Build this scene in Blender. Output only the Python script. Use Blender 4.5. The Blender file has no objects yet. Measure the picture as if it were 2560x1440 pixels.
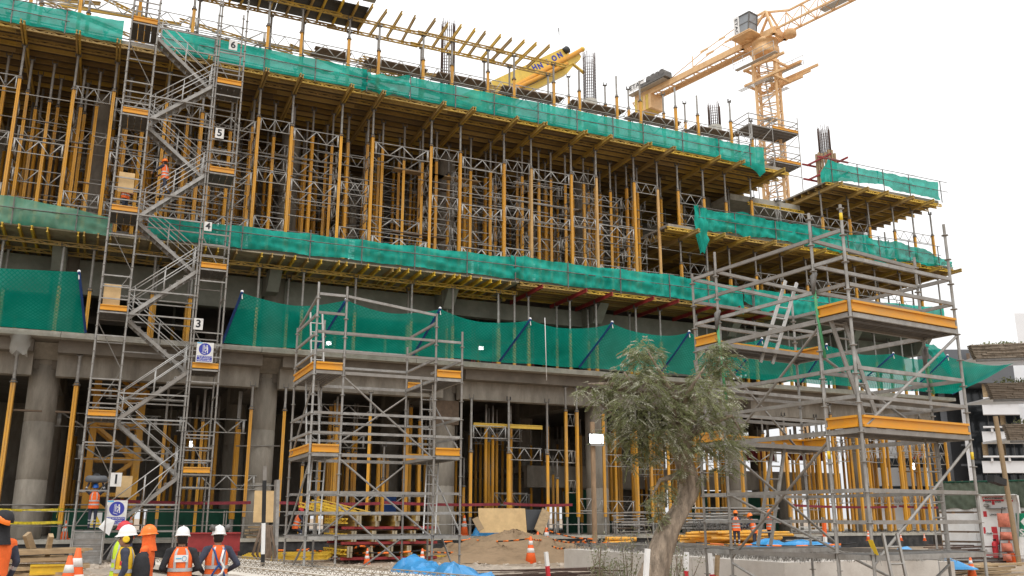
import bpy, math, random
import numpy as np
from mathutils import Vector, Matrix, Quaternion
random.seed(7)
RNG = np.random.default_rng(11)
S = bpy.context.scene
COL = S.collection
R = math.radians

# ---------------------------------------------------------------- camera
F_PX = 2260.0
PITCH = math.atan(575.0 / F_PX)
HEAD = R(24.2)
CAM_Z = 1.75
cd = bpy.data.cameras.new('camera')
cam = bpy.data.objects.new('camera', cd)
COL.objects.link(cam)
cd.sensor_width = 36.0
cd.lens = 36.0 * F_PX / 2560.0
cd.clip_start = 0.1
cd.clip_end = 3000.0
cam.location = (0, 0, CAM_Z)
cam.rotation_euler = (R(90) + PITCH, 0, -HEAD)
S.camera = cam

# ---------------------------------------------------------------- sky and light: bright overcast
wd = bpy.data.worlds.new('World')
S.world = wd
wd.use_nodes = True
wt = wd.node_tree
wt.nodes.clear()
SUN_EL, SUN_ROT = R(58), R(200)
sky = wt.nodes.new('ShaderNodeTexSky')
sky.sky_type = 'NISHITA'
sky.sun_disc = False
sky.sun_elevation = SUN_EL
sky.sun_rotation = SUN_ROT
sky.dust_density = 6.0
hs = wt.nodes.new('ShaderNodeHueSaturation')
hs.inputs['Saturation'].default_value = 0.06
tc = wt.nodes.new('ShaderNodeTexCoord')
sep = wt.nodes.new('ShaderNodeSeparateXYZ')
rmp = wt.nodes.new('ShaderNodeValToRGB')        # overcast sky: brighter towards the zenith
rmp.color_ramp.elements[0].position = 0.0
rmp.color_ramp.elements[0].color = (0.78, 0.79, 0.81, 1)
rmp.color_ramp.elements[1].position = 1.0
rmp.color_ramp.elements[1].color = (1.75, 1.75, 1.75, 1)
e = rmp.color_ramp.elements.new(0.16)
e.color = (1.03, 1.03, 1.03, 1)
mlt = wt.nodes.new('ShaderNodeMix')
mlt.data_type = 'RGBA'
mlt.blend_type = 'MULTIPLY'
mlt.inputs[0].default_value = 1.0
mlt.inputs[7].default_value = (9.6, 9.6, 9.6, 1)
mx = wt.nodes.new('ShaderNodeMix')
mx.data_type = 'RGBA'
mx.inputs[0].default_value = 0.92
bg = wt.nodes.new('ShaderNodeBackground')
bg.inputs['Strength'].default_value = 0.1
wo = wt.nodes.new('ShaderNodeOutputWorld')
L = wt.links.new
L(sky.outputs[0], hs.inputs['Color'])
L(tc.outputs['Generated'], sep.inputs[0])
L(sep.outputs['Z'], rmp.inputs[0])
L(rmp.outputs[0], mlt.inputs[6])
L(hs.outputs[0], mx.inputs[6])
L(mlt.outputs[2], mx.inputs[7])
L(mx.outputs[2], bg.inputs['Color'])
L(bg.outputs[0], wo.inputs[0])
sl = bpy.data.lights.new('sun', 'SUN')
sl.energy = 0.95
sl.angle = R(25)
sl.color = (1.0, 0.97, 0.93)
so = bpy.data.objects.new('sun', sl)
COL.objects.link(so)
so.rotation_euler = (R(90) - SUN_EL, 0, R(-20))
so.location = (0, -20, 60)
S.view_settings.view_transform = 'Standard'
S.view_settings.look = 'None'
S.view_settings.gamma = 1.0
S.view_settings.use_curve_mapping = False
S.view_settings.exposure = 0.24
S.cycles.max_bounces = 8
S.cycles.transparent_max_bounces = 12
S.cycles.use_adaptive_sampling = True
S.cycles.use_denoising = True

# ---------------------------------------------------------------- survey helper: bearing in the photograph -> point on a real plane
FW = Vector((math.sin(HEAD) * math.cos(PITCH), math.cos(HEAD) * math.cos(PITCH), math.sin(PITCH)))
RT = Vector((math.cos(HEAD), -math.sin(HEAD), 0))
UP = RT.cross(FW)
EYE = Vector((0, 0, CAM_Z))


def at(x, y, Y=None, z=None, X=None):
    r = FW + RT * ((x - 1280) / F_PX) + UP * ((720 - y) / F_PX)
    t = Y / r.y if Y is not None else ((z - CAM_Z) / r.z if z is not None else X / r.x)
    return EYE + r * t


# ---------------------------------------------------------------- materials
def mat(name, col, rough=0.7, metal=0.0, var=0.25, scale=6.0, bump=0.15, col2=None, rnd=0.0, rndcol=None, spec=0.4,
        bscale=None, stretch=None, dirt=None, dirtscale=1.2, dirtamt=0.5):
    m = bpy.data.materials.new(name)
    m.use_nodes = True
    t = m.node_tree
    N = t.nodes.new
    K = t.links.new
    b = t.nodes['Principled BSDF']
    b.inputs['Roughness'].default_value = rough
    b.inputs['Metallic'].default_value = metal
    b.inputs['Specular IOR Level'].default_value = spec
    co = N('ShaderNodeTexCoord')
    gp = N('ShaderNodeNewGeometry')
    src = gp.outputs['Position']
    if stretch:
        mp = N('ShaderNodeMapping')
        mp.inputs['Scale'].default_value = stretch
        K(src, mp.inputs[0])
        src = mp.outputs[0]
    nz = N('ShaderNodeTexNoise')
    nz.inputs['Scale'].default_value = scale
    nz.inputs['Detail'].default_value = 6
    nz.inputs['Roughness'].default_value = 0.65
    K(src, nz.inputs['Vector'])
    cr = N('ShaderNodeValToRGB')
    c2 = col2 if col2 else tuple(c * (1 - var) for c in col)
    c1 = col if col2 else tuple(min(1, c * (1 + var * 0.6)) for c in col)
    cr.color_ramp.elements[0].color = (*c2, 1)
    cr.color_ramp.elements[0].position = 0.33
    cr.color_ramp.elements[1].color = (*c1, 1)
    cr.color_ramp.elements[1].position = 0.67
    K(nz.outputs['Fac'], cr.inputs[0])
    out = cr.outputs[0]
    if dirt:
        n2 = N('ShaderNodeTexNoise')
        n2.inputs['Scale'].default_value = dirtscale
        n2.inputs['Detail'].default_value = 8
        n2.inputs['Roughness'].default_value = 0.7
        K(src, n2.inputs['Vector'])
        r2 = N('ShaderNodeValToRGB')
        r2.color_ramp.elements[0].position = 0.46
        r2.color_ramp.elements[0].color = (0, 0, 0, 1)
        r2.color_ramp.elements[1].position = 0.68
        r2.color_ramp.elements[1].color = (dirtamt, dirtamt, dirtamt, 1)
        K(n2.outputs['Fac'], r2.inputs[0])
        mm = N('ShaderNodeMix')
        mm.data_type = 'RGBA'
        K(r2.outputs[0], mm.inputs[0])
        K(out, mm.inputs[6])
        mm.inputs[7].default_value = (*dirt, 1)
        out = mm.outputs[2]
    if rnd > 0:
        oi = N('ShaderNodeObjectInfo')
        mp2 = N('ShaderNodeMath')
        mp2.operation = 'MULTIPLY'
        mp2.inputs[1].default_value = rnd
        K(oi.outputs['Random'], mp2.inputs[0])
        mm = N('ShaderNodeMix')
        mm.data_type = 'RGBA'
        K(mp2.outputs[0], mm.inputs[0])
        K(out, mm.inputs[6])
        mm.inputs[7].default_value = (*(rndcol or tuple(c * 0.55 for c in col)), 1)
        out = mm.outputs[2]
    K(out, b.inputs['Base Color'])
    if bump > 0:
        nb = N('ShaderNodeTexNoise')
        nb.inputs['Scale'].default_value = bscale or scale * 5
        nb.inputs['Detail'].default_value = 5
        K(src, nb.inputs['Vector'])
        bp = N('ShaderNodeBump')
        bp.inputs['Strength'].default_value = bump
        bp.inputs['Distance'].default_value = 0.03
        K(nb.outputs['Fac'], bp.inputs['Height'])
        K(bp.outputs[0], b.inputs['Normal'])
    return m


def cloth(name, col, trans=0.35, alpha=1.0, net=0.0, linecol=None, dirt=None):
    """woven sheet: diffuse + translucent, partly open weave; net = diamond mesh pitch in metres (uses UV in metres)"""
    m = bpy.data.materials.new(name)
    m.use_nodes = True
    t = m.node_tree
    t.nodes.clear()
    N = t.nodes.new
    K = t.links.new
    gp = N('ShaderNodeNewGeometry')
    nz = N('ShaderNodeTexNoise')
    nz.inputs['Scale'].default_value = 0.9
    nz.inputs['Detail'].default_value = 7
    K(gp.outputs['Position'], nz.inputs['Vector'])
    cr = N('ShaderNodeValToRGB')
    cr.color_ramp.elements[0].position = 0.3
    cr.color_ramp.elements[0].color = (*[c * 0.72 for c in col], 1)
    cr.color_ramp.elements[1].position = 0.72
    cr.color_ramp.elements[1].color = (*(dirt or [min(1, c * 1.12 + 0.025) for c in col]), 1)
    K(nz.outputs['Fac'], cr.inputs[0])
    colout = cr.outputs[0]
    fac = None
    if net:
        uv = N('ShaderNodeUVMap')
        mp = N('ShaderNodeMapping')
        mp.inputs['Rotation'].default_value = (0, 0, R(45))
        mp.inputs['Scale'].default_value = (1 / net, 1 / net, 1)
        K(uv.outputs[0], mp.inputs[0])
        sp = N('ShaderNodeSeparateXYZ')
        K(mp.outputs[0], sp.inputs[0])
        ls = []
        for k in (0, 1):
            fr = N('ShaderNodeMath')
            fr.operation = 'FRACT'
            K(sp.outputs[k], fr.inputs[0])
            lt = N('ShaderNodeMath')
            lt.operation = 'LESS_THAN'
            lt.inputs[1].default_value = 0.22
            K(fr.outputs[0], lt.inputs[0])
            ls.append(lt)
        mxm = N('ShaderNodeMath')
        mxm.operation = 'MAXIMUM'
        K(ls[0].outputs[0], mxm.inputs[0])
        K(ls[1].outputs[0], mxm.inputs[1])
        fac = mxm.outputs[0]
        mm = N('ShaderNodeMix')
        mm.data_type = 'RGBA'
        K(fac, mm.inputs[0])
        K(colout, mm.inputs[6])
        mm.inputs[7].default_value = (*(linecol or [c * 0.5 for c in col]), 1)
        colout = mm.outputs[2]
    df = N('ShaderNodeBsdfDiffuse')
    tr = N('ShaderNodeBsdfTranslucent')
    K(colout, df.inputs[0])
    K(colout, tr.inputs[0])
    m1 = N('ShaderNodeMixShader')
    m1.inputs[0].default_value = trans
    K(df.outputs[0], m1.inputs[1])
    K(tr.outputs[0], m1.inputs[2])
    out = m1.outputs[0]
    if alpha < 1:
        tp = N('ShaderNodeBsdfTransparent')
        m2 = N('ShaderNodeMixShader')
        if fac is not None:
            a = N('ShaderNodeMath')
            a.operation = 'MULTIPLY_ADD'
            a.inputs[1].default_value = 1 - alpha
            a.inputs[2].default_value = alpha
            K(fac, a.inputs[0])
            K(a.outputs[0], m2.inputs[0])
        else:
            m2.inputs[0].default_value = alpha
        K(tp.outputs[0], m2.inputs[1])
        K(out, m2.inputs[2])
        out = m2.outputs[0]
    o = N('ShaderNodeOutputMaterial')
    K(out, o.inputs[0])
    return m


def emit(name, col, st):
    m = bpy.data.materials.new(name)
    m.use_nodes = True
    b = m.node_tree.nodes['Principled BSDF']
    b.inputs['Base Color'].default_value = (*col, 1)
    b.inputs['Emission Color'].default_value = (*col, 1)
    b.inputs['Emission Strength'].default_value = st
    return m


M = {}
M['galv'] = mat('galvanised_steel', (0.37, 0.36, 0.34), 0.5, 0.25, 0.3, 5, 0.1, rnd=0.7, rndcol=(0.2, 0.175, 0.15), dirt=(0.2, 0.16, 0.12), dirtscale=3)
M['galv_frame'] = mat('frame_steel', (0.43, 0.42, 0.4), 0.5, 0.3, 0.3, 5, 0.05, rnd=0.6, rndcol=(0.26, 0.24, 0.21))
M['galv_dark'] = mat('weathered_steel', (0.17, 0.16, 0.15), 0.6, 0.3, 0.3, 5, 0.1, rnd=0.4)
M['alu'] = mat('pale_aluminium', (0.5, 0.49, 0.47), 0.45, 0.3, 0.15, 5, 0.05, rnd=0.4, rndcol=(0.4, 0.38, 0.34))
M['prop'] = mat('yellow_prop_paint', (0.75, 0.37, 0.035), 0.5, 0, 0.15, 3, 0.05, rnd=0.55, rndcol=(0.52, 0.235, 0.03), dirt=(0.4, 0.29, 0.16), dirtscale=2.6, dirtamt=0.75, stretch=(1, 1, 0.3))
M['prop_pale'] = mat('faded_prop_paint', (0.66, 0.4, 0.15), 0.6, 0, 0.2, 3, 0.05, rnd=0.5, dirt=(0.4, 0.28, 0.15), stretch=(1, 1, 0.35))
M['toe'] = mat('amber_toe_board', (0.72, 0.325, 0.015), 0.5, 0, 0.12, 3, 0.04, rnd=0.35, rndcol=(0.62, 0.27, 0.04), dirt=(0.45, 0.3, 0.13), dirtscale=3.5, dirtamt=0.6, stretch=(0.4, 1, 1))
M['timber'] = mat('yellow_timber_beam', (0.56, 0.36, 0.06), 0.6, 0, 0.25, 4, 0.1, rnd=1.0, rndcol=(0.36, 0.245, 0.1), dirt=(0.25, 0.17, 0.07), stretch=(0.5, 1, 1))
M['joist'] = mat('shaded_joist_timber', (0.3, 0.185, 0.045), 0.65, 0, 0.3, 4, 0.1, rnd=0.9, rndcol=(0.15, 0.1, 0.05), dirt=(0.14, 0.1, 0.05), stretch=(0.5, 1, 1))  # darker copy of the beam timber, soffit shade put into its colour
M['timber_bright'] = mat('fresh_yellow_beam', (0.7, 0.45, 0.03), 0.55, 0, 0.2, 4, 0.1, rnd=0.6, rndcol=(0.5, 0.33, 0.08))
M['wood'] = mat('pale_plank_wood', (0.42, 0.3, 0.17), 0.75, 0, 0.35, 5, 0.2, rnd=0.9, rndcol=(0.27, 0.19, 0.11), stretch=(1, 1, 3))
M['wood_dark'] = mat('dark_plank_wood', (0.18, 0.125, 0.085), 0.8, 0, 0.35, 5, 0.2, rnd=0.5)
M['ply'] = mat('plywood', (0.62, 0.43, 0.21), 0.65, 0, 0.14, 3, 0.05, dirt=(0.4, 0.25, 0.12), dirtamt=0.4)
M['ply_dark'] = mat('film_faced_plywood', (0.13, 0.095, 0.06), 0.55, 0, 0.3, 2, 0.05, rnd=0.4)
M['ply_black'] = mat('black_panel', (0.035, 0.034, 0.033), 0.5, 0, 0.4, 3, 0.05)
M['ply_pale'] = mat('pale_deck_edge', (0.34, 0.29, 0.2), 0.7, 0, 0.3, 3, 0.1)
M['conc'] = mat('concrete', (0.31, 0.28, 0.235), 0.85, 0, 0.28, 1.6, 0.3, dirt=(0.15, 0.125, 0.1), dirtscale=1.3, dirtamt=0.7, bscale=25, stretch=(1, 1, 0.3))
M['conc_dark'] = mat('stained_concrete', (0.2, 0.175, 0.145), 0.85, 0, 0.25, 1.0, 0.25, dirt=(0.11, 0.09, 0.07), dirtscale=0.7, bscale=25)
M['conc_green'] = mat('fresh_concrete_wall', (0.24, 0.235, 0.2), 0.85, 0, 0.25, 1.0, 0.25, dirt=(0.15, 0.145, 0.12), dirtscale=0.7, bscale=25)
M['conc_edge'] = mat('slab_edge_concrete', (0.4, 0.38, 0.33), 0.85, 0, 0.25, 2.0, 0.4, dirt=(0.25, 0.22, 0.17), dirtscale=2.5, bscale=20)
M['conc_white'] = mat('precast_concrete', (0.56, 0.52, 0.47), 0.85, 0, 0.12, 1.0, 0.2, dirt=(0.4, 0.35, 0.3), dirtscale=1.3, bscale=25)
M['conc_pale'] = mat('pale_precast_top', (0.62, 0.57, 0.5), 0.85, 0, 0.12, 1.5, 0.2, dirt=(0.42, 0.36, 0.3), dirtscale=1.6, bscale=25)
M['tar'] = mat('black_damp_proofing', (0.022, 0.022, 0.023), 0.6, 0, 0.4, 2, 0.2, dirt=(0.12, 0.11, 0.1), dirtscale=2, dirtamt=0.4)
M['earth'] = mat('dry_earth', (0.37, 0.29, 0.215), 0.95, 0, 0.3, 0.7, 0.7, col2=(0.24, 0.185, 0.135), bscale=9)
M['sand'] = mat('damp_sand', (0.29, 0.2, 0.12), 0.95, 0, 0.25, 1.2, 0.8, bscale=9, dirt=(0.19, 0.13, 0.08))
M['stone'] = mat('broken_stone', (0.42, 0.35, 0.28), 0.9, 0, 0.3, 4, 0.4, rnd=0.5)
M['red'] = mat('red_steel', (0.33, 0.035, 0.035), 0.5, 0, 0.3, 4, 0.1, rnd=0.4)
M['rust'] = mat('rusty_rebar', (0.1, 0.06, 0.045), 0.8, 0.2, 0.4, 8, 0.1, rnd=0.4)
M['blue'] = mat('blue_net_arm', (0.015, 0.065, 0.24), 0.5, 0, 0.2, 4, 0.05)
M['tarp'] = mat('blue_tarpaulin', (0.04, 0.26, 0.55), 0.32, 0, 0.2, 3, 0.15, spec=0.6, bscale=6)
M['orange'] = mat('safety_orange', (0.86, 0.135, 0.02), 0.5, 0, 0.1, 5, 0.03, rnd=0.3, rndcol=(0.75, 0.14, 0.05))
M['orange_cloth'] = mat('orange_cloth', (0.85, 0.15, 0.03), 0.85, 0, 0.15, 9, 0.3)
M['hat_orange'] = mat('orange_plastic', (0.9, 0.2, 0.02), 0.3, 0, 0.05, 5, 0)
M['white'] = mat('white_paint', (0.78, 0.77, 0.75), 0.45, 0, 0.06, 4, 0.02)
M['white_band'] = mat('reflective_white', (0.72, 0.7, 0.67), 0.45, 0, 0.12, 8, 0.02, dirt=(0.5, 0.42, 0.36), dirtamt=0.4)
M['black'] = mat('black_rubber', (0.02, 0.02, 0.02), 0.6, 0, 0.3, 5, 0.05)
M['yellow'] = mat('yellow_plastic', (0.8, 0.55, 0.03), 0.4, 0, 0.1, 5, 0.02)
M['navy'] = mat('navy_cloth', (0.045, 0.05, 0.075), 0.9, 0, 0.35, 7, 0.35, bscale=18)
M['charcoal'] = mat('charcoal_cloth', (0.025, 0.025, 0.028), 0.9, 0, 0.3, 7, 0.3, bscale=18)
M['skin'] = mat('skin', (0.36, 0.19, 0.12), 0.55, 0, 0.12, 9, 0.05)
M['hair'] = mat('dark_hair', (0.015, 0.012, 0.01), 0.6, 0, 0.3, 30, 0.2)
M['rescue'] = mat('faded_rescue_orange', (0.62, 0.2, 0.13), 0.7, 0, 0.25, 6, 0.3)
M['helmblue'] = mat('blue_helmet_plastic', (0.02, 0.13, 0.5), 0.35, 0, 0.05, 5, 0)
M['wire'] = mat('rusty_pale_wire', (0.34, 0.28, 0.21), 0.7, 0.1, 0.3, 9, 0)
M['wood_post'] = mat('brown_timber_pole', (0.3, 0.2, 0.12), 0.85, 0, 0.35, 6, 0.3, stretch=(1, 1, 0.2))
M['lime'] = mat('lime_cloth', (0.55, 0.75, 0.04), 0.8, 0, 0.12, 9, 0.2)
M['amber_cloth'] = mat('yellow_cloth', (0.75, 0.46, 0.02), 0.8, 0, 0.15, 9, 0.2)
M['grey_band'] = mat('silver_tape', (0.46, 0.46, 0.46), 0.4, 0.2, 0.1, 12, 0.02)
M['plate'] = mat('scuffed_white_plate', (0.7, 0.69, 0.66), 0.5, 0, 0.08, 6, 0.02, dirt=(0.42, 0.38, 0.33), dirtscale=5, dirtamt=0.5)
M['signblue'] = mat('sign_blue', (0.04, 0.05, 0.33), 0.5, 0, 0.05, 5, 0)
M['cyan'] = mat('light_blue_print', (0.1, 0.42, 0.65), 0.5, 0, 0.05, 5, 0)
M['signgreen'] = mat('sign_green', (0.0, 0.24, 0.12), 0.5, 0, 0.05, 5, 0)
M['signred'] = mat('sign_red', (0.55, 0.03, 0.04), 0.5, 0, 0.08, 5, 0)
M['text'] = mat('black_print', (0.02, 0.02, 0.022), 0.6, 0, 0.05, 5, 0)
M['crane'] = mat('crane_hazed_orange', (0.78, 0.5, 0.25), 0.5, 0, 0.15, 2, 0.03, dirt=(0.5, 0.28, 0.12), dirtamt=0.4)  # orange made paler: distance haze is put into the paint colour
M['boom'] = mat('boom_yellow_paint', (0.74, 0.52, 0.09), 0.45, 0, 0.15, 1.5, 0.03, dirt=(0.4, 0.26, 0.06), dirtamt=0.5)
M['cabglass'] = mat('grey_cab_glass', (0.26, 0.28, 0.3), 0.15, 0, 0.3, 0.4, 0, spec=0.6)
M['glass'] = mat('dark_window_glass', (0.03, 0.035, 0.04), 0.12, 0, 0.3, 0.4, 0, spec=0.6)
M['bwhite'] = mat('white_facade', (0.74, 0.74, 0.75), 0.7, 0, 0.04, 0.5, 0.02)
M['bgrey'] = mat('grey_facade', (0.13, 0.135, 0.145), 0.7, 0, 0.12, 0.4, 0.05)
M['bdark'] = mat('dark_facade', (0.05, 0.052, 0.056), 0.45, 0, 0.2, 0.4, 0.02)
M['cladstone'] = mat('stacked_stone', (0.3, 0.245, 0.19), 0.9, 0, 0.35, 4, 0.4, rnd=0.8, rndcol=(0.2, 0.16, 0.125))
M['bark'] = mat('fibrous_bark', (0.28, 0.22, 0.165), 0.95, 0, 0.5, 10, 1.0, stretch=(1, 1, 0.2), bscale=35)


M['olive'] = mat('olive_hoarding_cloth', (0.085, 0.105, 0.075), 0.9, 0, 0.25, 1.2, 0.3, bscale=4)
M['sheet'] = mat('white_profiled_sheet', (0.66, 0.66, 0.65), 0.45, 0, 0.08, 2, 0.03, dirt=(0.45, 0.38, 0.3), dirtamt=0.35)
M['darkgreen'] = mat('dark_green_netting', (0.008, 0.06, 0.035), 0.9, 0, 0.25, 1.5, 0.2)
M['tapeyellow'] = mat('yellow_barrier_tape', (0.6, 0.46, 0.02), 0.6, 0, 0.6, 9, 0)
M['redtape'] = mat('red_barrier_mesh', (0.2, 0.02, 0.03), 0.7, 0, 0.4, 6, 0)
M['plastic'] = cloth('clear_plastic', (0.6, 0.58, 0.54), 0.4, 0.55)
M['floodlight'] = emit('lit_lamp', (1.0, 1.0, 1.0), 6.0)
M['green_sheet'] = cloth('green_debris_sheet', (0.016, 0.44, 0.345), 0.32, 0.93)
M['green_old'] = cloth('faded_green_sheet', (0.09, 0.42, 0.3), 0.35, 0.86, dirt=(0.24, 0.45, 0.33))
M['catch'] = cloth('green_catch_net', (0.01, 0.5, 0.385), 0.42, 0.68, net=0.13, linecol=(0.004, 0.27, 0.2))
M['leaf'] = cloth('grey_green_leaf', (0.255, 0.275, 0.135), 0.4)
M['leaf_pale'] = cloth('pale_leaf', (0.47, 0.465, 0.36), 0.35)
M['pink'] = cloth('magenta_net', (0.4, 0.05, 0.12), 0.4, 0.75)


# ---------------------------------------------------------------- objects
WL = {}


def wpos(o):
    return WL.get(o.name, Vector((0, 0, 0))) if o else Vector((0, 0, 0))


def tag(o, label=None, cat=None, group=None, kind=None):
    if label: o['label'] = label
    if cat: o['category'] = cat
    if group: o['group'] = group
    if kind: o['kind'] = kind
    return o


def thing(name, label, cat, loc=(0, 0, 0), group=None, rotz=0):
    o = bpy.data.objects.new(name, None)
    COL.objects.link(o)
    o.empty_display_size = 0.2
    o.location = loc
    o.rotation_euler = (0, 0, rotz)
    WL[o.name] = Vector(loc)
    return tag(o, label, cat, group)


def put(name, mesh, parent=None, loc=(0, 0, 0)):
    o = bpy.data.objects.new(name, mesh)
    COL.objects.link(o)
    if parent:
        o.parent = parent
        WL[o.name] = wpos(parent)
    o.location = loc
    return o


class MB:
    def __init__(self):
        self.v, self.f, self.m, self.s, self.uv = [], [], [], [], None

    def add(self, vs, fs, mi=0, sm=False):
        n = len(self.v)
        self.v.extend([tuple(p) for p in vs])
        for f in fs:
            self.f.append([i + n for i in f])
            self.m.append(mi)
            self.s.append(sm)
        return self

    def box(self, x0, x1, y0, y1, z0, z1, mi=0):
        vs = [(x, y, z) for z in (z0, z1) for y in (y0, y1) for x in (x0, x1)]
        return self.add(vs, [(0, 2, 3, 1), (4, 5, 7, 6), (0, 1, 5, 4), (2, 6, 7, 3), (0, 4, 6, 2), (1, 3, 7, 5)], mi)

    def bar(self, p, q, w, h, mi=0, up=(0, 0, 1)):
        p, q = Vector(p), Vector(q)
        d = (q - p).normalized()
        a = d.cross(Vector(up))
        if a.length < 1e-3: a = d.cross(Vector((1, 0, 0)))
        a = a.normalized() * (w / 2)
        b = a.cross(d).normalized() * (h / 2)
        vs = [p - a - b, p + a - b, p + a + b, p - a + b, q - a - b, q + a - b, q + a + b, q - a + b]
        return self.add(vs, [(0, 3, 2, 1), (4, 5, 6, 7), (0, 1, 5, 4), (1, 2, 6, 5), (2, 3, 7, 6), (3, 0, 4, 7)][::1], mi)

    def tube(self, p, q, r, n=6, r2=None, mi=0):
        p, q = Vector(p), Vector(q)
        return self.path([p, q], [r, r if r2 is None else r2], n, mi)

    def path(self, pts, rs, n=6, mi=0, caps=True):
        pts = [Vector(p) for p in pts]
        if not hasattr(rs, '__len__'): rs = [rs] * len(pts)
        vs, fs = [], []
        a = None
        for i, p in enumerate(pts):
            d = (pts[min(i + 1, len(pts) - 1)] - pts[max(i - 1, 0)]).normalized()
            if a is None:
                a = d.cross(Vector((0.31, 0.2, 0.93)))
                if a.length < 0.05: a = d.cross(Vector((1, 0, 0)))
            else:
                a = a - d * a.dot(d)
            a.normalize()
            b = d.cross(a)
            for k in range(n):
                t = 2 * math.pi * k / n
                vs.append(p + (a * math.cos(t) + b * math.sin(t)) * rs[i])
        for i in range(len(pts) - 1):
            for k in range(n):
                k2 = (k + 1) % n
                fs.append((i * n + k, i * n + k2, (i + 1) * n + k2, (i + 1) * n + k))
        self.add(vs, fs, mi, True)
        if caps:
            m = len(self.v) - len(vs)
            for f in ([m + k for k in range(n)][::-1], [m + (len(pts) - 1) * n + k for k in range(n)]):
                self.f.append(f)
                self.m.append(mi)
                self.s.append(False)
        return self

    def loft(self, rings, mi=0, sm=True, caps=True):
        n = len(rings[0])
        vs = [p for r in rings for p in r]
        fs = []
        for i in range(len(rings) - 1):
            for k in range(n):
                k2 = (k + 1) % n
                fs.append((i * n + k, i * n + k2, (i + 1) * n + k2, (i + 1) * n + k))
        b = len(self.v)
        self.add(vs, fs, mi, sm)
        if caps:
            for f in ([b + k for k in range(n)][::-1], [b + (len(rings) - 1) * n + k for k in range(n)]):
                self.f.append(f)
                self.m.append(mi)
                self.s.append(False)
        return self

    def lathe(self, prof, n=12, c=(0, 0, 0), mi=0, sm=True, sx=1, sy=1):
        c = Vector(c)
        rings = [[c + Vector((r * sx * math.cos(2 * math.pi * k / n), r * sy * math.sin(2 * math.pi * k / n), z)) for k in range(n)] for r, z in prof]
        return self.loft(rings, mi, sm)

    def ball(self, c, rx, ry=None, rz=None, n=10, mi=0):
        ry = ry or rx
        rz = rz or rx
        prof = [(max(math.sin(math.pi * i / n), 0.02), -rz * math.cos(math.pi * i / n)) for i in range(n + 1)]
        return self.lathe(prof, n + 2, c, mi, True, rx, ry)

    def grid(self, P, mi=0, sm=True, uv=None):
        h, w = len(P), len(P[0])
        fs = [(j * w + i, j * w + i + 1, (j + 1) * w + i + 1, (j + 1) * w + i) for j in range(h - 1) for i in range(w - 1)]
        self.add([p for r in P for p in r], fs, mi, sm)
        if uv is not None: self.uv = [q for r in uv for q in r]
        return self

    def mesh(self, name, mats, org=None):
        me = bpy.data.meshes.new(name)
        if org is not None:
            v = [(p[0] - org[0], p[1] - org[1], p[2] - org[2]) for p in self.v]
        else:
            v = self.v
        me.from_pydata(v, [], self.f)
        for m in (mats if isinstance(mats, (list, tuple)) else [mats]):
            me.materials.append(M[m] if isinstance(m, str) else m)
        me.polygons.foreach_set('material_index', self.m)
        me.polygons.foreach_set('use_smooth', self.s)
        if self.uv:
            ul = me.uv_layers.new(name='UVMap')
            li = [0] * len(me.loops)
            me.loops.foreach_get('vertex_index', li)
            flat = []
            for i in li: flat.extend(self.uv[i])
            ul.data.foreach_set('uv', flat)
        me.update()
        return me

    def build(self, name, mats, parent=None):
        return put(name, self.mesh(name, mats, wpos(parent) if parent else None), parent)

    def solo(self, name, mats, label, cat, group=None, kind=None, loc=None):
        """a top-level thing that is one mesh, origin at loc"""
        if loc is None:
            a = np.array(self.v)
            loc = (float(a[:, 0].mean()), float(a[:, 1].mean()), float(a[:, 2].min()))
        o = put(name, self.mesh(name, mats, loc), None, loc)
        WL[o.name] = Vector(loc)
        return tag(o, label, cat, group, kind)


_unit = {}


def unit(kind, m, n=6):
    k = (kind, m, n)
    if k not in _unit:
        b = MB()
        if kind == 'tube': b.tube((0, 0, 0), (0, 0, 1), 1, n)
        elif kind == 'bar': b.box(-0.5, 0.5, -0.5, 0.5, 0, 1)
        elif kind == 'box': b.box(-0.5, 0.5, -0.5, 0.5, -0.5, 0.5)
        _unit[k] = b.mesh(kind, m)
    return _unit[k]


def orient(d, up=(0, 0, 1)):
    d = Vector(d).normalized()
    a = Vector(up).cross(d)
    if a.length < 1e-3: a = Vector((1, 0, 0)).cross(d)
    if a.length < 1e-3: a = Vector((0, 1, 0)).cross(d)
    a.normalize()
    b = d.cross(a)
    return Matrix((a, b, d)).transposed().to_euler()


def rod(name, p, q, r, m, parent=None, n=6):
    p, q = Vector(p), Vector(q)
    o = put(name, unit('tube', m, n), parent, p - wpos(parent))
    o.rotation_euler = orient(q - p)
    o.scale = (r, r, (q - p).length)
    return o


def barp(name, p, q, w, h, m, parent=None):
    """flat bar from p to q, w wide (horizontal), h high"""
    p, q = Vector(p), Vector(q)
    o = put(name, unit('bar', m), parent, p - wpos(parent))
    o.rotation_euler = orient(q - p)
    o.scale = (w, h, (q - p).length)
    return o


def boxp(name, x0, x1, y0, y1, z0, z1, m, parent=None):
    w = wpos(parent)
    o = put(name, unit('box', m), parent, ((x0 + x1) / 2 - w.x, (y0 + y1) / 2 - w.y, (z0 + z1) / 2 - w.z))
    o.scale = (abs(x1 - x0), abs(y1 - y0), abs(z1 - z0))
    return o


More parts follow.
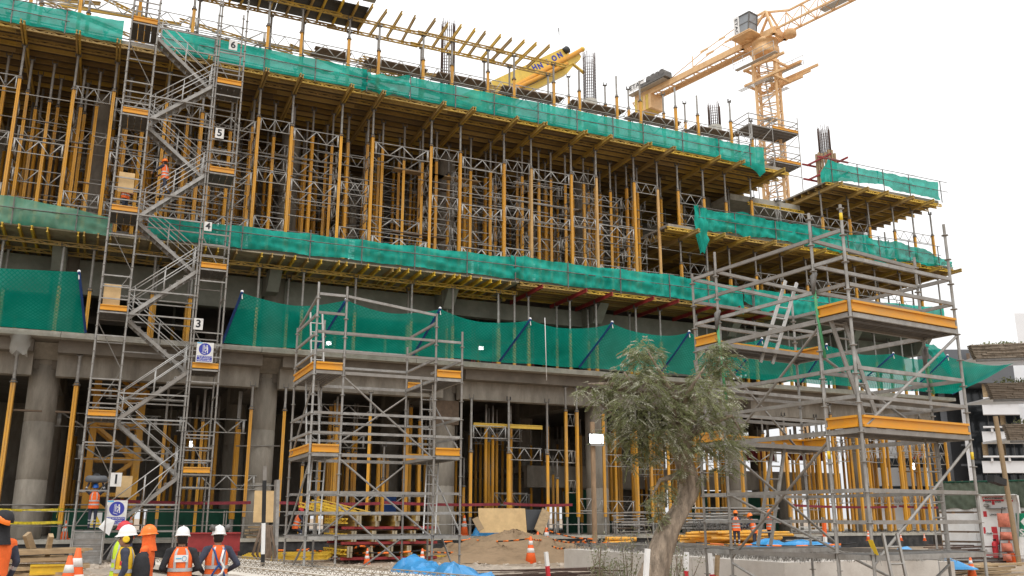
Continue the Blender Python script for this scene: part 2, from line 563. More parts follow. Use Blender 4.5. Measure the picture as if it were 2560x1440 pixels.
def textobj(name, s, size, m, parent, loc, rot=(R(90), 0, 0), align='CENTER', bold=0.0, shear=0.0, ext=0.002, width=None):
    cu = bpy.data.curves.new(name, 'FONT')
    cu.body = s
    cu.size = size
    cu.align_x = align
    cu.align_y = 'CENTER'
    cu.extrude = ext
    cu.offset = bold
    cu.shear = shear
    cu.resolution_u = 3
    o = bpy.data.objects.new(name, cu)
    COL.objects.link(o)
    dg = bpy.context.evaluated_depsgraph_get()
    me = bpy.data.meshes.new_from_object(o.evaluated_get(dg))
    bpy.data.objects.remove(o)
    bpy.data.curves.remove(cu)
    me.materials.clear()
    me.materials.append(M[m])
    t = put(name, me, parent, Vector(loc) - wpos(parent))
    t.rotation_euler = rot
    if width:
        xs = [v.co.x for v in me.vertices]
        t.scale.x = width / (max(xs) - min(xs))
    return t


ORD = ['first', 'second', 'third', 'fourth', 'fifth', 'sixth', 'seventh', 'eighth', 'ninth', 'tenth', 'eleventh', 'twelfth',
       'thirteenth', 'fourteenth', 'fifteenth', 'sixteenth', 'seventeenth', 'eighteenth', 'nineteenth', 'twentieth', 'twenty-first',
       'twenty-second', 'twenty-third', 'twenty-fourth', 'twenty-fifth', 'twenty-sixth', 'twenty-seventh', 'twenty-eighth', 'twenty-ninth', 'thirtieth']

# ================================================================ ground
def ground_z(x, y):
    d = math.hypot(x, y)
    near = max(0.0, min(1.0, (20 - d) / 8))
    far = max(0.0, min(1.0, (y - 30) / 8))
    return -0.12 * near * near * (3 - 2 * near) + 0.12 * far


P, xs, ys = [], [], []
for i in range(-44, 91): xs.append(i * 1.0)
for j in range(-12, 47): ys.append(j * 1.0 + 0.5)
fx = [-1500, -400, -120] + xs + [120, 250, 500, 1500]
fy = [-300, -60] + ys + [60, 90, 160, 400, 2000]
for y in fy:
    P.append([(x, y, ground_z(x, y) + (RNG.normal() * 0.03 if -44 < x < 90 and -12 < y < 40.4 else 0)) for x in fx])
g = MB().grid(P, 0, True).build('ground', 'earth')
tag(g, 'dusty brown construction site ground of earth and gravel', None, None, 'structure')

# loose stones and gravel in front of the building
b = MB()
for k in range(5200):
    if k < 3000: x, y = RNG.uniform(-4, 26), RNG.uniform(19, 40.5)
    else: x, y = RNG.uniform(-2, 22), RNG.uniform(29, 39.5)
    if RNG.random() < 0.3: x, y = 3 + RNG.normal() * 2.5, 36.5 + RNG.normal() * 1.2
    s = 0.02 + 0.07 * RNG.random() ** 3
    vs = [(x + s * RNG.uniform(.6, 1.5) * a, y + s * RNG.uniform(.6, 1.5) * c, ground_z(x, y) + s * d * RNG.uniform(.4, .9))
          for a, c, d in ((-1, -1, 0), (1, -1, 0), (1, 1, 0), (-1, 1, 0), (.2, .1, 1.3), (-.3, .2, 1.1))]
    b.add(vs, [(0, 1, 4), (1, 2, 4), (2, 5, 4), (2, 3, 5), (3, 0, 5), (0, 4, 5)])
o = b.build('gravel', 'stone')
tag(o, 'pale broken stones scattered over the site ground', None, None, 'stuff')

# ================================================================ concrete frame of the building
BX0, BX1 = -26.0, 50.2
Z0, Z1, Z2, Z3 = 0.9, 9.2, 13.72, 22.78
bld = thing('building_under_construction', 'wide concrete building frame full of yellow props and green edge sheets', 'building', (20, 55, 0))
boxp('floor_slab', BX0, BX1 + 12, 41.0, 76, Z0 - 0.14, Z0, 'conc_edge', bld)
boxp('plinth', BX0, BX1 - 4, 41.06, 42, 0.0, Z0 - 0.143, 'tar', bld)
# first floor plate: edge strip poured in lengths, soffit behind it
x = BX0
while x < 49.4:
    w = RNG.uniform(3.2, 5.6)
    x1 = min(x + w, 49.5)
    if 49.5 - x1 < 1.5: x1 = 49.5
    boxp('slab_edge', x + 0.01, x1 - 0.01, 41.0 + RNG.uniform(-.03, .03), 41.5, Z1 - 0.24 + RNG.uniform(-.02, .02), Z1 + RNG.uniform(-.02, .015), 'conc_edge', bld)
    x = x1
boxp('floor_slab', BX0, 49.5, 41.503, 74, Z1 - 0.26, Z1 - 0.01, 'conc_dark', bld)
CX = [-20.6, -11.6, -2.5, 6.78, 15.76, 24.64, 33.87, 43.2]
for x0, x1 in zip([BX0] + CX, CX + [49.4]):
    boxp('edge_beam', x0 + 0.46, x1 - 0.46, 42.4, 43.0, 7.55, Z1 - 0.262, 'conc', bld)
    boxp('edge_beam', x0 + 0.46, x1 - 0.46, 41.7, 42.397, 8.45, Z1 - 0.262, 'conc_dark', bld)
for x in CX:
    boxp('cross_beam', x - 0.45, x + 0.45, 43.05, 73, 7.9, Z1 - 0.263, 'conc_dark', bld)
    # column heads with sloping brackets
    b = MB()
    b.add([(x - .62, 42.2, 8.92), (x + .62, 42.2, 8.92), (x + .62, 44, 8.92), (x - .62, 44, 8.92), (x - .47, 42.9, 8.3), (x + .47, 42.9, 8.3), (x + .47, 44, 8.3), (x - .47, 44, 8.3)],
          [(0, 1, 5, 4), (1, 2, 6, 5), (2, 3, 7, 6), (3, 0, 4, 7), (4, 5, 6, 7)])
    b.build('column_bracket', 'conc', bld)


def column(x, y, z0, z1, r=0.6, m='conc'):
    b = MB()
    prof = []
    z = z0
    while z < z1 - 0.3:
        zz = min(z + 2.4, z1)
        prof += [(r - .02, z + 0.012), (r + 0.004, z + 0.035), (r + 0.004, zz - 0.03), (r - .02, zz - 0.008)]
        z = zz
    b.lathe(prof, 20, (x, y, 0))
    return b.build('column', m, bld)


for x in CX:
    column(x, 43.6, Z0, Z1 - 0.3)
    for y in (53, 63): column(x, y, Z0, Z1 - 0.3, 0.55)
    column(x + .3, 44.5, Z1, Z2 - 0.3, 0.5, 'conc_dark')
    column(x + 1.0, 46.6, Z2, 22.3, 0.5)
    column(x + 1.0, 55, Z2, 22.3, 0.5)
boxp('red_wrap', 15.16, 16.36, 42.97, 43.2, 6.3, 7.5, 'wood_dark', bld)
# second storey walls and deep beams under the second deck
for i, (x0, x1) in enumerate(zip([BX0] + CX, CX + [49.3])):
    zlow = (11.5, 11.3, 11.5, 11.6, 11.7, 12.3, 9.9, 10.4, 11.2)[i]
    boxp('upstand_wall', x0 + 0.32, x1 - 0.32, 44.4, 44.9, zlow, 13.2, 'conc_green', bld)
    boxp('cross_beam', x1 - 0.3, x1 + 0.3, 43.2, 70, 12.3, 13.3, 'conc_green', bld)
    b = MB()
    b.add([(x1 - .28, 42.3, 13.28), (x1 + .28, 42.3, 13.28), (x1 + .28, 43.19, 13.28), (x1 - .28, 43.19, 13.28), (x1 - .28, 43.19, 12.3), (x1 + .28, 43.19, 12.3)],
          [(0, 1, 5, 4), (1, 2, 5), (3, 0, 4), (2, 3, 4, 5), (0, 3, 2, 1)])
    b.build('haunch', 'conc_green', bld)
# red formwork panels behind the props on the first floor
for k in range(5):
    w = thing('wall_formwork', 'red framed wall formwork behind the first-floor props, %s from the left' % ORD[k], 'formwork', (16.4 + k * 1.25, 46, Z1), 'red wall formworks')
    boxp('panel_face', 15.8 + k * 1.25, 17.0 + k * 1.25, 46.0, 46.06, Z1 + 0.1, 12.2, 'ply_black', w)
    for q in range(4): boxp('frame_rail', 15.8 + k * 1.25, 17.0 + k * 1.25, 45.9, 45.997, Z1 + 0.2 + q * 0.93, Z1 + 0.29 + q * 0.93, 'red', w)
    for q in (0, 1): boxp('frame_stile', 15.8 + k * 1.25 + q * 1.1, 15.9 + k * 1.25 + q * 1.1, 45.88, 45.9, Z1 + 0.1, 12.2, 'red', w)
# floor plates above
boxp('floor_slab', BX0, 49.4, 41.02, 74, Z2 - 0.14, Z2, 'conc_dark', bld)
boxp('floor_slab', BX0, 36.9, 41.06, 66, Z3 - 0.17, Z3 + 0.02, 'conc', bld)
boxp('floor_slab', 35.2, 40.9, 44.2, 62, 21.55, 21.95, 'conc_edge', bld)
boxp('floor_slab', 40.5, 50.2, 41.06, 58, 22.44, 22.62, 'conc', bld)
boxp('floor_slab', 28.2, 50.8, 41.06, 58, 17.86, 18.02, 'conc', bld)
# back walls deep inside
for x0, x1 in ((-26, -9), (-6.5, 4.4), (7.6, 13.0), (14.2, 21.5), (23.2, 27.0), (28.2, 38), (39, 43.5)):
    boxp('back_wall', x0, x1, 57.0, 57.4, Z2, 22.4, 'conc_dark', bld)  # added behind the props so the tall storey reads dark, with bright gaps
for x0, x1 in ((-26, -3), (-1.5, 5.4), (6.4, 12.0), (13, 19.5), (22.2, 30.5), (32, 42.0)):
    boxp('back_wall', x0, x1, 60.0, 60.4, Z1, 13.3, 'conc_dark', bld)
for x0, x1, z0 in ((-26, 2, Z0), (2, 5, 2.3), (5, 14, Z0), (14, 15.4, 1.9), (15.4, 24, Z0), (30, 32.6, Z0), (32.6, 35, 2.6), (35, 38, Z0), (24, 30, Z0), (38, 44, 2.6)):
    boxp('back_wall', x0 + .01, x1 - .01, 66.0, 66.4, z0, 8.9, 'conc', bld)
# low gallery beam seen through the ground storey on the right
boxp('gallery_beam', 23, 47, 49.0, 49.5, 3.5, 4.75, 'conc', bld)
boxp('gallery_slab', 23, 47, 49.51, 60, 4.4, 4.75, 'conc', bld)
for x in (26, 34.6, 42): column(x, 49.25, Z0, 3.5, 0.5)
boxp('infill_wall', 29.4, 33.6, 51, 51.2, Z0, 3.5, 'conc_dark', bld)
boxp('infill_wall', 36.1, 41.4, 51, 51.2, Z0, 3.5, 'conc_dark', bld)
for k, (x0, x1) in enumerate(((25.2, 28.9), (33.2, 35.6), (36.8, 41.0))):
    b = MB()
    P = [[(x0 + (x1 - x0) * i / 24, 48.6 + 0.08 * math.sin(i * 1.3 + j), Z0 + 2.5 * j / 6 - (0.12 * math.sin(math.pi * i / 8) ** 2 if j == 6 else 0)) for i in range(25)] for j in range(7)]
    b.grid(P).solo('debris_net', 'darkgreen', ('dark green sheet hung under the gallery beam left of the tree trunk', 'dark green sheet under the gallery beam right behind the tree trunk',
                   'dark green sheet under the gallery beam behind the right scaffold')[k], 'netting', 'dark green sheets under the gallery')

# ================================================================ shoring: props, frames, formwork decks
def ubeam(name, m, lattice=False):
    b = MB()
    if lattice:
        b.box(0, 1, -.04, .04, -.1, -.055)
        b.box(0, 1, -.04, .04, .055, .1)
        n = 12
        for k in range(n):
            a, c = k / n, (k + 1) / n
            if k % 2: b.bar((a, 0, -.06), (c, 0, .06), .03, .022, up=(0, 1, 0))
            else: b.bar((a, 0, .06), (c, 0, -.06), .03, .022, up=(0, 1, 0))
            # solid gusset at every node
            b.box(c - .012, c + .012, -.014, .014, -.055, .055) if k % 2 else None
    else:
        b.box(0, 1, -.04, .04, -.1, -.06)
        b.box(0, 1, -.04, .04, .06, .1)
        b.box(0, 1, -.014, .014, -.06, .06)
    return b.mesh(name, m)


U_I, U_IB, U_J = ubeam('timber_beam', 'timber'), ubeam('bright_beam', 'timber_bright'), ubeam('joist_beam', 'joist')
U_L, U_LB = ubeam('lattice_beam', 'timber', True), ubeam('bright_lattice_beam', 'timber_bright', True)
U_RED = ubeam('steel_waler', 'red')


def beam(name, p, q, me, parent=None, h=1.0):
    p, q = Vector(p), Vector(q)
    o = put(name, me, parent, p - wpos(parent))
    d = (q - p)
    o.rotation_euler = (0, -math.asin(d.z / d.length), math.atan2(d.y, d.x))
    o.scale = (d.length, h, h)
    if not parent: WL[o.name] = p
    return o


def uhead():
    b = MB()
    b.box(-.12, .12, -.1, .1, 0, .02)
    for s in (-1, 1): b.box(s * .11 - .01, s * .11 + .01, -.05, .05, .02, .2)
    return b.mesh('fork_head', 'galv_dark')


U_HEAD = uhead()
_c = MB()
_c.lathe([(.07, 0), (.16, .0), (.16, .05), (.1, .07), (.1, .16), (.07, .16)], 8)
U_COLLAR = _c.mesh('collar', 'galv_dark')
_c = MB()
for s in (-1, 1):
    _c.box(s * .035 - .03, s * .035 + .03, -.075, .075, 0, 1)
_c.box(-.05, .05, -.05, .05, 0, 1)
U_OUTER = {m: _c.mesh('outer_tube', m) for m in ('prop', 'prop_pale')}


def prop(x, y, z0, z1, top, bot, label, group, m='prop', head=True, wide=1.0):
    t = thing('shoring_prop', label, 'shoring prop', (x, y, z0), group, RNG.uniform(-.3, .3))
    if bot > 0.05: rod('base_tube', (x, y, z0), (x, y, z0 + bot), .06 * wide, 'galv', t, 8)
    o = put('outer_tube', U_OUTER[m], t, (0, 0, bot))
    o.scale = (wide, wide, z1 - z0 - top - bot)
    rod('inner_tube', (x, y, z1 - top - .1), (x, y, z1 - .02), .058 * wide, 'galv', t, 8)
    o = put('collar', U_COLLAR, t, (0, 0, z1 - z0 - top - .08))
    o.scale = (wide * .8, wide * .8, 1)
    if head: put('fork_head', U_HEAD, t, (0, 0, z1 - z0 - .02))
    return t


def frame_mesh():
    b = MB()
    for z in (0, .6): b.tube((0, 0, z), (1, 0, z), .024, 5)
    n = 4
    for k in range(n):
        a, c = (k + .15) / n, (k + .95) / n
        b.tube((.06 + .88 * k / n, 0, .6 if k % 2 == 0 else 0), (.06 + .88 * (k + 1) / n, 0, 0 if k % 2 == 0 else .6), .015, 4)
    for x in (.045, .955): b.tube((x, 0, 0), (x, 0, .6), .018, 5)
    return b.mesh('brace_frame', 'galv_frame')


U_FRAME = frame_mesh()


def brace(p, q, label, group, h=1.0):
    p, q = Vector(p), Vector(q)
    o = put('brace_frame', U_FRAME, None, p)
    d = q - p
    o.rotation_euler = (0, 0, math.atan2(d.y, d.x))
    o.scale = (d.length, 1, h)
    WL[o.name] = p
    return tag(o, label, 'brace frame', group)


FAR = {k: MB() for k in ('prop', 'galv', 'frame')}


def prop_far(x, y, z0, z1, top, bot=.1):
    FAR['prop'].tube((x, y, z0 + bot), (x, y, z1 - top), .085, 6)
    FAR['galv'].tube((x, y, z0), (x, y, z0 + bot + .02), .06, 5)
    FAR['galv'].tube((x, y, z1 - top - .02), (x, y, z1), .058, 6)
    FAR['galv'].tube((x, y, z1 - top - .08), (x, y, z1 - top), .12, 6)


def brace_far(p, q, h=.6):
    p, q = Vector(p), Vector(q)
    f = FAR['frame']
    u = Vector((0, 0, h))
    f.tube(p, q, .022, 4)
    f.tube(p + u, q + u, .022, 4)
    for k in range(4):
        a, c = p.lerp(q, .03 + .94 * k / 4), p.lerp(q, .03 + .94 * (k + 1) / 4)
        if k % 2: f.tube(a, c + u, .015, 4)
        else: f.tube(a + u, c, .015, 4)
    for t_ in (.04, .96): f.tube(p.lerp(q, t_), p.lerp(q, t_) + u, .016, 4)


def behind(x, PX, what='front prop', c=2.0):
    if x > c: return 'behind the %s %s right of the tower' % (ORD[max(0, sum(1 for q in PX if c < q < x - .6))], what)
    return 'behind the %s %s left of the tower' % (ORD[sum(1 for q in PX if x + .6 < q < c)], what)


USED = {}


def uniq(lab):
    
    USED[lab] = USED.get(lab, 0) + 1
    return lab if USED[lab] == 1 else 'another ' + lab.replace(' yellow prop', ' prop').replace(' lattice frame', ' frame')


# ---- top storey: double height between the second and third deck
PXU = [-12.6, -10.9, -8.2, -6.6, -4.88, -2.72, -1.08, 1.2, 2.8, 5.39, 6.99, 9.46, 11.08, 14.23, 15.86, 18.39, 20.02, 22.5, 24.1, 26.61, 28.21]
GU = 'tall yellow props of the upper storey'
for i, x in enumerate(PXU):
    if x < 2:
        lab = 'tall yellow front prop under the top deck, %s left of the stair tower' % ORD[sum(1 for q in PXU if x < q < 2)]
    else:
        lab = 'tall yellow front prop under the top deck, %s right of the stair tower' % ORD[sum(1 for q in PXU if 2 < q < x)]
    prop(x, 42.0, Z2, 22.1, 1.45 + RNG.uniform(-.1, .25), .55, lab, GU, 'prop_pale' if x > 20 and i % 2 == 0 else 'prop')
for i in range(len(PXU) - 1):
    x0, x1 = PXU[i], PXU[i + 1]
    for li, z in enumerate((14.75, 17.1, 19.75)):
        if (i + li) % 7 == 6 or (z < 15 and i % 3 == 1): continue
        s = 'right of the stair tower' if x0 > 2 else 'left of the stair tower'
        n = sum(1 for q in PXU if 2 < q < x0) if x0 > 2 else sum(1 for q in PXU if x1 < q <= 2.8)
        brace((x0 + .05, 41.97, z + (.25 if i % 2 else 0)), (x1 - .05, 41.97, z + (.25 if i % 2 else 0)),
              'lattice frame in the %s bay %s, %s in the storey' % (ORD[n], s, ('low', 'halfway', 'high')[li]), 'brace frames of the upper storey')
rows = [(43.3, 'second'), (44.8, 'third'), (46.4, 'fourth'), (48.4, 'fifth'), (50.6, 'sixth'), (53.0, 'seventh'), (55.4, 'eighth')]
for r, (y, word) in enumerate(rows):
    for i, x in enumerate(np.arange(-7.5 + .31 * r, 28.4, .98 if r < 2 else .85)):
        n = 1
        for q in range(n):
            if RNG.random() < .08: continue
            xx = x + RNG.uniform(-.22, .22)
            if r < 2: prop(xx, y, Z2, 22.1, 1.3 + RNG.uniform(0, .6), .3, uniq('%s-row yellow prop under the top deck, %s' % (word, behind(xx, PXU))), GU)
            else: prop_far(xx, y + RNG.uniform(-.25, .25), Z2, 22.1, 1.3 + RNG.uniform(0, .6), .3)
    for i in range(4, len(PXU) - 1):
        for z in ((14.9, 16.1, 17.2, 18.4, 19.6) if r < 4 else (16.2, 17.6, 19.0)):
            if RNG.random() < (.7 if r < 4 else .5):
                o = (0, .45, .1, .8, .3, .9, .5)[r]
                p_, q_ = (PXU[i] + o, y, z + RNG.uniform(-.3, .3)), (PXU[i + 1] + o, y, z + RNG.uniform(-.1, .1))
                if r == 0: brace(p_, q_, uniq('second-row lattice frame under the top deck, %s, %s' % (behind(PXU[i] + .7, PXU, 'prop'), {14.9: 'lowest', 16.1: 'low', 17.2: 'middle', 18.4: 'high', 19.6: 'highest'}[z])), 'brace frames of the upper storey')
                else: brace_far(p_, q_)
for i, x in enumerate(PXU[4:]):
    for z in (15.2, 16.3, 17.3, 18.3, 19.2):
        if RNG.random() < .8: brace_far((x, 42.05, z), (x + RNG.uniform(-.1, .1), 43.25, z))
        if RNG.random() < .6: brace_far((x, 43.35, z + .3), (x + .3, 44.75, z + .3))
    for q in range(6):
        z = RNG.uniform(14.3, 20)
        y = RNG.choice([42.1, 43.2, 44.6])
        FAR['frame'].tube((x - RNG.uniform(.2, 1.5), y, z), (x + RNG.uniform(1.5, 3.5), y, z + RNG.uniform(-.05, .05)), .024, 5)
for k in range(13):
    x, y, z = RNG.uniform(-3, 26), RNG.choice([43.2, 45.0, 47.2]), RNG.choice([16.1, 17.8, 19.6])
    b = MB().box(x, x + RNG.uniform(2, 3.6), y, y + .5, z, z + .05)
    b.solo('walk_plank', 'wood_dark' if k % 2 else 'wood', 'wooden walkway plank laid on frames among the upper props', 'plank', 'planks among the upper props')

# formwork deck bays
def deck(name, lab, x0, x1, zb, kind, xs, ydeep=53.0, yedge=41.0, lattice=True, bright=False, bname='main_beam', step=.66, grp='formwork deck bays', panel='ply_dark'):
    """zb = underside of the slab plywood; joists run along the facade, main beams run inwards at xs"""
    t = thing(name, lab, 'formwork deck', ((x0 + x1) / 2, yedge, zb), grp)
    boxp('deck_panel', x0 + .01, x1 - .01, yedge + .05, ydeep, zb - .025, zb, panel, t)
    L_ = U_LB if bright else U_L
    dz = .02 * RNG.uniform(-1, 1)
    beam('edge_beam', (x0 - .12, yedge, zb - .13 + dz), (x1 + .05, yedge + .015, zb - .13 + dz), L_, t)
    y = yedge + .42
    k = 0
    while y < ydeep:
        e = RNG.uniform(-.1, .1)
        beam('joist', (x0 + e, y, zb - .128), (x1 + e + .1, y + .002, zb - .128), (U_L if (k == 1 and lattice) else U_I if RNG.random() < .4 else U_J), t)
        y += step
        k += 1
    for x in xs:
        red = bname == 'steel_waler'
        for s in ((-.06, .06) if not red else (0,)):
            beam(bname, (x + s, yedge - .75 - RNG.uniform(0, .25), zb - .335), (x + s + .001, ydeep, zb - .335), U_RED if red else U_I, t, 1.0)
    return t


E3 = [-13.6, -9.4, -5.3, -0.9, 3.4, 6.2, 10.2, 14.9, 18.6, 22.8, 26.9, 30.7, 37.2]
PX3 = PXU + [31.44, 33.06, 36.19]
for i in range(len(E3) - 1):
    x0, x1 = E3[i], E3[i + 1]
    if x0 < 1:
        lab = 'yellow top deck formwork bay left of the stair tower, %s away from it' % ORD[sum(1 for q in E3 if x0 < q < 1)]
    else:
        lab = 'yellow top deck formwork bay right of the stair tower, %s along the edge' % ORD[sum(1 for q in E3 if 1 < q < x0)]
    deck('formwork_deck', lab, x0, x1, 22.6, 'x', [x for x in PX3 if x0 <= x < x1], bright=(i in (8, 10, 11)))
# ---- second deck, left of centre: joists point outwards over lattice beams
E2 = [-14, -9.4, -4.8, -.2, 4.5, 9.2, 13.9, 18.8]
for i in range(len(E2) - 1):
    x0, x1 = E2[i], E2[i + 1]
    lab = ('second deck formwork bay with joist ends showing, %s %s of the stair tower' %
           ((ORD[sum(1 for q in E2 if x0 < q < 1)], 'to the left') if x0 < 0 else (ORD[sum(1 for q in E2 if 0 < q < x0)], 'to the right')))
    t = thing('formwork_deck', lab, 'formwork deck', ((x0 + x1) / 2, 41, 13.5), 'second deck formwork bays')
    boxp('deck_panel', x0 + .01, x1 - .01, 40.95, 45.5, 13.5, 13.56, 'ply_pale', t)
    x = x0 + .2
    while x < x1 - .1:
        if RNG.random() < .93:
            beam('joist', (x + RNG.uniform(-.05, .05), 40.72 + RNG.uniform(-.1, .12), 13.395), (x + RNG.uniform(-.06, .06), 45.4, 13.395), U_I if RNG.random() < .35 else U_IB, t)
        x += RNG.choice([.5, .55, .62, .3])
    for y in (41.95, 43.5, 45.0):
        beam('main_beam', (x0 - .3, y, 13.19), (x1 + .3, y + (.09 if i % 2 else 0), 13.19), U_L, t)
# ---- second deck, right part on red steel walers
PX2 = [22.26, 23.87, 26.39, 27.98, 30.45, 32.11, 34.6]
E2R = [19.0, 23.0, 27.1, 31.3, 36.2]
for i in range(4):
    x0, x1 = E2R[i], E2R[i + 1]
    deck('formwork_deck', 'second deck formwork bay on red steel beams, %s from the left' % ORD[i], x0, x1, 13.58, 'x', [x for x in [19.8] + PX2 if x0 <= x < x1],
         ydeep=44.3, bright=(i % 2 == 1), bname='steel_waler', step=.42, grp='second deck formwork bays on red beams')
boxp('floor_slab', 36.3, 49.3, 41.1, 44.35, 13.35, 13.57, 'conc_green', bld)
# first-floor props
PXM = [-7.2, -4.6, -2.3, -1.11, 1.4, 3.0, 5.93, 7.99, 10.52, 13.38, 15.56, 18.07, 18.99, 19.8] + PX2 + [37.1, 39.4, 41.6, 44.0, 46.3, 48.6]
GM = 'props standing on the first floor'
for i, x in enumerate(PXM):
    lab = ('grey and yellow prop on the first floor edge, %s %s the stair tower' %
           ((ORD[sum(1 for q in PXM if 2 < q < x)], 'right of') if x > 2 else (ORD[sum(1 for q in PXM if x < q < 2)], 'leftwards from inside')))
    prop(x, 41.95, Z1, 13.08, 1.75 + RNG.uniform(-.15, .1), 0, lab, GM)
for y, word in ((43.4, 'second'), (46.0, 'third'), (49, 'fourth')):
    for x in PXM:
        if RNG.random() < .75:
            if word == 'second': prop(x + RNG.uniform(-.5, .5), y, Z1, 13.08, 1.7, 0, uniq('second-row prop on the first floor, %s' % behind(x, PXM)), GM)
            else: prop_far(x + RNG.uniform(-.5, .5), y, Z1, 13.08, 1.7)

# ---- right-hand block: two ordinary storeys between second and third deck
E25 = [28.2, 32.2, 36.6, 41.2, 45.8, 51.0]
PXR = [29.6, 31.44, 33.06, 35.0, 37.0, 38.9, 40.6, 42.9, 44.6, 46.8, 48.6, 50.3]
for i in range(5):
    x0, x1 = E25[i], E25[i + 1]
    deck('formwork_deck', 'yellow formwork bay of the middle deck at the right end, %s from its left' % ORD[i], x0, x1, 17.84, 'x', [x for x in PXR if x0 <= x < x1],
         ydeep=50, bright=(i % 2 == 0), grp='middle deck formwork bays')
E3R = [40.3, 43.6, 46.9, 50.3]
for i in range(3):
    x0, x1 = E3R[i], E3R[i + 1]
    deck('formwork_deck', 'yellow formwork bay of the top right corner deck, %s from its left' % ORD[i], x0, x1, 22.42, 'x', [x for x in PXR if x0 <= x < x1],
         ydeep=50, bright=True, grp='corner deck formwork bays')
beam('edge_beam', (36.4, 44.0, 21.4), (41.0, 44.0, 21.4), U_LB, bld)
for z0, z1, word in ((Z2, 17.35, 'below'), (18.0, 21.95, 'above')):
    for r, y in enumerate((41.95, 44.0, 46.2, 48.5)):
        for i, x in enumerate(PXR):
            if r and RNG.random() < .25: continue
            if z0 > 17 and 34 < x < 40 and r == 0 and x > 36.3: yy = 44.2
            else: yy = y
            if r == 0: lab = 'yellow front prop %s the middle deck of the right block, %s from left' % (word, ORD[i])
            else: lab = 'second-row yellow prop %s the middle deck of the right block, %s from left' % (word, ORD[i])
            zt = z1 + (.15 if z0 > 17 and x < 36.3 else 0)
            if r > 1:
                prop_far(x + RNG.uniform(-.3, .3), yy, z0, z1, 1.4)
                continue
            prop(x + (RNG.uniform(-.3, .3) if r else 0), yy, z0, zt, 1.3 + RNG.uniform(-.1, .5), 0, lab, 'props of the right block')
    for i in range(len(PXR) - 1):
        for k, z in enumerate((z0 + .5, z0 + 1.8)):
            if RNG.random() < .75: brace((PXR[i], 42.0, z), (PXR[i + 1], 42.0, z), 'lattice frame %s the middle deck of the right block, %s bay, %s' % (word, ORD[i], ('low', 'higher up')[k]), 'brace frames of the right block')
        if RNG.random() < .8: brace_far((PXR[i], 44.1, z0 + 1.9), (PXR[i + 1], 44.1, z0 + 1.9))

# ---- ground storey props
def gz(x): return 7.48
PXG = [-3.52, -1.18, 6.0, 7.48, 11.48, 16.62, 18.65, 20.81, 21.89, 22.54, 24.11, 26.1, 27.0, 28.1, 29.0, 31.2, 33.0, 36.2, 38.6]
GG = 'props standing on the ground floor'
NEAR = ['left of the leftmost round column', 'between the leftmost column and the stair tower', 'right beside the second round column', 'behind the left side of the middle scaffold',
        'inside the left half of the middle scaffold', 'just right of the middle scaffold', 'above the leaning plywood sheet', 'left of the dark panel', 'behind the dark panel',
        'beside the narrow lattice tower', 'left of the wooden lamp post', 'right of the wooden lamp post', 'between the lamp post and the tree', 'left in the tree crown shade',
        'behind the left of the tree crown', 'behind the tree crown', 'behind the tree trunk', 'right of the tree trunk', 'left of the right scaffold']
for x, nr in zip(PXG, NEAR):
    tall = x in (21.89, 22.54, 24.11, -3.52, -1.18)
    up = x in (16.62, 18.65, 20.81)
    prop(x, 41.9, Z0 - (.0), 8.4 if tall else 7.55, 2.6 if up else 1.2 if tall else 1.0, .9 if x > 5 else .6, 'yellow ground floor prop ' + nr, GG, wide=1.25 if x < 0 else 1.0)
for k in range(64):
    x = RNG.uniform(-4, 24)
    if any(abs(x - c) < .9 for c in CX): continue
    y = RNG.choice([44.0, 46.5, 49.5, 53, 57])
    if y > 45:
        prop_far(x, y, Z0, 7.55 if RNG.random() < .75 else 5.2, .9 + RNG.uniform(0, .8), .5)
        continue
    prop(x, y, Z0, 7.55 if RNG.random() < .75 else 5.2, .9 + RNG.uniform(0, .8), RNG.choice([0, .8]), 'yellow prop further back on the ground floor among others', GG, head=RNG.random() < .5)
for k in range(64):
    x, y = RNG.uniform(15.5, 33), RNG.uniform(43.5, 56)
    if any(abs(x - c) < .9 for c in CX): continue
    prop_far(x, y, Z0, 7.5 if k % 4 else 4.8, .9 + RNG.uniform(0, .9), .7)
    if k % 2: brace_far((x, y, 2.4 + 1.7 * (k % 3)), (x + 2.0, y, 2.4 + 1.7 * (k % 3)))
for k in range(72):
    x, y = RNG.uniform(9, 15), RNG.uniform(44.5, 48)
    if k > 16: x = RNG.uniform(25, 47)
    if k > 16: y = RNG.uniform(42.6, 48.2)
    if any(abs(x - c) < .9 for c in CX): continue
    prop(x, y, Z0, RNG.choice([5.2, 4.9, 7.5]) if k < 17 else 7.5, .1 if k < 17 else .9, .6, 'yellow prop in the crowd behind the middle scaffold' if k < 17 else 'yellow prop under the first floor behind the tree and right scaffold', GG, head=k > 16)
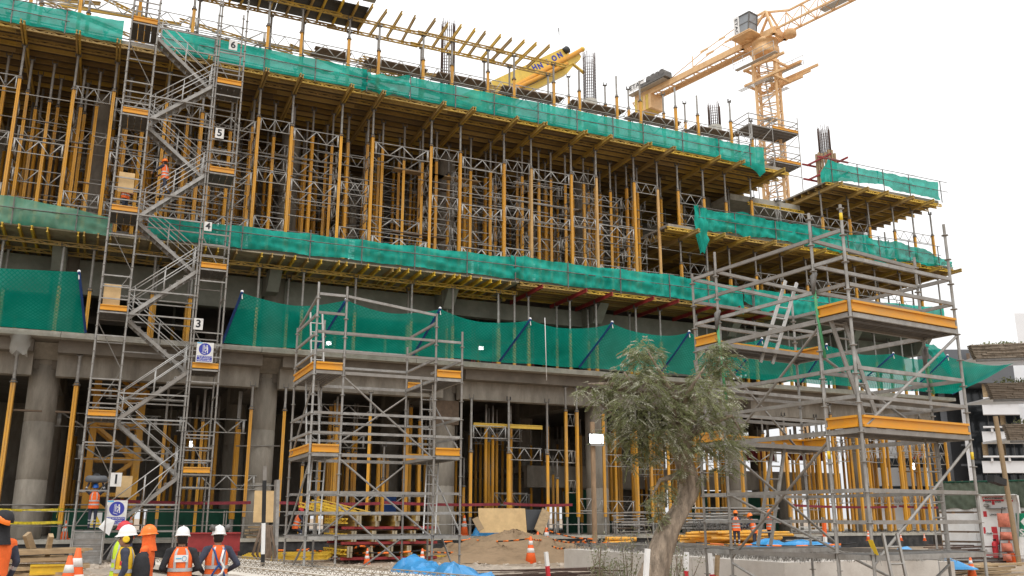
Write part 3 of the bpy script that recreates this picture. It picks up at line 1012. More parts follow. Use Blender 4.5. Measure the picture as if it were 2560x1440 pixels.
for k, (x0, x1, y, z) in enumerate([(16.7, 18.6, 42, 5.6), (18.7, 20.7, 42.3, 4.6), (20.85, 22.5, 42.3, 4.55), (21.9, 22.5, 42, 6.4), (21.9, 22.5, 42, 4.5), (21.9, 22.5, 42, 3.0), (22.6, 24.1, 42, 2.1), (24.2, 26.1, 42.3, 4.4),
                                    (26.1, 29, 42.3, 4.3), (29, 33, 42.6, 4.2), (31, 36, 42.3, 4.9), (36.2, 38.6, 42, 4.8), (36.2, 38.6, 42, 2.2), (24.1, 26.1, 42.2, 2.0), (9, 12, 44.4, 5.1), (11, 14.5, 44.4, 2.4), (9.6, 12.6, 44.6, 6.6), (3, 6, 43, 5.5), (4, 6.6, 43, 3.0), (-2, 2.4, 45, 5.7), (-1, 3, 45, 4.3), (0, 3.5, 44, 6.9)]):
    brace((x0, y, z), (x1, y, z), 'grey lattice frame between ground floor props ' + ['right of the middle scaffold', 'above the plywood sheet', 'left of the lamp post, wide', 'at the top of the narrow tower', 'in the middle of the narrow tower', 'low in the narrow tower',
          'beside the lamp post low down', 'right of the lamp post', 'behind the tree crown left', 'behind the tree crown', 'behind the tree crown right', 'right of the tree, high', 'right of the tree, low', 'left of the tree, low', 'inside the middle scaffold, mid height',
          'inside the middle scaffold, low', 'inside the middle scaffold, high', 'right of the stair tower, high', 'right of the stair tower, low', 'behind the stair tower, middle', 'behind the stair tower, low', 'behind the stair tower, high'][k], 'brace frames of the ground floor')
beam('edge_beam', (16.8, 42.05, 6.25), (20.6, 42.05, 6.25), U_IB, bld)
# shoring wood on the far right of the ground floor, beyond the slab end
k = 0
for i in range(9):
    for j in range(4):
        x, y = 39.6 + i * 1.15 + RNG.uniform(-.3, .3) + j * .35, 41.4 + j * 1.7 + RNG.uniform(-.3, .3)
        k += 1
        lab = ('slim front prop of the cluster behind the right scaffold, %s from the left' % ORD[i]) if j == 0 else 'slim yellow prop inside the cluster behind the right scaffold'
        if j > 1:
            prop_far(x, y, Z0, 7.3, .5)
            continue
        prop(x, y, 0.2 if x > 50 else Z0, 7.3 + (1.0 if j == 0 and i % 3 == 0 else 0), .5, .1, lab, 'prop cluster behind the right scaffold', wide=.9)
        if i < 8:
            for z in (2.6, 5.0, 5.7):
                if RNG.random() < .7: (brace((x, y, z), (x + 1.2, y, z), 'lattice frame in the front of the right prop cluster, %s bay, %s' % (ORD[i], 'low' if z < 3 else 'upper' if z > 5.2 else 'middle'), 'frames of the prop cluster') if j == 0 else brace_far((x, y, z), (x + 1.2, y, z)))

o = FAR['prop'].build('shoring_props', 'prop')
tag(o, 'yellow tubes of the many props deep inside the storeys', None, None, 'stuff')
o = FAR['galv'].build('shoring_prop_heads', 'galv')
tag(o, 'grey inner tubes of the many props deep inside the storeys', None, None, 'stuff')
o = FAR['frame'].build('brace_frames', 'galv_frame')
tag(o, 'grey lattice frames and tubes deep inside the storeys', None, None, 'stuff')

# ================================================================ green edge sheets with guardrails
def sheet(name, pts, y, label, group, m='green_sheet', wr=1.0, seed=0, nx=14, name_cat='edge sheet'):
    """pts = [(x, ztop, zbot), ...] along the edge; cloth hangs between them with folds"""
    rg = np.random.default_rng(seed)
    pts = np.array(pts, float)
    n = max(24, int((pts[-1, 0] - pts[0, 0]) * nx))
    X = np.linspace(pts[0, 0], pts[-1, 0], n)
    ZT = np.interp(X, pts[:, 0], pts[:, 1])
    ZB = np.interp(X, pts[:, 0], pts[:, 2])
    H = 13
    ph = rg.uniform(0, 6.28, 6)
    P = []
    UVs = []
    for j in range(H):
        t = j / (H - 1)
        row, ru = [], []
        for i in range(n):
            x = X[i]
            # distance into the span between posts drives sag and belly
            k = np.searchsorted(pts[:, 0], x, 'right') - 1
            k = min(max(k, 0), len(pts) - 2)
            s = (x - pts[k, 0]) / max(pts[k + 1, 0] - pts[k, 0], 1e-6)
            sag = math.sin(math.pi * s)
            bell = sag * math.sin(math.pi * t) * 0.10 * (1 + .5 * math.sin(k * 2.3 + ph[0]))
            f = (.030 * math.sin(5.1 * x + 4 * t * (1 if k % 2 else -1) + ph[1]) + .026 * math.sin(9.7 * x - 7.0 * t + ph[2])
                 + .022 * math.sin(2.2 * x + 11 * t + ph[3]) + .018 * math.sin(17 * x + 9 * t + 2 * math.sin(3 * x)) + .03 * math.sin(14 * t + 3 * s + k)) * wr * .75 * (1.2 - .8 * t * (1 - sag))
            z = ZB[i] - .07 + (ZT[i] - ZB[i] + .07) * t - (.06 * sag * t * wr) + (.02 * math.sin(1.9 * x + ph[4]) + .05 * sag * (wr - .6)) * (1 - t) * wr
            row.append((x, y - .04 - bell + f, z))
            ru.append((x, z))
        P.append(row)
        UVs.append(ru)
    return MB().grid(P, 0, True, UVs).solo(name, m, label, name_cat, group)


def rail(label, xs, y, z0, z1, group='guardrails along the deck edges', mids=(0.5, 1.0), ext=.3, m='galv_dark'):
    t = thing('guardrail', label, 'guardrail', (xs[0], y, z0), group)
    for x in xs:
        barp('post', (x, y, z0 - .15), (x, y, z1), .045, .045, m, t)
    for f in mids:
        z = z0 + (z1 - z0) * f - .03
        for a, c in zip(xs[:-1], xs[1:]):
            rod('rail', (a - ext * .5, y - .045, z + RNG.uniform(-.02, .02)), (c + ext * .5, y - .045, z + RNG.uniform(-.02, .02)), .023, m, t, 5)
    return t


def px_x(p, Y, yy): return [at(a, yy, Y=Y).x for a in p]


YN = 40.92
GN = 'green sheets along the deck edges'
# top deck
xs = [-12, -9.5, -7.2, -5.4, -3.3, -.98]
sheet('edge_sheet', [(x, 23.55 + .03 * i, 22.62) for i, x in enumerate(xs)], YN, 'green sheet on the top deck edge left of the stair tower', GN, seed=1)
rail('steel guardrail behind the top left green sheet, left of the stair tower', xs[:-1], 40.8, 22.6, 23.6)
xs = [.62, 3.0, 5.3, 7.75, 10.35]
sheet('edge_sheet', [(x, 23.72, 22.65) for x in xs], YN, 'long green sheet on the top deck edge crossing behind the number 6 sign', GN, seed=2, wr=.5)
rail('steel guardrail on the top deck just right of the stair tower', xs, 40.8, 22.6, 23.75)
sheet('edge_sheet', [(10.1, 23.7, 22.5), (11.2, 23.62, 22.45), (12.6, 23.85, 22.62)], YN - .06, 'crumpled green sheet gathered at one post on the top deck edge', GN, seed=3, wr=2.2)
xs = [12.62, 15.1, 17.3, 19.9, 22.3, 24.6, 26.6, 29.3, 31.9]
sheet('edge_sheet', [(x, 23.8, 22.66) for x in xs], YN, 'longest green sheet on the top deck edge below the yellow crane boom', GN, seed=4, wr=.55)
rail('steel guardrail on the top deck in front of the loose prop row', xs + [34.2], 40.8, 22.6, 23.85)
sheet('edge_sheet', [(31.7, 23.8, 22.66), (34.2, 23.75, 22.4), (34.9, 23.8, 21.9), (35.3, 23.85, 22.3)], YN - .05, 'green sheet end drooping below the edge at the right end of the top deck', GN, seed=5, wr=1.2)
# second deck
xs = [-12, -8.5, -4.3, -1.9, -.5]
sheet('edge_sheet', [(-12, 14.7, 13.65), (-8.5, 14.7, 13.62), (-4.4, 14.72, 13.62), (-2.0, 14.52, 13.6), (-.5, 14.3, 13.55)], YN, 'faded old green sheet on the second deck left of the stair tower', GN, 'green_old', seed=6, wr=.6)
rail('steel guardrail of the second deck left of the stair tower', xs, 40.78, 13.6, 14.65, mids=(.6,))
xs = [.9, 2.2, 4.9, 7.98, 10.45, 13.1, 15.85, 18.5]
sheet('edge_sheet', [(x, 14.62 + .03 * i, 13.72 - .03 * (i < 3)) for i, x in enumerate(xs)], YN, 'wrinkled green sheet on the second deck from the stair tower to the seam', GN, seed=7, wr=1.1)
rail('steel guardrail of the second deck right of the stair tower', xs, 40.76, 13.6, 14.85, mids=(.58,))
sheet('edge_sheet', [(18.3, 14.9, 13.8), (19.1, 14.95, 13.7), (21.6, 14.85, 13.65), (24.8, 14.9, 13.7), (27.9, 14.95, 13.65), (30.4, 14.9, 13.6), (33.0, 14.75, 13.2)], YN - .04, 'wrinkled green sheet on the second deck right of the seam', GN, seed=8, wr=1.3)
rail('steel guardrail of the second deck above the red beams', [18.5, 21.55, 24.75, 27.9, 30.5, 33.6], 40.74, 13.6, 14.9, mids=(.55,))
sheet('edge_sheet', [(33.1, 14.85, 14.0), (35.2, 14.7, 13.1), (38.0, 14.8, 13.6), (41, 14.85, 13.7), (45, 14.95, 13.8), (49.2, 15.1, 13.85)], YN - .02, 'green sheet on the second deck behind the right scaffold ladder', GN, seed=9, wr=1.2)
rail('steel guardrail of the second deck behind the right scaffold', [33.7, 36.5, 39.4, 42.2, 45.2, 48.8], 40.74, 13.6, 15.0, mids=(.55,))
# middle deck of the right block
sheet('edge_sheet', [(30.0, 19.35, 18.05), (31.2, 19.15, 17.95), (33.4, 19.4, 17.95), (36.3, 19.15, 18.0)], YN, 'green sheet hanging loose over the middle deck, left end', GN, seed=10, wr=1.6)
sheet('edge_sheet', [(29.85, 19.35, 17.2), (30.1, 19.38, 16.3), (30.45, 19.25, 16.4), (30.75, 19.2, 17.3)], YN - .12, 'loose green sheet tail hanging down from the middle deck corner', GN, seed=11, wr=2.2, nx=30)
sheet('edge_sheet', [(36.1, 19.2, 18.0), (38.3, 19.3, 17.9), (40.8, 19.05, 17.8), (43.2, 19.25, 17.9)], YN - .03, 'green sheet on the middle deck, central piece behind the right scaffold', GN, seed=12, wr=1.6)
sheet('edge_sheet', [(43.0, 19.2, 17.7), (44.3, 19.0, 17.3), (45.6, 19.15, 17.8), (48.0, 18.9, 17.8), (50.5, 18.3, 17.9)], YN - .05, 'green sheet on the middle deck slumping at its right end', GN, seed=13, wr=1.9)
rail('steel guardrail of the middle deck in the right block', [30.2, 32.7, 35.7, 38.5, 41.4, 44.0, 46.6, 49.2], 40.76, 17.95, 19.2)
# top right corner
sheet('edge_sheet', [(39.75, 22.9, 22.3), (40.45, 23.95, 22.5), (42.5, 23.8, 22.75), (44.7, 23.85, 22.95)], YN, 'green sheet on the top right corner deck beside the column formwork', GN, seed=14, wr=1.2)
sheet('edge_sheet', [(44.6, 23.85, 23.0), (46.0, 23.85, 22.75), (48, 23.85, 22.7), (50.1, 23.9, 22.65)], YN - .02, 'green sheet on the top right corner deck, outer end', GN, seed=15, wr=1.2)
rail('steel guardrail of the top right corner deck', [40.6, 42.8, 45.0, 47.3, 50.2], 40.78, 22.55, 23.95, ext=1.2)
# torn strip hanging at the far right end
sheet('edge_sheet', [(47.5, 12.6, 12.3), (48.3, 12.6, 11.6), (49.0, 12.3, 11.0), (49.6, 11.2, 10.6)], 41.2, 'torn green strip hanging from the right end of the second deck', GN, seed=16, wr=1.2)
# magenta net bundle at the very top left
b = MB()
P = [[(-1.0 + 1.6 * i / 18, 41.4 + .1 * math.sin(i * 1.7), 25.6 + .55 * j / 5 + .05 * math.sin(i + j)) for i in range(19)] for j in range(6)]
b.grid(P).solo('net_bundle', 'pink', 'magenta plastic net hung at the top of the stair tower', 'netting')

# ================================================================ catch nets on blue arms over the first floor
ARMS = [(-1.05, 9.2, -1.5, 11.3), (4.42, 9.2, 4.85, 11.12), (8.5, 9.2, 9.37, 11.22), (13.2, 9.3, 13.83, 11.24), (17.7, 9.3, 18.49, 11.15), (22.2, 9.3, 23.11, 11.4), (27.2, 9.35, 27.8, 11.3),
        (31.9, 9.4, 32.6, 11.3), (36.9, 9.4, 37.2, 11.33), (41.0, 9.4, 42.3, 11.2), (45.6, 9.4, 46.8, 11.4)]
WHERE = ['left of the stair tower', 'right of the stair tower', 'behind the middle scaffold, left', 'behind the middle scaffold, right', 'right of the middle scaffold', 'above the left of the tree',
         'above the tree', 'behind the left scaffold posts', 'behind the leaning ladder', 'behind the right scaffold, centre', 'near the right end']
for k, (xb, zb, xt, zt) in enumerate(ARMS):
    t = thing('outrigger', 'blue arm holding out the dark green catch net ' + WHERE[k], 'outrigger', (xb, 41.0, zb), 'blue catch net arms')
    barp('arm', (xb, 40.9, zb + .02), (xt, 38.92, zt), .085, .085, 'blue', t)
    rod('strap', (xt, 39.0, zt - .03), (xt + .03, 38.97, zt - .3), .025, 'white', t, 5)
    b = MB()
    b.ball((xt, 38.98, zt + .02), .07)
    b.build('end_cap', 'white', t)
a2 = thing('outrigger', 'blue arm of the catch net sticking out beyond the right end of the building', 'outrigger', (49.3, 41, 9.4), 'blue catch net arms')
barp('arm', (49.2, 40.98, 9.4), (52.6, 39.6, 11.3), .07, .07, 'blue', a2)


def catch(a, c, label, seed, sag=.75, lean=0.0):
    n, H = 30, 15
    (xb0, zb0, xt0, zt0), (xb1, zb1, xt1, zt1) = a, c
    P, U = [], []
    for j in range(H):
        t = j / (H - 1)
        row, ru = [], []
        for i in range(n):
            s = i / (n - 1)
            x = (xb0 + (xb1 - xb0) * s) * (1 - t) + (xt0 + (xt1 - xt0) * s) * t
            z = (zb0 + (zb1 - zb0) * s) * (1 - t) + (zt0 + (zt1 - zt0) * s) * t
            y = 40.95 * (1 - t) + 39.0 * t
            sg = math.sin(math.pi * s) ** .8
            z -= sag * sg * (t ** 2) * .8 + .42 * math.sin(math.pi * t) * sg - .02 * math.sin(9 * s + seed + 5 * t)
            y -= .45 * math.sin(math.pi * t) * sg
            row.append((x, y, max(z, 9.0 if t < .3 else 8.9)))
            ru.append((x, t * 3.0))
        P.append(row)
        U.append(ru)
    o = MB().grid(P, 0, True, U)
    o = o.solo('catch_net', 'catch', label, 'safety net', 'dark green catch nets')
    return o


catch((-12, 9.2, -12.5, 11.3), (-1.05, 9.2, -1.5, 11.3), 'dark green catch net bulging out left of the stair tower', 1, .25)
NW = ['right beside the stair tower', 'behind the left half of the middle scaffold', 'behind the right half of the middle scaffold', 'right of the middle scaffold', 'above the left edge of the tree',
      'left above the tree crown', 'behind the tree top and scaffold', 'between the two left post lines of the right scaffold', 'behind the ladder of the right scaffold']
for k in range(1, 10):
    catch(ARMS[k], ARMS[k + 1], 'dark green catch net ' + NW[k - 1], k, .5 if k < 7 else .35)
catch(ARMS[10], (49.3, 9.4, 52.7, 11.35), 'dark green catch net stretched past the right end of the building', 12, .4)
# rope hanging in front of the net
b = MB()
b.path([(19.3, 39.0, 11.3), (19.32, 38.98, 10.0), (19.35, 38.97, 8.2)], .02, 5)
b.solo('rope', 'white', 'white rope hanging from the catch net right of the middle scaffold', 'rope')
for k, (x, y, z, w) in enumerate(((15.75, 43.4, 10.35, 'right of'), (8.0, 43.4, 10.2, 'at the left edge of'))):
    pass
lamp_pos = [at(1203, 870, Y=43.0), at(822, 858, Y=43.0)]
for k, p in enumerate(lamp_pos):
    t = thing('floodlight', ('lit square lamp shining through the catch net right of the middle scaffold', 'lit square lamp seen through the middle scaffold ladder')[k], 'lamp', p, 'lit site lamps')
    boxp('lamp_body', p.x - .13, p.x + .13, p.y + .03, p.y + .15, p.z - .11, p.z + .11, 'black', t)
    for a in (-.065, .065):
        for c in (-.05, .05): boxp('led_panel', p.x + a - .06, p.x + a + .06, p.y, p.y + .03, p.z + c - .04, p.z + c + .04, 'floodlight', t)
    rod('bracket', (p.x, p.y + .1, p.z), (p.x, p.y + .1, Z1), .02, 'galv_dark', t)

# ================================================================ top deck: props, beams and joists against the sky
PXT = [-7.5, -4.9, -2.9, -.4, 2.0, 5.53, 7.19, 9.62, 11.22, 13.66, 15.3, 17.42, 19.0, 21.48]
GT = 'props standing on the top deck'
TOPZ = 26.95
RYB = 43.3
for i, x in enumerate(PXT):
    lab = 'yellow prop on the top deck under the roof beams, %s %s the stair tower' % ((ORD[sum(1 for q in PXT if 3 < q < x)], 'right of') if x > 3 else (ORD[sum(1 for q in PXT if x < q < 3)], 'leftwards from'))
    prop(x, 42.0, Z3, TOPZ, 1.25 + RNG.uniform(-.2, .2), 0, lab, GT)
for i, x in enumerate(PXT):
    prop(x + .3, RYB, Z3, TOPZ, 1.9, 0, uniq('second-row yellow prop under the roof beams, %s' % behind(x + .7, PXT, 'prop', 3.0)), GT)
    if x < 11: prop(x + .9, 48.6, Z3, TOPZ, 1.7, 0, uniq('third-row yellow prop under the roof beams, %s' % behind(x + .7, PXT, 'prop', 3.0)), GT)
LOOSE = [(1421, 575, 45.5), (1447, 525, 42), (1512, 640, 45.5), (1540, 570, 42), (1570, 670, 45.5), (1598, 605, 42), (1657, 710, 45.5), (1686, 655, 42), (1711, 775, 45.5), (1741, 715, 42), (1823, 765, 42), (1845, 970, 45), (1877, 910, 42.2)]
for i, (px, zy, Y) in enumerate(LOOSE):
    p = at(px, zy / 3.0, Y=Y)
    if p.z < 24.2: p.z = 24.9
    prop(p.x, Y, Z3, p.z, min(1.3, (p.z - Z3) * .35), 0, 'free-standing prop with bare head on the top deck, %s from the roof beams' % ORD[i], GT, head=(i % 2 == 0))
PXL = PXT + [at(px, zy / 3.0, Y=42).x for px, zy, Y in LOOSE if Y < 43]
for i in range(len(PXL) - 1):
    a, c = PXL[i], PXL[i + 1]
    if c - a < .8: continue
    brace((a, 42, 24.6), (c, 42, 24.6), 'grey lattice frame on the top deck, %s span %s' % ((ORD[sum(1 for q in PXL if 3 < q < a)], 'right of the stair tower') if a > 3 else (ORD[sum(1 for q in PXL if c < q < 5.6)], 'left of the tower stairs')), 'brace frames of the top deck')
    if RNG.random() < .6: brace((a, RYB, 24.6), (c, RYB, 24.6), uniq('second-row lattice frame on the top deck, %s' % behind(a + .7, PXL, 'prop', 3.0)), 'brace frames of the top deck')
    for z in (24.1, 23.6): barp('edge_rail', (a, RYB + .1, z), (c, RYB + .1, z), .04, .04, 'galv_dark', bld)
# wooden walkway boards
for k, (p0, p1) in enumerate((((780, 115), (870, 138)), ((907, 145), (1053, 180)), ((1077, 180), (1213, 213)), ((1240, 210), (1385, 243)), ((1410, 247), (1537, 275)), ((1560, 275), (1680, 303)), ((1706, 306), (1820, 333)))):
    a, c = at(*p0, Y=43.6), at(*p1, Y=43.6)
    t = thing('walkway', 'brown wooden walkway on the top deck frames, %s from the stair tower' % ORD[k], 'walkway', (a.x, 43.4, a.z - 1.1), 'wooden walkways on the top deck')
    for q in range(3): boxp('plank', a.x + RNG.uniform(-.12, .12), c.x + RNG.uniform(-.12, .12), 42.45 + q * .36, 42.79 + q * .36, 25.24, 25.3, 'wood_dark', t)
# roof beams and joists
rg = 'roof formwork beams on the top deck'
for y, z in ((42.0, TOPZ + .12), (RYB, TOPZ + .12)):
    x = -14.0
    k = 0
    while x < 21.5:
        x1 = min(x + 4.6, 22.2 if y < 43 else 22.0)
        o = beam('roof_beam', (x - .3, y + (.05 if k % 2 else -.05), z), (x1 + .15, y + (.05 if k % 2 else -.05), z), U_L)
        n = ('front', 'rear')[y > 43]
        tag(o, 'yellow lattice beam over the top deck props, %s line, %s' % (n, ('%s right of the stair tower' % ORD[int((x - 3) // 4.3)]) if x > 3 else ('%s left of the tower' % ORD[int((3 - x) // 4.3)])), 'beam', rg)
        x = x1
        k += 1
x = -6.5
jx = []
while x < 21.3:
    jx.append(x)
    x += RNG.choice([.62, .78, .9, .7])
for k, x in enumerate(jx):
    e = RNG.uniform(-.25, .25)
    o = beam('roof_joist', (x + RNG.uniform(-.1, .1), 40.8 + e * .5, TOPZ + .33), (x + RNG.uniform(-.1, .1), 43.6 + e * .5, TOPZ + .33), U_IB if RNG.random() < .4 else U_I)
    tag(o, 'yellow timber joist lying across the roof beams, %s' % (('%s from their right end' % ORD[len(jx) - 1 - k]) if len(jx) - 1 - k < 30 else 'at the left under the dark panels'), 'joist', 'joists across the roof beams')
b = MB()
for k in range(6): b.box(-2.9 + k * 2.22, -2.9 + k * 2.22 + 2.2, 41.2, 43.5, TOPZ + .435, TOPZ + .46)
b.solo('plywood_stack', 'ply_black', 'dark plywood panels laid on the joists at the top left', 'plywood')
for k in range(7):
    o = beam('stored_beam', (11.0 + RNG.uniform(-.2, .2), 44.2 + k * .16, 26.0 + .25 * (k % 2)), (14.2 + RNG.uniform(-.4, .4), 44.3 + k * .16, 26.02 + .25 * (k % 2)), U_L)
    tag(o, 'lattice beam in the bundle stored under the right roof beams', 'beam', 'bundle of stored beams')
for k in range(14):
    o = beam('stored_beam', (-8 + k * 1.9 + RNG.uniform(-.2, .2), 44.0 + RNG.uniform(0, 2.5), 25.6 + RNG.uniform(-.6, 1.2)), (-2.2 + k * 1.9, 44.2 + RNG.uniform(0, 2.5), 25.7 + RNG.uniform(-.6, 1.2)), U_L if k % 2 else U_I)
    tag(o, 'yellow beam among the clutter at the top left behind the stair tower', 'beam', 'beams among the top left clutter')
for k in range(5):
    b = MB()
    x = -7 + k * 3.1
    b.box(x, x + 1.7, 47.5, 47.7, Z3, 24.1 + .3 * (k % 2))
    b.solo('parapet_block', 'conc', 'grey concrete block on the top deck behind the stair tower', 'concrete block', 'concrete blocks on the top deck')


# ================================================================ column starter cages
def cage(cx, cy, z0, z1, r, label, nb=18, tilt=0.0):
    t = thing('rebar_cage', label, 'rebar cage', (cx, cy, z0), 'rebar cages above the columns')
    b = MB()
    for k in range(nb):
        a = 2 * math.pi * k / nb
        for dr in (0, .045):
            b.tube((cx + (r - dr) * math.cos(a + dr), cy + (r - dr) * math.sin(a + dr), z0), (cx + (r - dr) * math.cos(a + dr), cy + (r - dr) * math.sin(a + dr), z1 + RNG.uniform(-.15, .3)), .016, 4)
    b.build('bars', 'rust', t)
    z = z0 + .1
    b = MB()
    while z < z1:
        b.path([(cx + r * math.cos(2 * math.pi * k / 16), cy + r * math.sin(2 * math.pi * k / 16), z) for k in range(17)], .011, 4, caps=False)
        z += .2 if z < z0 + (z1 - z0) * .75 else .5
    b.build('hoops', 'rust', t)
    return t


for k, (px, y0, y1, Yc, r) in enumerate(((1118, 225, 60, 47, .42), (1475, 250, 140, 47, .42), (1787, 315, 266, 47, .42), (2064, 392, 326, 46, .42))):
    a, c = at(px, y0, Y=Yc), at(px, y1, Y=Yc)
    zb = a.z if k else Z3
    cage(a.x, Yc, zb - .3, c.z, r, ('round rebar cage behind the roof joists on the top deck', 'tall round rebar cage right of the crane boom', 'short round rebar cage left of the tower crane mast', 'rebar cage rising from timber column formwork at the right')[k])
    if k in (1, 2):
        b = MB()
        b.lathe([(.46, 0), (.46, a.z - Z3 - .05)], 18, (a.x, Yc, Z3))
        b.solo('column_stub', 'conc_edge', 'round concrete column stub under the %s' % ('tall cage right of the crane boom' if k == 1 else 'cage left of the tower crane'), 'column', None)
    if k == 3:
        t = thing('column_formwork', 'timber stave formwork with red steel clamps round the right column', 'formwork', (a.x, Yc, 22.6), None)
        for q in range(16):
            an = 2 * math.pi * q / 16
            p = Vector((a.x + .62 * math.cos(an), Yc + .62 * math.sin(an), 22.62))
            barp('stave', p, Vector((p.x, p.y, a.z + .15 + RNG.uniform(-.1, .15))), .13, .13, 'wood', t)
        for z in (at(2060, 444, Y=Yc).z, at(2060, 408, Y=Yc).z):
            for s in (-1, 1):
                barp('clamp', (a.x - 1.5, Yc + s * .78, z), (a.x + 1.3, Yc + s * .78, z), .09, .12, 'red', t)
                barp('clamp', (a.x + s * .78, Yc - 1.3, z + .13), (a.x + s * .78, Yc + 1.1, z + .13), .09, .12, 'red', t)
for k in range(26):
    x = RNG.uniform(13, 33)
    b = MB()
    for q in range(3): b.tube((x + q * .12, 44 + RNG.uniform(0, 2), Z3), (x + q * .12, 44 + RNG.uniform(0, 2), 23.9 + RNG.uniform(-.3, .3)), .012, 4)
    b.solo('starter_bars', 'rust', 'thin starter bars standing up behind the top green sheet', 'rebar', 'starter bars on the top deck')

# ================================================================ scaffolds
def scaffold(label, org, u, v, us, vs, z0, zt, group=None, ztop=None):
    t = thing('scaffold_tower', label, 'scaffold', org, group)
    O, U, V = Vector(org), Vector(u), Vector(v)
    def pt(i, j, z): return Vector((O.x + U.x * us[i] + V.x * vs[j], O.y + U.y * us[i] + V.y * vs[j], z))
    return t, pt


def post(t, pt, i, j, z0, z1, r=.024, step=.5, zs=0.0):
    a = pt(i, j, z0)
    o = rod('post', a, pt(i, j, z1), r, 'galv', t, 8)
    b = MB()
    z = zs
    while z < z1 - .05:
        if z > z0 + .1: b.lathe([(r, -.008), (.066, -.008), (.066, .008), (r, .008)], 8, (0, 0, z - z0))
        z += step
    if b.v:
        q = put('rosettes', b.mesh('rosettes', 'galv'), t, a - wpos(t))
        q['kind'] = 'stuff'
    return o


def ledger(t, a, c, h=.055, w=.05, name='ledger'):
    if t.name != 'stair_tower': h *= 1.18
    d = (c - a).normalized() * .035
    return barp(name, a + d, c - d, w, h, 'galv', t)


def toe(t, a, c, h=.2):
    d = (c - a).normalized() * .04
    a, c = a + d, c - d
    b = MB()
    dd = (c - a)
    n = Vector((-dd.y, dd.x, 0)).normalized()
    for z0, z1, w in ((0, .04, .1), (.04, h - .04, .025), (h - .04, h, .1)):
        A, C = a + Vector((0, 0, (z0 + z1) / 2)), c + Vector((0, 0, (z0 + z1) / 2))
        b.bar(A, C, w, z1 - z0)
    return b.build('toe_board', 'toe', t)


def planks(t, a, b_, c, d, n, m='galv'):
    """deck of n steel planks inside quad a-b (long side), d-c"""
    for k in range(n):
        f0, f1 = (k + .04) / n, (k + .96) / n
        p = [a.lerp(d, f0), a.lerp(d, f1), b_.lerp(c, f1), b_.lerp(c, f0)]
        m_ = MB()
        lo = [q - Vector((0, 0, .05)) for q in p]
        m_.add([*p, *lo], [(0, 1, 2, 3), (4, 7, 6, 5), (0, 4, 5, 1), (1, 5, 6, 2), (2, 6, 7, 3), (3, 7, 4, 0)])
        dl = (p[3] - p[0])
        # ribs below
        for q in range(1, 4):
            s = p[0].lerp(p[1], q / 4) - Vector((0, 0, .055))
            m_.bar(s, s + dl, .02, .02)
        m_.build('deck_plank', 'galv_dark', t)


def ladder(a, c, w, label, group, m='alu', side=None, step=.28):
    """free ladder leaned between two points"""
    t = thing('ladder', label, 'ladder', a, group)
    sd = Vector(side).normalized() * (w / 2)
    for s in (-1, 1): barp('stile', a + sd * s, c + sd * s, .035, .07, m, t)
    L_ = (c - a).length
    k = step
    while k < L_ - .05:
        p = a.lerp(c, k / L_)
        rod('rung', p - sd, p + sd, .018, m, t, 6)
        k += step
    return t


# ---- stair tower at the left
SX = [-.62, .44, 3.02, 4.12]
SY0, SY1 = 38.5, 40.1
st = thing('stair_tower', 'tall grey scaffold stair tower with amber toe boards climbing the left facade', 'stair tower', (1.7, 38.5, .2), None)
def spt(i, j, z): return Vector((SX[i], (SY0, SY1)[j], z))
TOP = 24.6
for i in range(4):
    for j in (0, 1):
        post(st, spt, i, j, .15, TOP if i in (0, 1) else TOP - .4 + i * .2, .036, .5, .6)
post(st, lambda i, j, z: Vector((SX[2] - .1, SY0, z)), 0, 0, .15, TOP, .03, .5, .6)
LD = [1.31, 5.56, 9.73, 13.91, 18.23, 22.5]      # left landings
RD = [3.47, 7.65, 11.89, 16.18, 20.35]           # right landings
for i, z in enumerate(LD):
    if i: planks(st, spt(0, 0, z), spt(0, 1, z), spt(1, 1, z), spt(1, 0, z), 4)
    else: planks(st, spt(0, 0, z), spt(0, 1, z), spt(1, 1, z), spt(1, 0, z), 3)
    ledger(st, spt(0, 0, z - .06), spt(1, 0, z - .06))
    ledger(st, spt(0, 1, z - .06), spt(1, 1, z - .06))
    for j in (0, 1): ledger(st, spt(j, 0, z - .06), spt(j, 1, z - .06))
    if i: toe(st, spt(0, 0, z + .02), spt(1, 0, z + .02), .22)
    if i:
        for dz in (.5, 1.0):
            ledger(st, spt(0, 0, z + dz), spt(1, 0, z + dz), .05, .04, 'guard_rail')
            ledger(st, spt(0, 0, z + dz), spt(0, 1, z + dz), .05, .04, 'guard_rail')
            ledger(st, spt(0, 1, z + dz), spt(1, 1, z + dz), .05, .04, 'guard_rail')
for i, z in enumerate(RD):
    planks(st, spt(2, 0, z), spt(2, 1, z), spt(3, 1, z), spt(3, 0, z), 4)
    toe(st, spt(2, 0, z + .02), spt(3, 0, z + .02), .22)
    for j in (0, 1):
        ledger(st, spt(2, j, z - .06), spt(3, j, z - .06))
        ledger(st, spt(2 + j, 0, z - .06), spt(2 + j, 1, z - .06))
    for dz in (.5, 1.0):
        ledger(st, spt(2, 0, z + dz), spt(3, 0, z + dz), .05, .04, 'guard_rail')
        ledger(st, spt(3, 0, z + dz), spt(3, 1, z + dz), .05, .04, 'guard_rail')
        ledger(st, spt(2, 1, z + dz), spt(3, 1, z + dz), .05, .04, 'guard_rail')
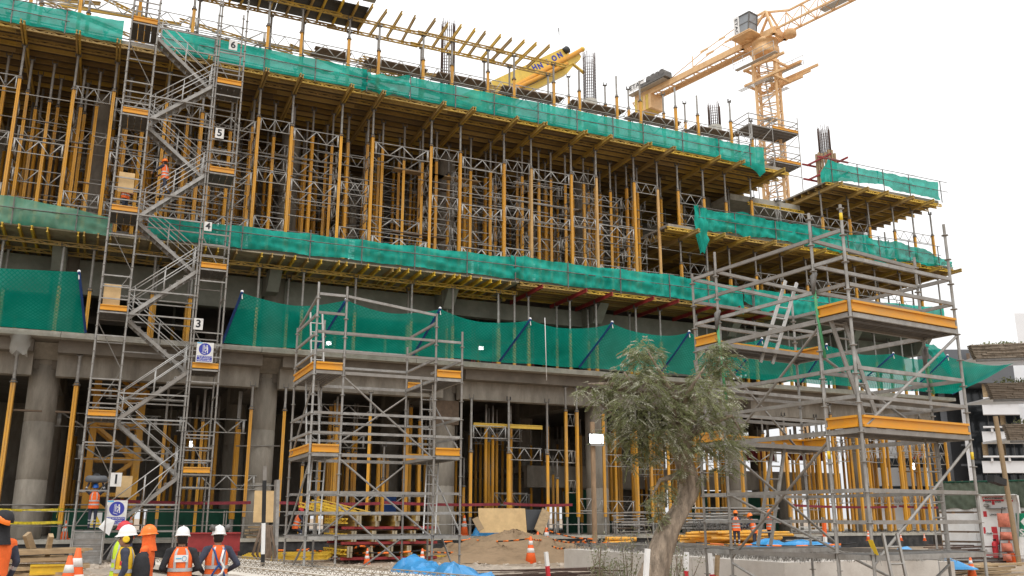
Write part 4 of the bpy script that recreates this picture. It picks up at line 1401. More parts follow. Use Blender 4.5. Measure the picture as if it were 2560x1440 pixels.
# ledgers right across, front and back, at every landing and halfway
for z in LD[0:6] + [q + 1.0 for q in LD[:5]]:
    for j in (0, 1):
        ledger(st, spt(1, j, z - .06), spt(2, j, z - .06))
for z in [q + 1.45 for q in LD[:5]] + [q - 1.0 for q in LD[1:]]:
    ledger(st, spt(0, 0, z), spt(1, 0, z), .05, .04)
    ledger(st, spt(0, 1, z), spt(1, 1, z), .05, .04)
for z in [q + 1.5 for q in RD] + [q - .55 for q in RD]:
    for j in (0, 1):
        ledger(st, spt(2, j, z), spt(3, j, z), .05, .04)
for z in [2.4, 4.6, 6.6, 8.7, 10.8, 12.9, 15.0, 17.2, 19.3, 21.4]:
    ledger(st, spt(3, 0, z), spt(3, 1, z), .05, .04)
    ledger(st, spt(0, 0, z), spt(0, 1, z), .05, .04)
    ledger(st, spt(2, 1, z - .3), spt(1, 1, z - .3), .05, .04)
for k, z in enumerate(LD[:5]):
    rod('brace', spt(0, 1, z + .1), spt(1, 1, z + 2.0), .022, 'galv', st)
    rod('brace', spt(1, 1, z + 2.1), spt(0, 1, z + 4.0), .022, 'galv', st)
    rod('brace', spt(3, 1, z + 2.3), spt(2, 1, z + 4.2), .022, 'galv', st)
rod('brace', spt(1, 0, .3), spt(2, 0, 4.0) - Vector((.2, 0, 0)), .024, 'galv', st)


def flight(p, q, y, w, label=None):
    """stair flight rising from p=(x,z) to q=(x,z), centred on y, width w; sub-parts treads and handrails"""
    (x0, z0), (x1, z1) = p, q
    root = None
    for s in (-1, 1):
        yy = y + s * w / 2
        b = MB()
        b.bar((x0, yy, z0 - .1), (x1, yy, z1 - .1), .04, .14)
        if root is None: root = b.build('stair_flight', 'galv', st)
        else: b.build('stringer', 'galv', root)
    n = 9
    b = MB()
    for k in range(1, n + 1):
        f = k / (n + .5)
        x, z = x0 + (x1 - x0) * f, z0 + (z1 - z0) * f
        d = .13
        b.box(x - d, x + d, y - w / 2 + .03, y + w / 2 - .03, z - .05, z - .02)
        b.box(x + (-d if x1 > x0 else d) - .01, x + (-d if x1 > x0 else d) + .01, y - w / 2 + .03, y + w / 2 - .03, z - .11, z - .02)
    WL[root.name] = wpos(st)
    b.build('treads', 'galv', root)
    for s in (-1, 1):
        yy = y + s * w / 2
        b = MB()
        for h in (.55, 1.0): b.tube((x0, yy, z0 + h), (x1, yy, z1 + h), .02, 6)
        for k in range(3):
            f = (k + .15) / 2.3
            if f < 1: b.tube((x0 + (x1 - x0) * f, yy, z0 + (z1 - z0) * f - .1), (x0 + (x1 - x0) * f, yy, z0 + (z1 - z0) * f + 1.0), .015, 5)
        b.build('handrail', 'alu', root)


for i in range(5):
    flight((SX[1] + .02, LD[i] - .02), (SX[2] - .05, RD[i] - .02), SY0 + .4, .66)
    flight((SX[2] - .02, RD[i] - .02), (SX[1] + .02, LD[i + 1] - .02), SY1 - .4, .66)
# entry steps
es = thing('entry_steps', 'five grey steel steps leading up to the foot of the stair tower', 'steps', (-.1, 37.2, .15))
for k in range(6):
    z = .2 + k * .2
    y = 37.2 + k * .22
    boxp('step', SX[0] + .06, SX[1] - .06, y, y + .3, z - .05, z, 'galv', es)
    boxp('riser', SX[0] + .06, SX[1] - .06, y + .01, y + .03, z - .19, z - .053, 'galv', es)
for i in (0, 1):
    rod('side_post', (SX[i], 37.15, .1), (SX[i], 37.15, .5 + 1.0), .03, 'galv', es, 8)
    barp('stringer', (SX[i] + (.04 if i == 0 else -.04), 37.1, .1), (SX[i] + (.04 if i == 0 else -.04), 38.5, 1.25), .03, .16, 'galv', es)
    rod('handrail', (SX[i], 37.15, 1.45), (SX[i], 38.5, 2.3), .022, 'galv', es)


def sign(name, w, h, p, label, cat='sign'):
    t = thing(name, label, cat, p, 'signs on the stair tower' if cat == 'sign' else None)
    boxp('plate', p.x - w / 2, p.x + w / 2, p.y - .008, p.y + .008, p.z - h / 2, p.z + h / 2, 'plate', t)
    return t


for s, px, py, sc in (('6', 583, 113, 1), ('5', 549, 333, 1), ('4', 520, 566, .85), ('3', 496, 810, 1), ('1', 290, 1199, 1.1)):
    p = at(px, py, Y=38.38)
    t = sign('number_sign', .36 * sc, .47 * sc, p, 'white number %s sign %s of the stair tower' % (s, {'6': 'before the top green sheet', '5': 'on the second highest storey', '4': 'tilted over the second deck sheet', '3': 'above the halfway safety sign', '1': 'at the foot'}[s]))
    textobj('numeral', s, .44 * sc, 'text', t, p + Vector((0, -.012, 0)), bold=.012)
for k, (px, py) in enumerate(((512, 881), (291, 1282))):
    p = at(px, py, Y=38.36)
    w, h = .66 + .06 * k, .82 + .1 * k
    t = sign('safety_sign', w, h, p, ('blue and white safety sign on the amber toe board halfway up the stair tower', 'blue and white safety sign at the foot of the stair tower')[k])
    b = MB()
    b.lathe([(.245 * w / .66, 0), (.245 * w / .66, .004)], 28, (0, 0, 0))
    o = put('blue_disc', b.mesh('blue_disc', 'signblue'), t, p + Vector((0, -.009, .13 * h / .8)) - p)
    o.rotation_euler = (R(90), 0, 0)
    c = p + Vector((0, -.016, .13 * h / .8))
    b = MB()       # climbing figure with scaffold frame
    def S_(x, z): return (c.x + x, c.y, c.z + z)
    b.ball(S_(.07, .13), .03, .004, .03)
    for a, q, ww in (((.08, .09), (.09, -.04), .055), ((.07, .07), (-.03, .09), .022), ((.07, .05), (-.03, .02), .022), ((.09, -.04), (.02, -.05), .03), ((.02, -.05), (.03, -.13), .026), ((.1, -.05), (.1, -.16), .03),
                      ((-.05, .18), (-.05, -.1), .018), ((-.09, .16), (-.09, -.13), .01), ((-.12, -.15), (.04, -.2), .016), ((-.02, .16), (-.02, -.12), .008)):
        b.bar(S_(*a), S_(*q), .004, ww, up=(0, -1, 0)) if abs(a[1] - q[1]) < .001 else b.bar(S_(*a), S_(*q), ww, .004, up=(0, -1, 0))
    b.build('pictogram', 'white', t)
    boxp('blue_panel', p.x - w * .45, p.x + w * .45, p.y - .012, p.y - .009, p.z - h * .46, p.z - h * .17, 'signblue', t)
    boxp('company_mark', p.x - w * .48, p.x - w * .18, p.y - .012, p.y - .009, p.z + h * .43, p.z + h * .49, 'cyan', t)
    for q, s in enumerate(('USE 03 PUNTOS', 'DE APOYO', 'MANOS LIBRES')):
        textobj('lettering', s, .085, 'white', t, p + Vector((0, -.0135, -h * (.225 + .09 * q))), bold=.0, shear=.2, ext=.001)
# plywood sheets and wood on the stair tower
for k, (px0, px1, py0, py1, yv) in enumerate(((293, 338, 434, 478, 38.6), (255, 304, 713, 765, 38.6), (288, 332, 1190, 1243, 39.4))):
    a, c = at(px0, py1, Y=yv), at(px1, py0, Y=yv)
    b = MB().box(a.x, c.x, yv, yv + .02, a.z, c.z)
    b.solo('plywood_sheet', 'ply', 'square plywood sheet %s' % ('on the upper left landing of the stair tower', 'on the middle left landing of the stair tower', 'behind the number 1 sign')[k], 'plywood', 'plywood on the stair tower')

# ---- middle scaffold
MXs, MYs = [4.79, 5.55, 8.07, 8.83], [23.0, 25.57]
mt = thing('scaffold_tower', 'wide grey scaffold with ladders standing in front of the building centre', 'scaffold', (6.8, 23, 0), 'freestanding scaffolds')
def mpt(i, j, z): return Vector((MXs[i], MYs[j], z))
GZM = 0.0
tops = {(0, 0): 7.75, (1, 0): 7.7, (2, 0): 7.2, (3, 0): 6.75, (0, 1): 7.0, (1, 1): 7.3, (2, 1): 6.7, (3, 1): 5.75}
MD = [1.32, 3.35, 5.44]
for (i, j), z in tops.items(): post(mt, mpt, i, j, GZM, z, .029, .5, .32)
for d in MD:
    for j in (0, 1):
        for i in range(3): ledger(mt, mpt(i, j, d - .05), mpt(i + 1, j, d - .05), .07)
    for i in range(4): ledger(mt, mpt(i, 0, d - .05), mpt(i, 1, d - .05), .07)
    for i in (0, 2): planks(mt, mpt(i, 0, d), mpt(i, 1, d), mpt(i + 1, 1, d), mpt(i + 1, 0, d), 2)
    if d > 2:
        for i in (0, 2):
            toe(mt, mpt(i, 0, d + .01), mpt(i + 1, 0, d + .01))
            toe(mt, mpt(i, 1, d + .01), mpt(i + 1, 1, d + .01))
        toe(mt, mpt(0, 0, d + .01), mpt(0, 1, d + .01))
    if d < 5:
        for dz in ((.55, 1.05) if d < 2 else (.5, 1.0)):
            for j in (0, 1):
                for i in range(3): ledger(mt, mpt(i, j, d + dz), mpt(i + 1, j, d + dz), .055)
            if d > 2:
                for i in (0, 3): ledger(mt, mpt(i, 0, d + dz), mpt(i, 1, d + dz), .055)
for k, dz in enumerate((.5, 1.0, 1.5, 2.0)):
    z = 5.44 + dz
    if k < 3: ledger(mt, mpt(0, 0, z), mpt(1, 0, z), .055)
    else: ledger(mt, mpt(0, 0, z), mpt(1, 0, z), .055)
    if k < 4: ledger(mt, mpt(0, 0, z - .05), mpt(0, 1, z - .05 if z < 7 else 6.9), .055)
    if k in (0, 1, 3): ledger(mt, mpt(1, 0, z), mpt(2, 0, min(z, 7.15)), .055)
    if k < 3: ledger(mt, mpt(1, 1, z), mpt(2, 1, z), .055)
    if k < 3: ledger(mt, mpt(2, 0, z), mpt(2, 1, z), .055)
    if k in (0, 1): ledger(mt, mpt(2, 0, z), mpt(3, 0, z), .055)
    if k < 1: ledger(mt, mpt(3, 0, z), mpt(3, 1, z), .055)
for a, c in ((mpt(1, 0, 5.3), mpt(2, 0, 3.25)), (mpt(1, 0, 3.2), mpt(2, 0, 1.25)), (mpt(1, 0, 2.1), mpt(2, 0, -.05)), (mpt(1, 1, 1.2), mpt(2, 1, 3.2)), (mpt(1, 1, 3.4), mpt(2, 1, 5.2)), (mpt(0, 0, 5.2), mpt(0, 1, 3.2)),
             (mpt(0, 0, 3.1), mpt(0, 1, 1.2)), (mpt(0, 0, 1.2), mpt(0, 1, 0)), (mpt(3, 0, .1), mpt(3, 1, 2.2)), (mpt(3, 0, 1.4), mpt(3, 1, 3.2)), (mpt(3, 0, 3.4), mpt(3, 1, 5.2)), (mpt(1, 0, .1), mpt(2, 1, 1.2))):
    rod('brace', a, c, .026, 'galv', mt, 8)
GLD = 'ladders of the scaffolds'
for k, (a, c, where) in enumerate(((mpt(0, 1, 5.46) + Vector((.45, -.9, 0)), mpt(0, 1, 7.4) + Vector((.42, -.4, 0)), 'at the top left of the middle scaffold'),
                                   (mpt(0, 1, 3.37) + Vector((.3, -1.5, 0)), mpt(0, 1, 5.5) + Vector((.3, -.9, 0)), 'in the upper left of the middle scaffold'),
                                   (mpt(0, 0, 1.34) + Vector((.3, .6, 0)), mpt(0, 0, 3.4) + Vector((.5, 1.2, 0)), 'at the lower left of the middle scaffold'),
                                   (mpt(2, 0, 3.37) + Vector((.4, 1.6, 0)), mpt(2, 0, 5.5) + Vector((.1, 1.0, 0)), 'at the upper right of the middle scaffold'),
                                   (mpt(2, 0, 1.34) + Vector((.2, .8, 0)), mpt(2, 0, 3.4) + Vector((.5, 1.5, 0)), 'at the lower right of the middle scaffold'))):
    ladder(a, c, .34, 'aluminium ladder ' + where, GLD, 'alu', (1, 0, 0))

# ---- right scaffold
RA = Vector((11.77, 11.7, 0))
RU, RV = Vector((.9926, .121, 0)), Vector((-.103, .995, 0))
RUs, RVs = [0, 3.07], [0, .73, 3.3, 4.03]
rt = thing('scaffold_tower', 'near grey scaffold with amber toe boards standing at the right', 'scaffold', (12, 13, 0), 'freestanding scaffolds')
def rpt(i, j, z):
    p = RA + RU * RUs[i] + RV * RVs[j]
    return Vector((p.x, p.y, z))
for (i, j), z in {(0, 0): 7.25, (1, 0): 7.4, (0, 1): 7.3, (1, 1): 6.9, (0, 2): 7.2, (1, 2): 5.7, (0, 3): 6.9, (1, 3): 6.7}.items():
    post(rt, rpt, i, j, -.1, z, .028, .5, .17)
RD_ = [1.16, 3.25, 5.27]
for d in RD_:
    for j in range(4): ledger(rt, rpt(0, j, d - .05), rpt(1, j, d - .05), .07)
    for i in (0, 1):
        for j in range(3): ledger(rt, rpt(i, j, d - .05), rpt(i, j + 1, d - .05), .07)
    for j in (0, 2): planks(rt, rpt(0, j, d), rpt(1, j, d), rpt(1, j + 1, d), rpt(0, j + 1, d), 2)
    if d > 2:
        for j in (0, 3): toe(rt, rpt(0, j, d + .01), rpt(1, j, d + .01))
        for i in (0, 1):
            for j in (0, 2): toe(rt, rpt(i, j, d + .01), rpt(i, j + 1, d + .01))
for z in (1.68, 2.2, 3.78, 4.28, 5.77, 6.27, 6.77):
    for j in (0, 1, 2, 3):
        if z > 6.5 and j in (0,): continue
        if z > 6 and j == 2 and z < 6.5: continue
        if z < 3 and j in (1, 2): continue
        ledger(rt, rpt(0, j, z), rpt(1, j, z - (.0 if z < 6.5 else .1)), .055)
    for i in (0, 1):
        for j in range(3):
            if i == 1 and z > 6.5: continue
            if j == 1 and z < 2: continue
            ledger(rt, rpt(i, j, z), rpt(i, j + 1, z), .055)
for a, c in ((rpt(1, 0, 5.15), rpt(0, 0, 3.2)), (rpt(1, 0, 3.1), rpt(0, 0, 1.0)), (rpt(0, 1, 5.1), rpt(0, 2, 3.1)), (rpt(0, 1, 3.05), rpt(0, 2, 1.0)), (rpt(0, 2, 3.1), rpt(1, 2, 1.2)), (rpt(0, 1, 4.6), rpt(1, 1, 3.2)), (rpt(0, 2, 2.2), rpt(1, 1, .1)),
             (rpt(0, 1, 2.2), rpt(1, 2, .9)), (rpt(1, 1, .9), rpt(0, 0, -.05)), (rpt(0, 2, .9), rpt(0, 1, -.1)), (rpt(0, 2, 4.9), rpt(1, 3, 3.1))):
    rod('brace', a, c, .026, 'galv', rt, 8)
for k, (a, c, where) in enumerate(((rpt(0, 2, 5.0).lerp(rpt(1, 2, 5.0), .5) + RV * .2, rpt(0, 2, 6.9).lerp(rpt(1, 2, 6.9), .78) + RV * .1, 'leaning at the top of the right scaffold'),
                                   (rpt(0, 0, 3.27) + RU * .75 + RV * .3, rpt(0, 0, 5.2) + RU * .2 + RV * .45, 'in the upper middle of the right scaffold'),
                                   (rpt(0, 0, 1.2) + RU * 2.4 + RV * .35, rpt(0, 0, 3.2) + RU * 2.62 + RV * .5, 'in the lower right of the right scaffold'),
                                   (rpt(0, 2, 1.2) + RU * 1.1 + RV * .2, rpt(0, 2, 3.3) + RU * 1.75 + RV * .2, 'in the lower left of the right scaffold'),
                                   (rpt(0, 0, -.05) + RU * .1 - RV * .5, rpt(0, 0, 1.5) + RU * .35 - RV * .1, 'leaning at the foot of the right scaffold'),
                                   (rpt(0, 2, 3.3) + RU * .1 + RV * .3, rpt(0, 2, 4.9) - RU * .25 + RV * .3, 'beside the tree in the right scaffold'))):
    ladder(a, c, .36, 'grey ladder ' + where, GLD, 'galv' if k != 0 else 'alu', tuple(RU))
# straps, tags on the right scaffold
for k, (i, j, z0, z1) in enumerate(((0, 1, 6.0, 4.55), (0, 2, 5.8, 4.0), (1, 1, 4.9, 4.1))):
    p = rpt(i, j, z0)
    b = MB()
    b.path([p + Vector((-.06, -.03, 0)), p + Vector((-.03, -.05, (z1 - z0) * .5)), p + Vector((.06, -.05, z1 - z0))], .028, 5)
    b.solo('lashing_strap', mat('strap_green', (.1, .36, .17), .8, 0, .2, 9, .1) if k == 0 else bpy.data.materials['strap_green'], 'green lashing strap tied to %s of the right scaffold' % ('the second post', 'the left front post', 'the rear right post')[k], 'strap', 'green straps on the right scaffold')
    b = MB()
    b.path([p + Vector((0, -.05, .12)), p + Vector((-.07, -.06, .05)), p + Vector((-.09, -.05, -.28))], [.04, .06, .03], 6)
    b.solo('canvas_wrap', 'galv_dark', 'grey canvas wrap above the strap on %s of the right scaffold' % ('the second post', 'the left front post', 'the rear right post')[k], 'cloth', 'wraps on the right scaffold')
for k, (p, where) in enumerate(((rpt(0, 0, 6.95), 'at the top of the nearest post of the right scaffold'), (rpt(1, 0, 2.8), 'on the right front post of the right scaffold'), (rpt(0, 1, 2.75), 'on the second post of the right scaffold'))):
    b = MB()
    b.lathe([(.03, 0), (.03, .14)], 10, p)
    b.solo('yellow_tag', 'yellow', 'yellow tag wrapped ' + where, 'tag', 'yellow tags on the scaffold posts')
p = rpt(0, 0, 1.35) + Vector((-.08, -.05, .05))
MB().bar(p, p + Vector((.09, -.01, -.24)), .12, .005).solo('yellow_card', 'yellow', 'yellow card tied low to the right scaffold', 'tag')

# ================================================================ tower crane far behind the right block
tcr = thing('tower_crane', 'orange tower crane with grey cab rising behind the right end of the building', 'tower crane', tuple(at(1916, 440, Y=63)), None)
mc = at(1912, 112, Y=63.0)
ZB = mc.z
e_cj = at(1600, 246, z=ZB + .9)
e_j = at(2045, 0, z=ZB + .9)
cj = (Vector((e_cj.x, e_cj.y, 0)) - Vector((mc.x, mc.y, 0)))
CJL = cj.length
jd = -cj.normalized()                    # jib direction (horizontal)
jp = Vector((-jd.y, jd.x, 0))
sgn = 1 if jp.dot(Vector((RT.x, RT.y, 0))) < 0 else -1
jp *= sgn                                # sideways, towards picture left
MX = Vector((mc.x, mc.y, 0))


def cw(a, s, z): return MX + jd * a + jp * s + Vector((0, 0, z))


hw = .95
rotm = Matrix.Rotation(R(38), 3, 'Z')
cs = [rotm @ Vector((sx * hw, sy * hw, 0)) for sx, sy in ((-1, -1), (1, -1), (1, 1), (-1, 1))]
zs = 0.0
for c in cs:
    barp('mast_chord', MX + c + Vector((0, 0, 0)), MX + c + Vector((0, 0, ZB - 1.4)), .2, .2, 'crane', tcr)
b = MB()
z, k = 18.0, 0
while z < ZB - 1.6:
    for i in range(4):
        p, q = MX + cs[i], MX + cs[(i + 1) % 4]
        b.bar(p + Vector((0, 0, z)), q + Vector((0, 0, z)), .09, .09)
        zz = min(z + 1.15, ZB - 1.5)
        if (k + i) % 2: p, q = q, p
        b.bar(p + Vector((0, 0, z)), q + Vector((0, 0, zz)), .075, .075)
    z += 1.15
    k += 1
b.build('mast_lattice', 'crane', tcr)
b = MB()
z = 22.0
while z < ZB - 3:
    b.box(MX.x - .7, MX.x + .7, MX.y - .5, MX.y + .3, z, z + .05)
    b.bar((MX.x + .3, MX.y, z), (MX.x - .1, MX.y + .2, z + 4.2), .4, .05)
    z += 4.2
b.build('mast_ladder_decks', 'alu', tcr)
# climbing collar with platforms
b = MB()
for z in (ZB - 4.2, ZB - 2.6):
    for s in (-1, 1):
        b.bar(cw(-1.7, s * 1.35, z), cw(3.0, s * 1.35, z), .22, .22)
        b.bar(cw(s * 1.5, -1.5, z), cw(s * 1.5, 1.5, z), .2, .2)
for c in cs: b.bar(MX + c * 1.12 + Vector((0, 0, ZB - 4.4)), MX + c * 1.12 + Vector((0, 0, ZB - 2.2)), .26, .26)
b.bar(cw(-1, -1.9, ZB - 3.4), cw(4.4, -1.9, ZB - 3.4), .16, .25)
b.bar(cw(-1, -1.5, ZB - 3.9), cw(3.8, -1.5, ZB - 3.9), .14, .2)
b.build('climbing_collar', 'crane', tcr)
b = MB()
for s in (-1, 1):
    b.bar(cw(-2.2, s * 1.9, ZB - 2.5), cw(2.6, s * 1.9, ZB - 2.5), .5, .05)
    for q in range(3): b.bar(cw(-2.2, s * (1.35 + .2 * q), ZB - 4.6), cw(1.2, s * (1.35 + .2 * q), ZB - 4.6), .08, .04)
    for h in (.5, 1.0):
        b.tube(cw(-2.2, s * 2.3, ZB - 2.5 + h), cw(2.6, s * 2.3, ZB - 2.5 + h), .03, 5)
    for a in (-2.2, -1, .2, 1.4, 2.6): b.tube(cw(a, s * 2.3, ZB - 2.5), cw(a, s * 2.3, ZB - 1.5), .03, 5)
b.build('service_platform', 'alu', tcr)
b = MB()
b.lathe([(1.25, -1.3), (1.35, -1.2), (1.35, -.55), (1.15, -.5), (1.15, -.1), (1.3, -.05), (1.3, .25)], 20, MX + Vector((0, 0, ZB)))
for s in (-1, 1): b.bar(cw(-2.4, s * .85, ZB + .45), cw(2.0, s * .85, ZB + .45), .3, .7)
b.bar(cw(1.7, -1.2, ZB + .4), cw(1.7, 1.2, ZB + .4), .3, .6)
b.bar(cw(-2.0, -1.2, ZB + .4), cw(-2.0, 1.2, ZB + .4), .3, .6)
b.build('slewing_ring', 'crane', tcr)
b = MB()
b.lathe([(.55, -.3), (.6, -.25), (.6, .25), (.55, .3)], 14, cw(2.6, -.5, ZB + .2))
b.build('hoist_sheave', 'crane', tcr)
# slewing head frame (lattice A frame) and ties
b = MB()
TOPA = cw(-.4, 0, ZB + 4.2)
for s in (-1, 1):
    b.bar(cw(1.6, s * .75, ZB + .6), cw(.6, s * .3, ZB + 3.3), .2, .2)
    b.bar(cw(-1.8, s * .8, ZB + .6), cw(.6, s * .3, ZB + 3.3), .2, .2)
    b.bar(cw(.6, s * .3, ZB + 3.3), cw(-2.5, s * .45, ZB + 3.15), .17, .17)
    b.bar(cw(-2.5, s * .45, ZB + 3.15), cw(-1.8, s * .8, ZB + .6), .1, .1)
b.build('head_frame', 'crane', tcr)
# counter-jib: two deep girders with a walkway between
for s in (-1, 1):
    p = cw(-1.6, s * .75, ZB + .55)
    q = cw(-CJL, s * .75, ZB + .55)
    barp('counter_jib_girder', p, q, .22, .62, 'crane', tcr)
b = MB()
k = 0
a = -2.2
while a > -CJL:
    b.bar(cw(a, -.75, ZB + .3), cw(a - .9, .75, ZB + .3), .09, .09)
    b.bar(cw(a - .9, .75, ZB + .3), cw(a - 1.8, -.75, ZB + .3), .09, .09)
    a -= 1.8
b.build('counter_jib_lattice', 'crane', tcr)
b = MB()
b.bar(cw(-1.6, 0, ZB + .95), cw(-CJL - .3, 0, ZB + .95), .9, .05)
b.bar(cw(-CJL * .70, 1.25, ZB + .9), cw(-CJL - .3, 1.25, ZB + .9), .8, .06)
for s in (-1.0, 1.65):
    for h in (.5, 1.0): b.tube(cw(-CJL * .68 if s > 1 else -4, s, ZB + .9 + h), cw(-CJL - .3, s, ZB + .9 + h), .025, 4)
    a = -4.0 if s < 1 else -CJL * .7
    while a > -CJL:
        b.tube(cw(a, s, ZB + .9), cw(a, s, ZB + 1.9), .025, 4)
        a -= 1.5
b.build('walkway', 'alu', tcr)
# ties
b = MB()
for s in (-.45, .45):
    b.path([cw(-2.5, s, ZB + 3.15), cw(-CJL * .42, s, ZB + 2.35), cw(-CJL * .75, s, ZB + .9)], .05, 5)
    b.bar(cw(-CJL * .42 - .5, s, ZB + 2.4), cw(-CJL * .42 + .5, s, ZB + 2.4), .08, .22)
    b.bar(cw(-CJL * .28 - .4, s, ZB + 2.72), cw(-CJL * .28 + .4, s, ZB + 2.72), .08, .2)
b.bar(cw(-3.2, .4, ZB + .9), cw(-3.2, .4, ZB + 3.0), .1, .1)
b.bar(cw(-3.4, -.4, ZB + .9), cw(-5.4, -.4, ZB + 2.5), .08, .08)
b.bar(cw(-CJL * .5, .75, ZB + .9), cw(-CJL * .5, .75, ZB + 2.2), .08, .08)
b.build('tie_bars', 'crane', tcr)
for k in range(6):
    a = -CJL * .86 - k * .42
    b = MB()
    b.bar(cw(a, -.95, ZB - .55), cw(a, 1.0, ZB - .55), .38, 1.75)
    b.build('counterweight', 'boom' if k % 2 else 'crane', tcr)
b = MB()
for k in range(4):
    a = -CJL * .71 - k * .65
    p0, p1 = cw(a, .55, ZB + 1.5), cw(a, 1.75, ZB + 1.5)
    b.tube(p0, p1, .42 - .04 * (k % 2), 12)
b.bar(cw(-CJL * .68, 1.2, ZB + 1.15), cw(-CJL * .9, 1.2, ZB + 1.15), 1.1, .4)
b.build('hoist_winch', 'galv_dark', tcr)
p, q = cw(-CJL * .86, 1.72, ZB + 1.45), cw(-CJL * 1.0, 1.72, ZB + 1.45)
barp('name_board', p, q, .05, .85, 'white', tcr)
nd = (p - q).normalized()
jr = math.atan2(nd.y, nd.x)
textobj('lettering', 'ETAC', .8, 'text', tcr, (p + q) / 2 + jp * .035, rot=(R(90), 0, jr), width=(p - q).length * .85, bold=.01)
# jib truss rising out of the picture
J1 = (Vector((e_j.x, e_j.y, 0)) - MX).length + 14
b = MB()
for s in (-.75, .75): b.bar(cw(1.8, s, ZB + .6), cw(J1, s, ZB + .6), .16, .18)
b.bar(cw(.6, 0, ZB + 3.3), cw(3.0, 0, ZB + 2.35), .18, .18)
b.bar(cw(3.0, 0, ZB + 2.35), cw(J1, 0, ZB + 2.35), .16, .16)
a, k = 1.8, 0
while a < J1 - 1:
    for s in (-.75, .75):
        b.bar(cw(a, s, ZB + .65), cw(a + .9, 0, ZB + 2.3), .07, .07)
        b.bar(cw(a + .9, 0, ZB + 2.3), cw(a + 1.8, s, ZB + .65), .07, .07)
    b.bar(cw(a, -.75, ZB + .6), cw(a, .75, ZB + .6), .07, .07)
    b.bar(cw(a, -.75, ZB + .6), cw(a + 1.8, .75, ZB + .6), .06, .06)
    a += 1.8
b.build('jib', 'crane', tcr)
b = MB()
b.bar(cw(6.5, 0, ZB + .62), cw(10, 0, ZB + .62), .9, .05)
b.build('jib_walkway', 'alu', tcr)
# cab
cabc = cw(-.6, 1.95, ZB + 1.55)


def cb(a, s, z): return cabc + (jd * a + jp * s + Vector((0, 0, z))) * .88


b = MB()
ring0 = [cb(-.85, -.7, -1), cb(.75, -.7, -1), cb(.75, .7, -1), cb(-.85, .7, -1)]
ring1 = [cb(-.85, -.7, 1.15), cb(1.05, -.7, 1.15), cb(1.05, .7, 1.15), cb(-.85, .7, 1.15)]
b.loft([ring0, ring1], 0, False)
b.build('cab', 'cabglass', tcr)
b = MB()
for i in range(4):
    b.bar(ring0[i], ring1[i], .1, .1)
    b.bar(ring1[i], ring1[(i + 1) % 4], .12, .12)
    b.bar(ring0[i], ring0[(i + 1) % 4], .12, .14)
b.bar((ring0[1] + ring1[1]) / 2, (ring0[2] + ring1[2]) / 2, .07, .07)
b.bar((ring0[3] + ring1[3]) / 2, (ring0[2] + ring1[2]) / 2, .07, .07)
b.build('cab_frame', 'galv_dark', tcr)
b = MB()
b.bar(cb(-1.1, .0, -1), cb(-1.1, 0, 1.15), .5, 1.5) if False else b.bar(cb(-1.1, .74, 0.05), cb(-.35, .74, .05), .06, 2.1)
b.build('cab_panel', 'white', tcr)
tx = textobj('lettering', 'ETAC', .45, 'text', tcr, cb(-.74, .785, .05), rot=(R(90), R(90), jr), width=1.7, bold=.01)
b = MB()
b.bar(cb(-1.6, 0, -1.15), cb(1.2, 0, -1.15), 1.9, .1)
for s in (-.95, .95): b.bar(cb(-1.6, s, -1.25), cb(1.2, s, -1.25), .12, .18)
b.build('cab_platform', 'crane', tcr)
b = MB()
b.bar(cw(-.5, .9, ZB + .4), cb(-.5, -.4, -1.2), .25, .25)
b.build('cab_bracket', 'crane', tcr)

# scaffold tower round the foot of the mast
ms = thing('scaffold_tower', 'grey scaffold with two platforms round the foot of the tower crane mast', 'scaffold', tuple(at(1900, 450, Y=60)), 'freestanding scaffolds')
m0 = at(1882, 440, Y=60.0)
UX, VX = Vector((1, 0, 0)), Vector((0, 1, 0))
pa = [at(1880, 420, Y=60.0).x, at(1938, 420, Y=60).x, at(2003, 420, Y=60).x]
zlo = 21.9
def mp2(i, j, z): return Vector((pa[i], 60.0 + j * 2.4, z))
dz = [at(1940, 322, Y=60).z, at(1960, 405, Y=60).z]
for i in range(3):
    for j in (0, 1):
        rod('post', mp2(i, j, zlo), mp2(i, j, dz[0] + (1.6 if i == 2 else 1.0)), .04, 'galv', ms)
for d in dz:
    for i in ((0, 1) if d > dz[1] else (1,)):
        planks(ms, mp2(i, 0, d), mp2(i + 1, 0, d), mp2(i + 1, 1, d), mp2(i, 1, d), 4)
    for h in (-.1, .5, 1.0):
        for j in (0, 1):
            for i in (0, 1): barp('ledger', mp2(i, j, d + h), mp2(i + 1, j, d + h), .05, .07, 'galv', ms)
        for i in range(3): barp('ledger', mp2(i, 0, d + h), mp2(i, 1, d + h), .05, .07, 'galv', ms)
    toe(ms, mp2(1, 0, d), mp2(2, 0, d), .25)
for d in (dz[1] - 1.2, dz[1] + 1.7):
    for i in (0, 1): barp('ledger', mp2(i, 0, d), mp2(i + 1, 0, d), .05, .06, 'galv', ms)
rod('brace', mp2(1, 0, dz[1]), mp2(2, 0, dz[0] - .2), .035, 'galv', ms)
rod('brace', mp2(0, 0, zlo), mp2(1, 0, dz[1]), .035, 'galv', ms)
rod('brace', mp2(0, 0, dz[1] + .2), mp2(1, 0, dz[0]), .035, 'galv', ms)

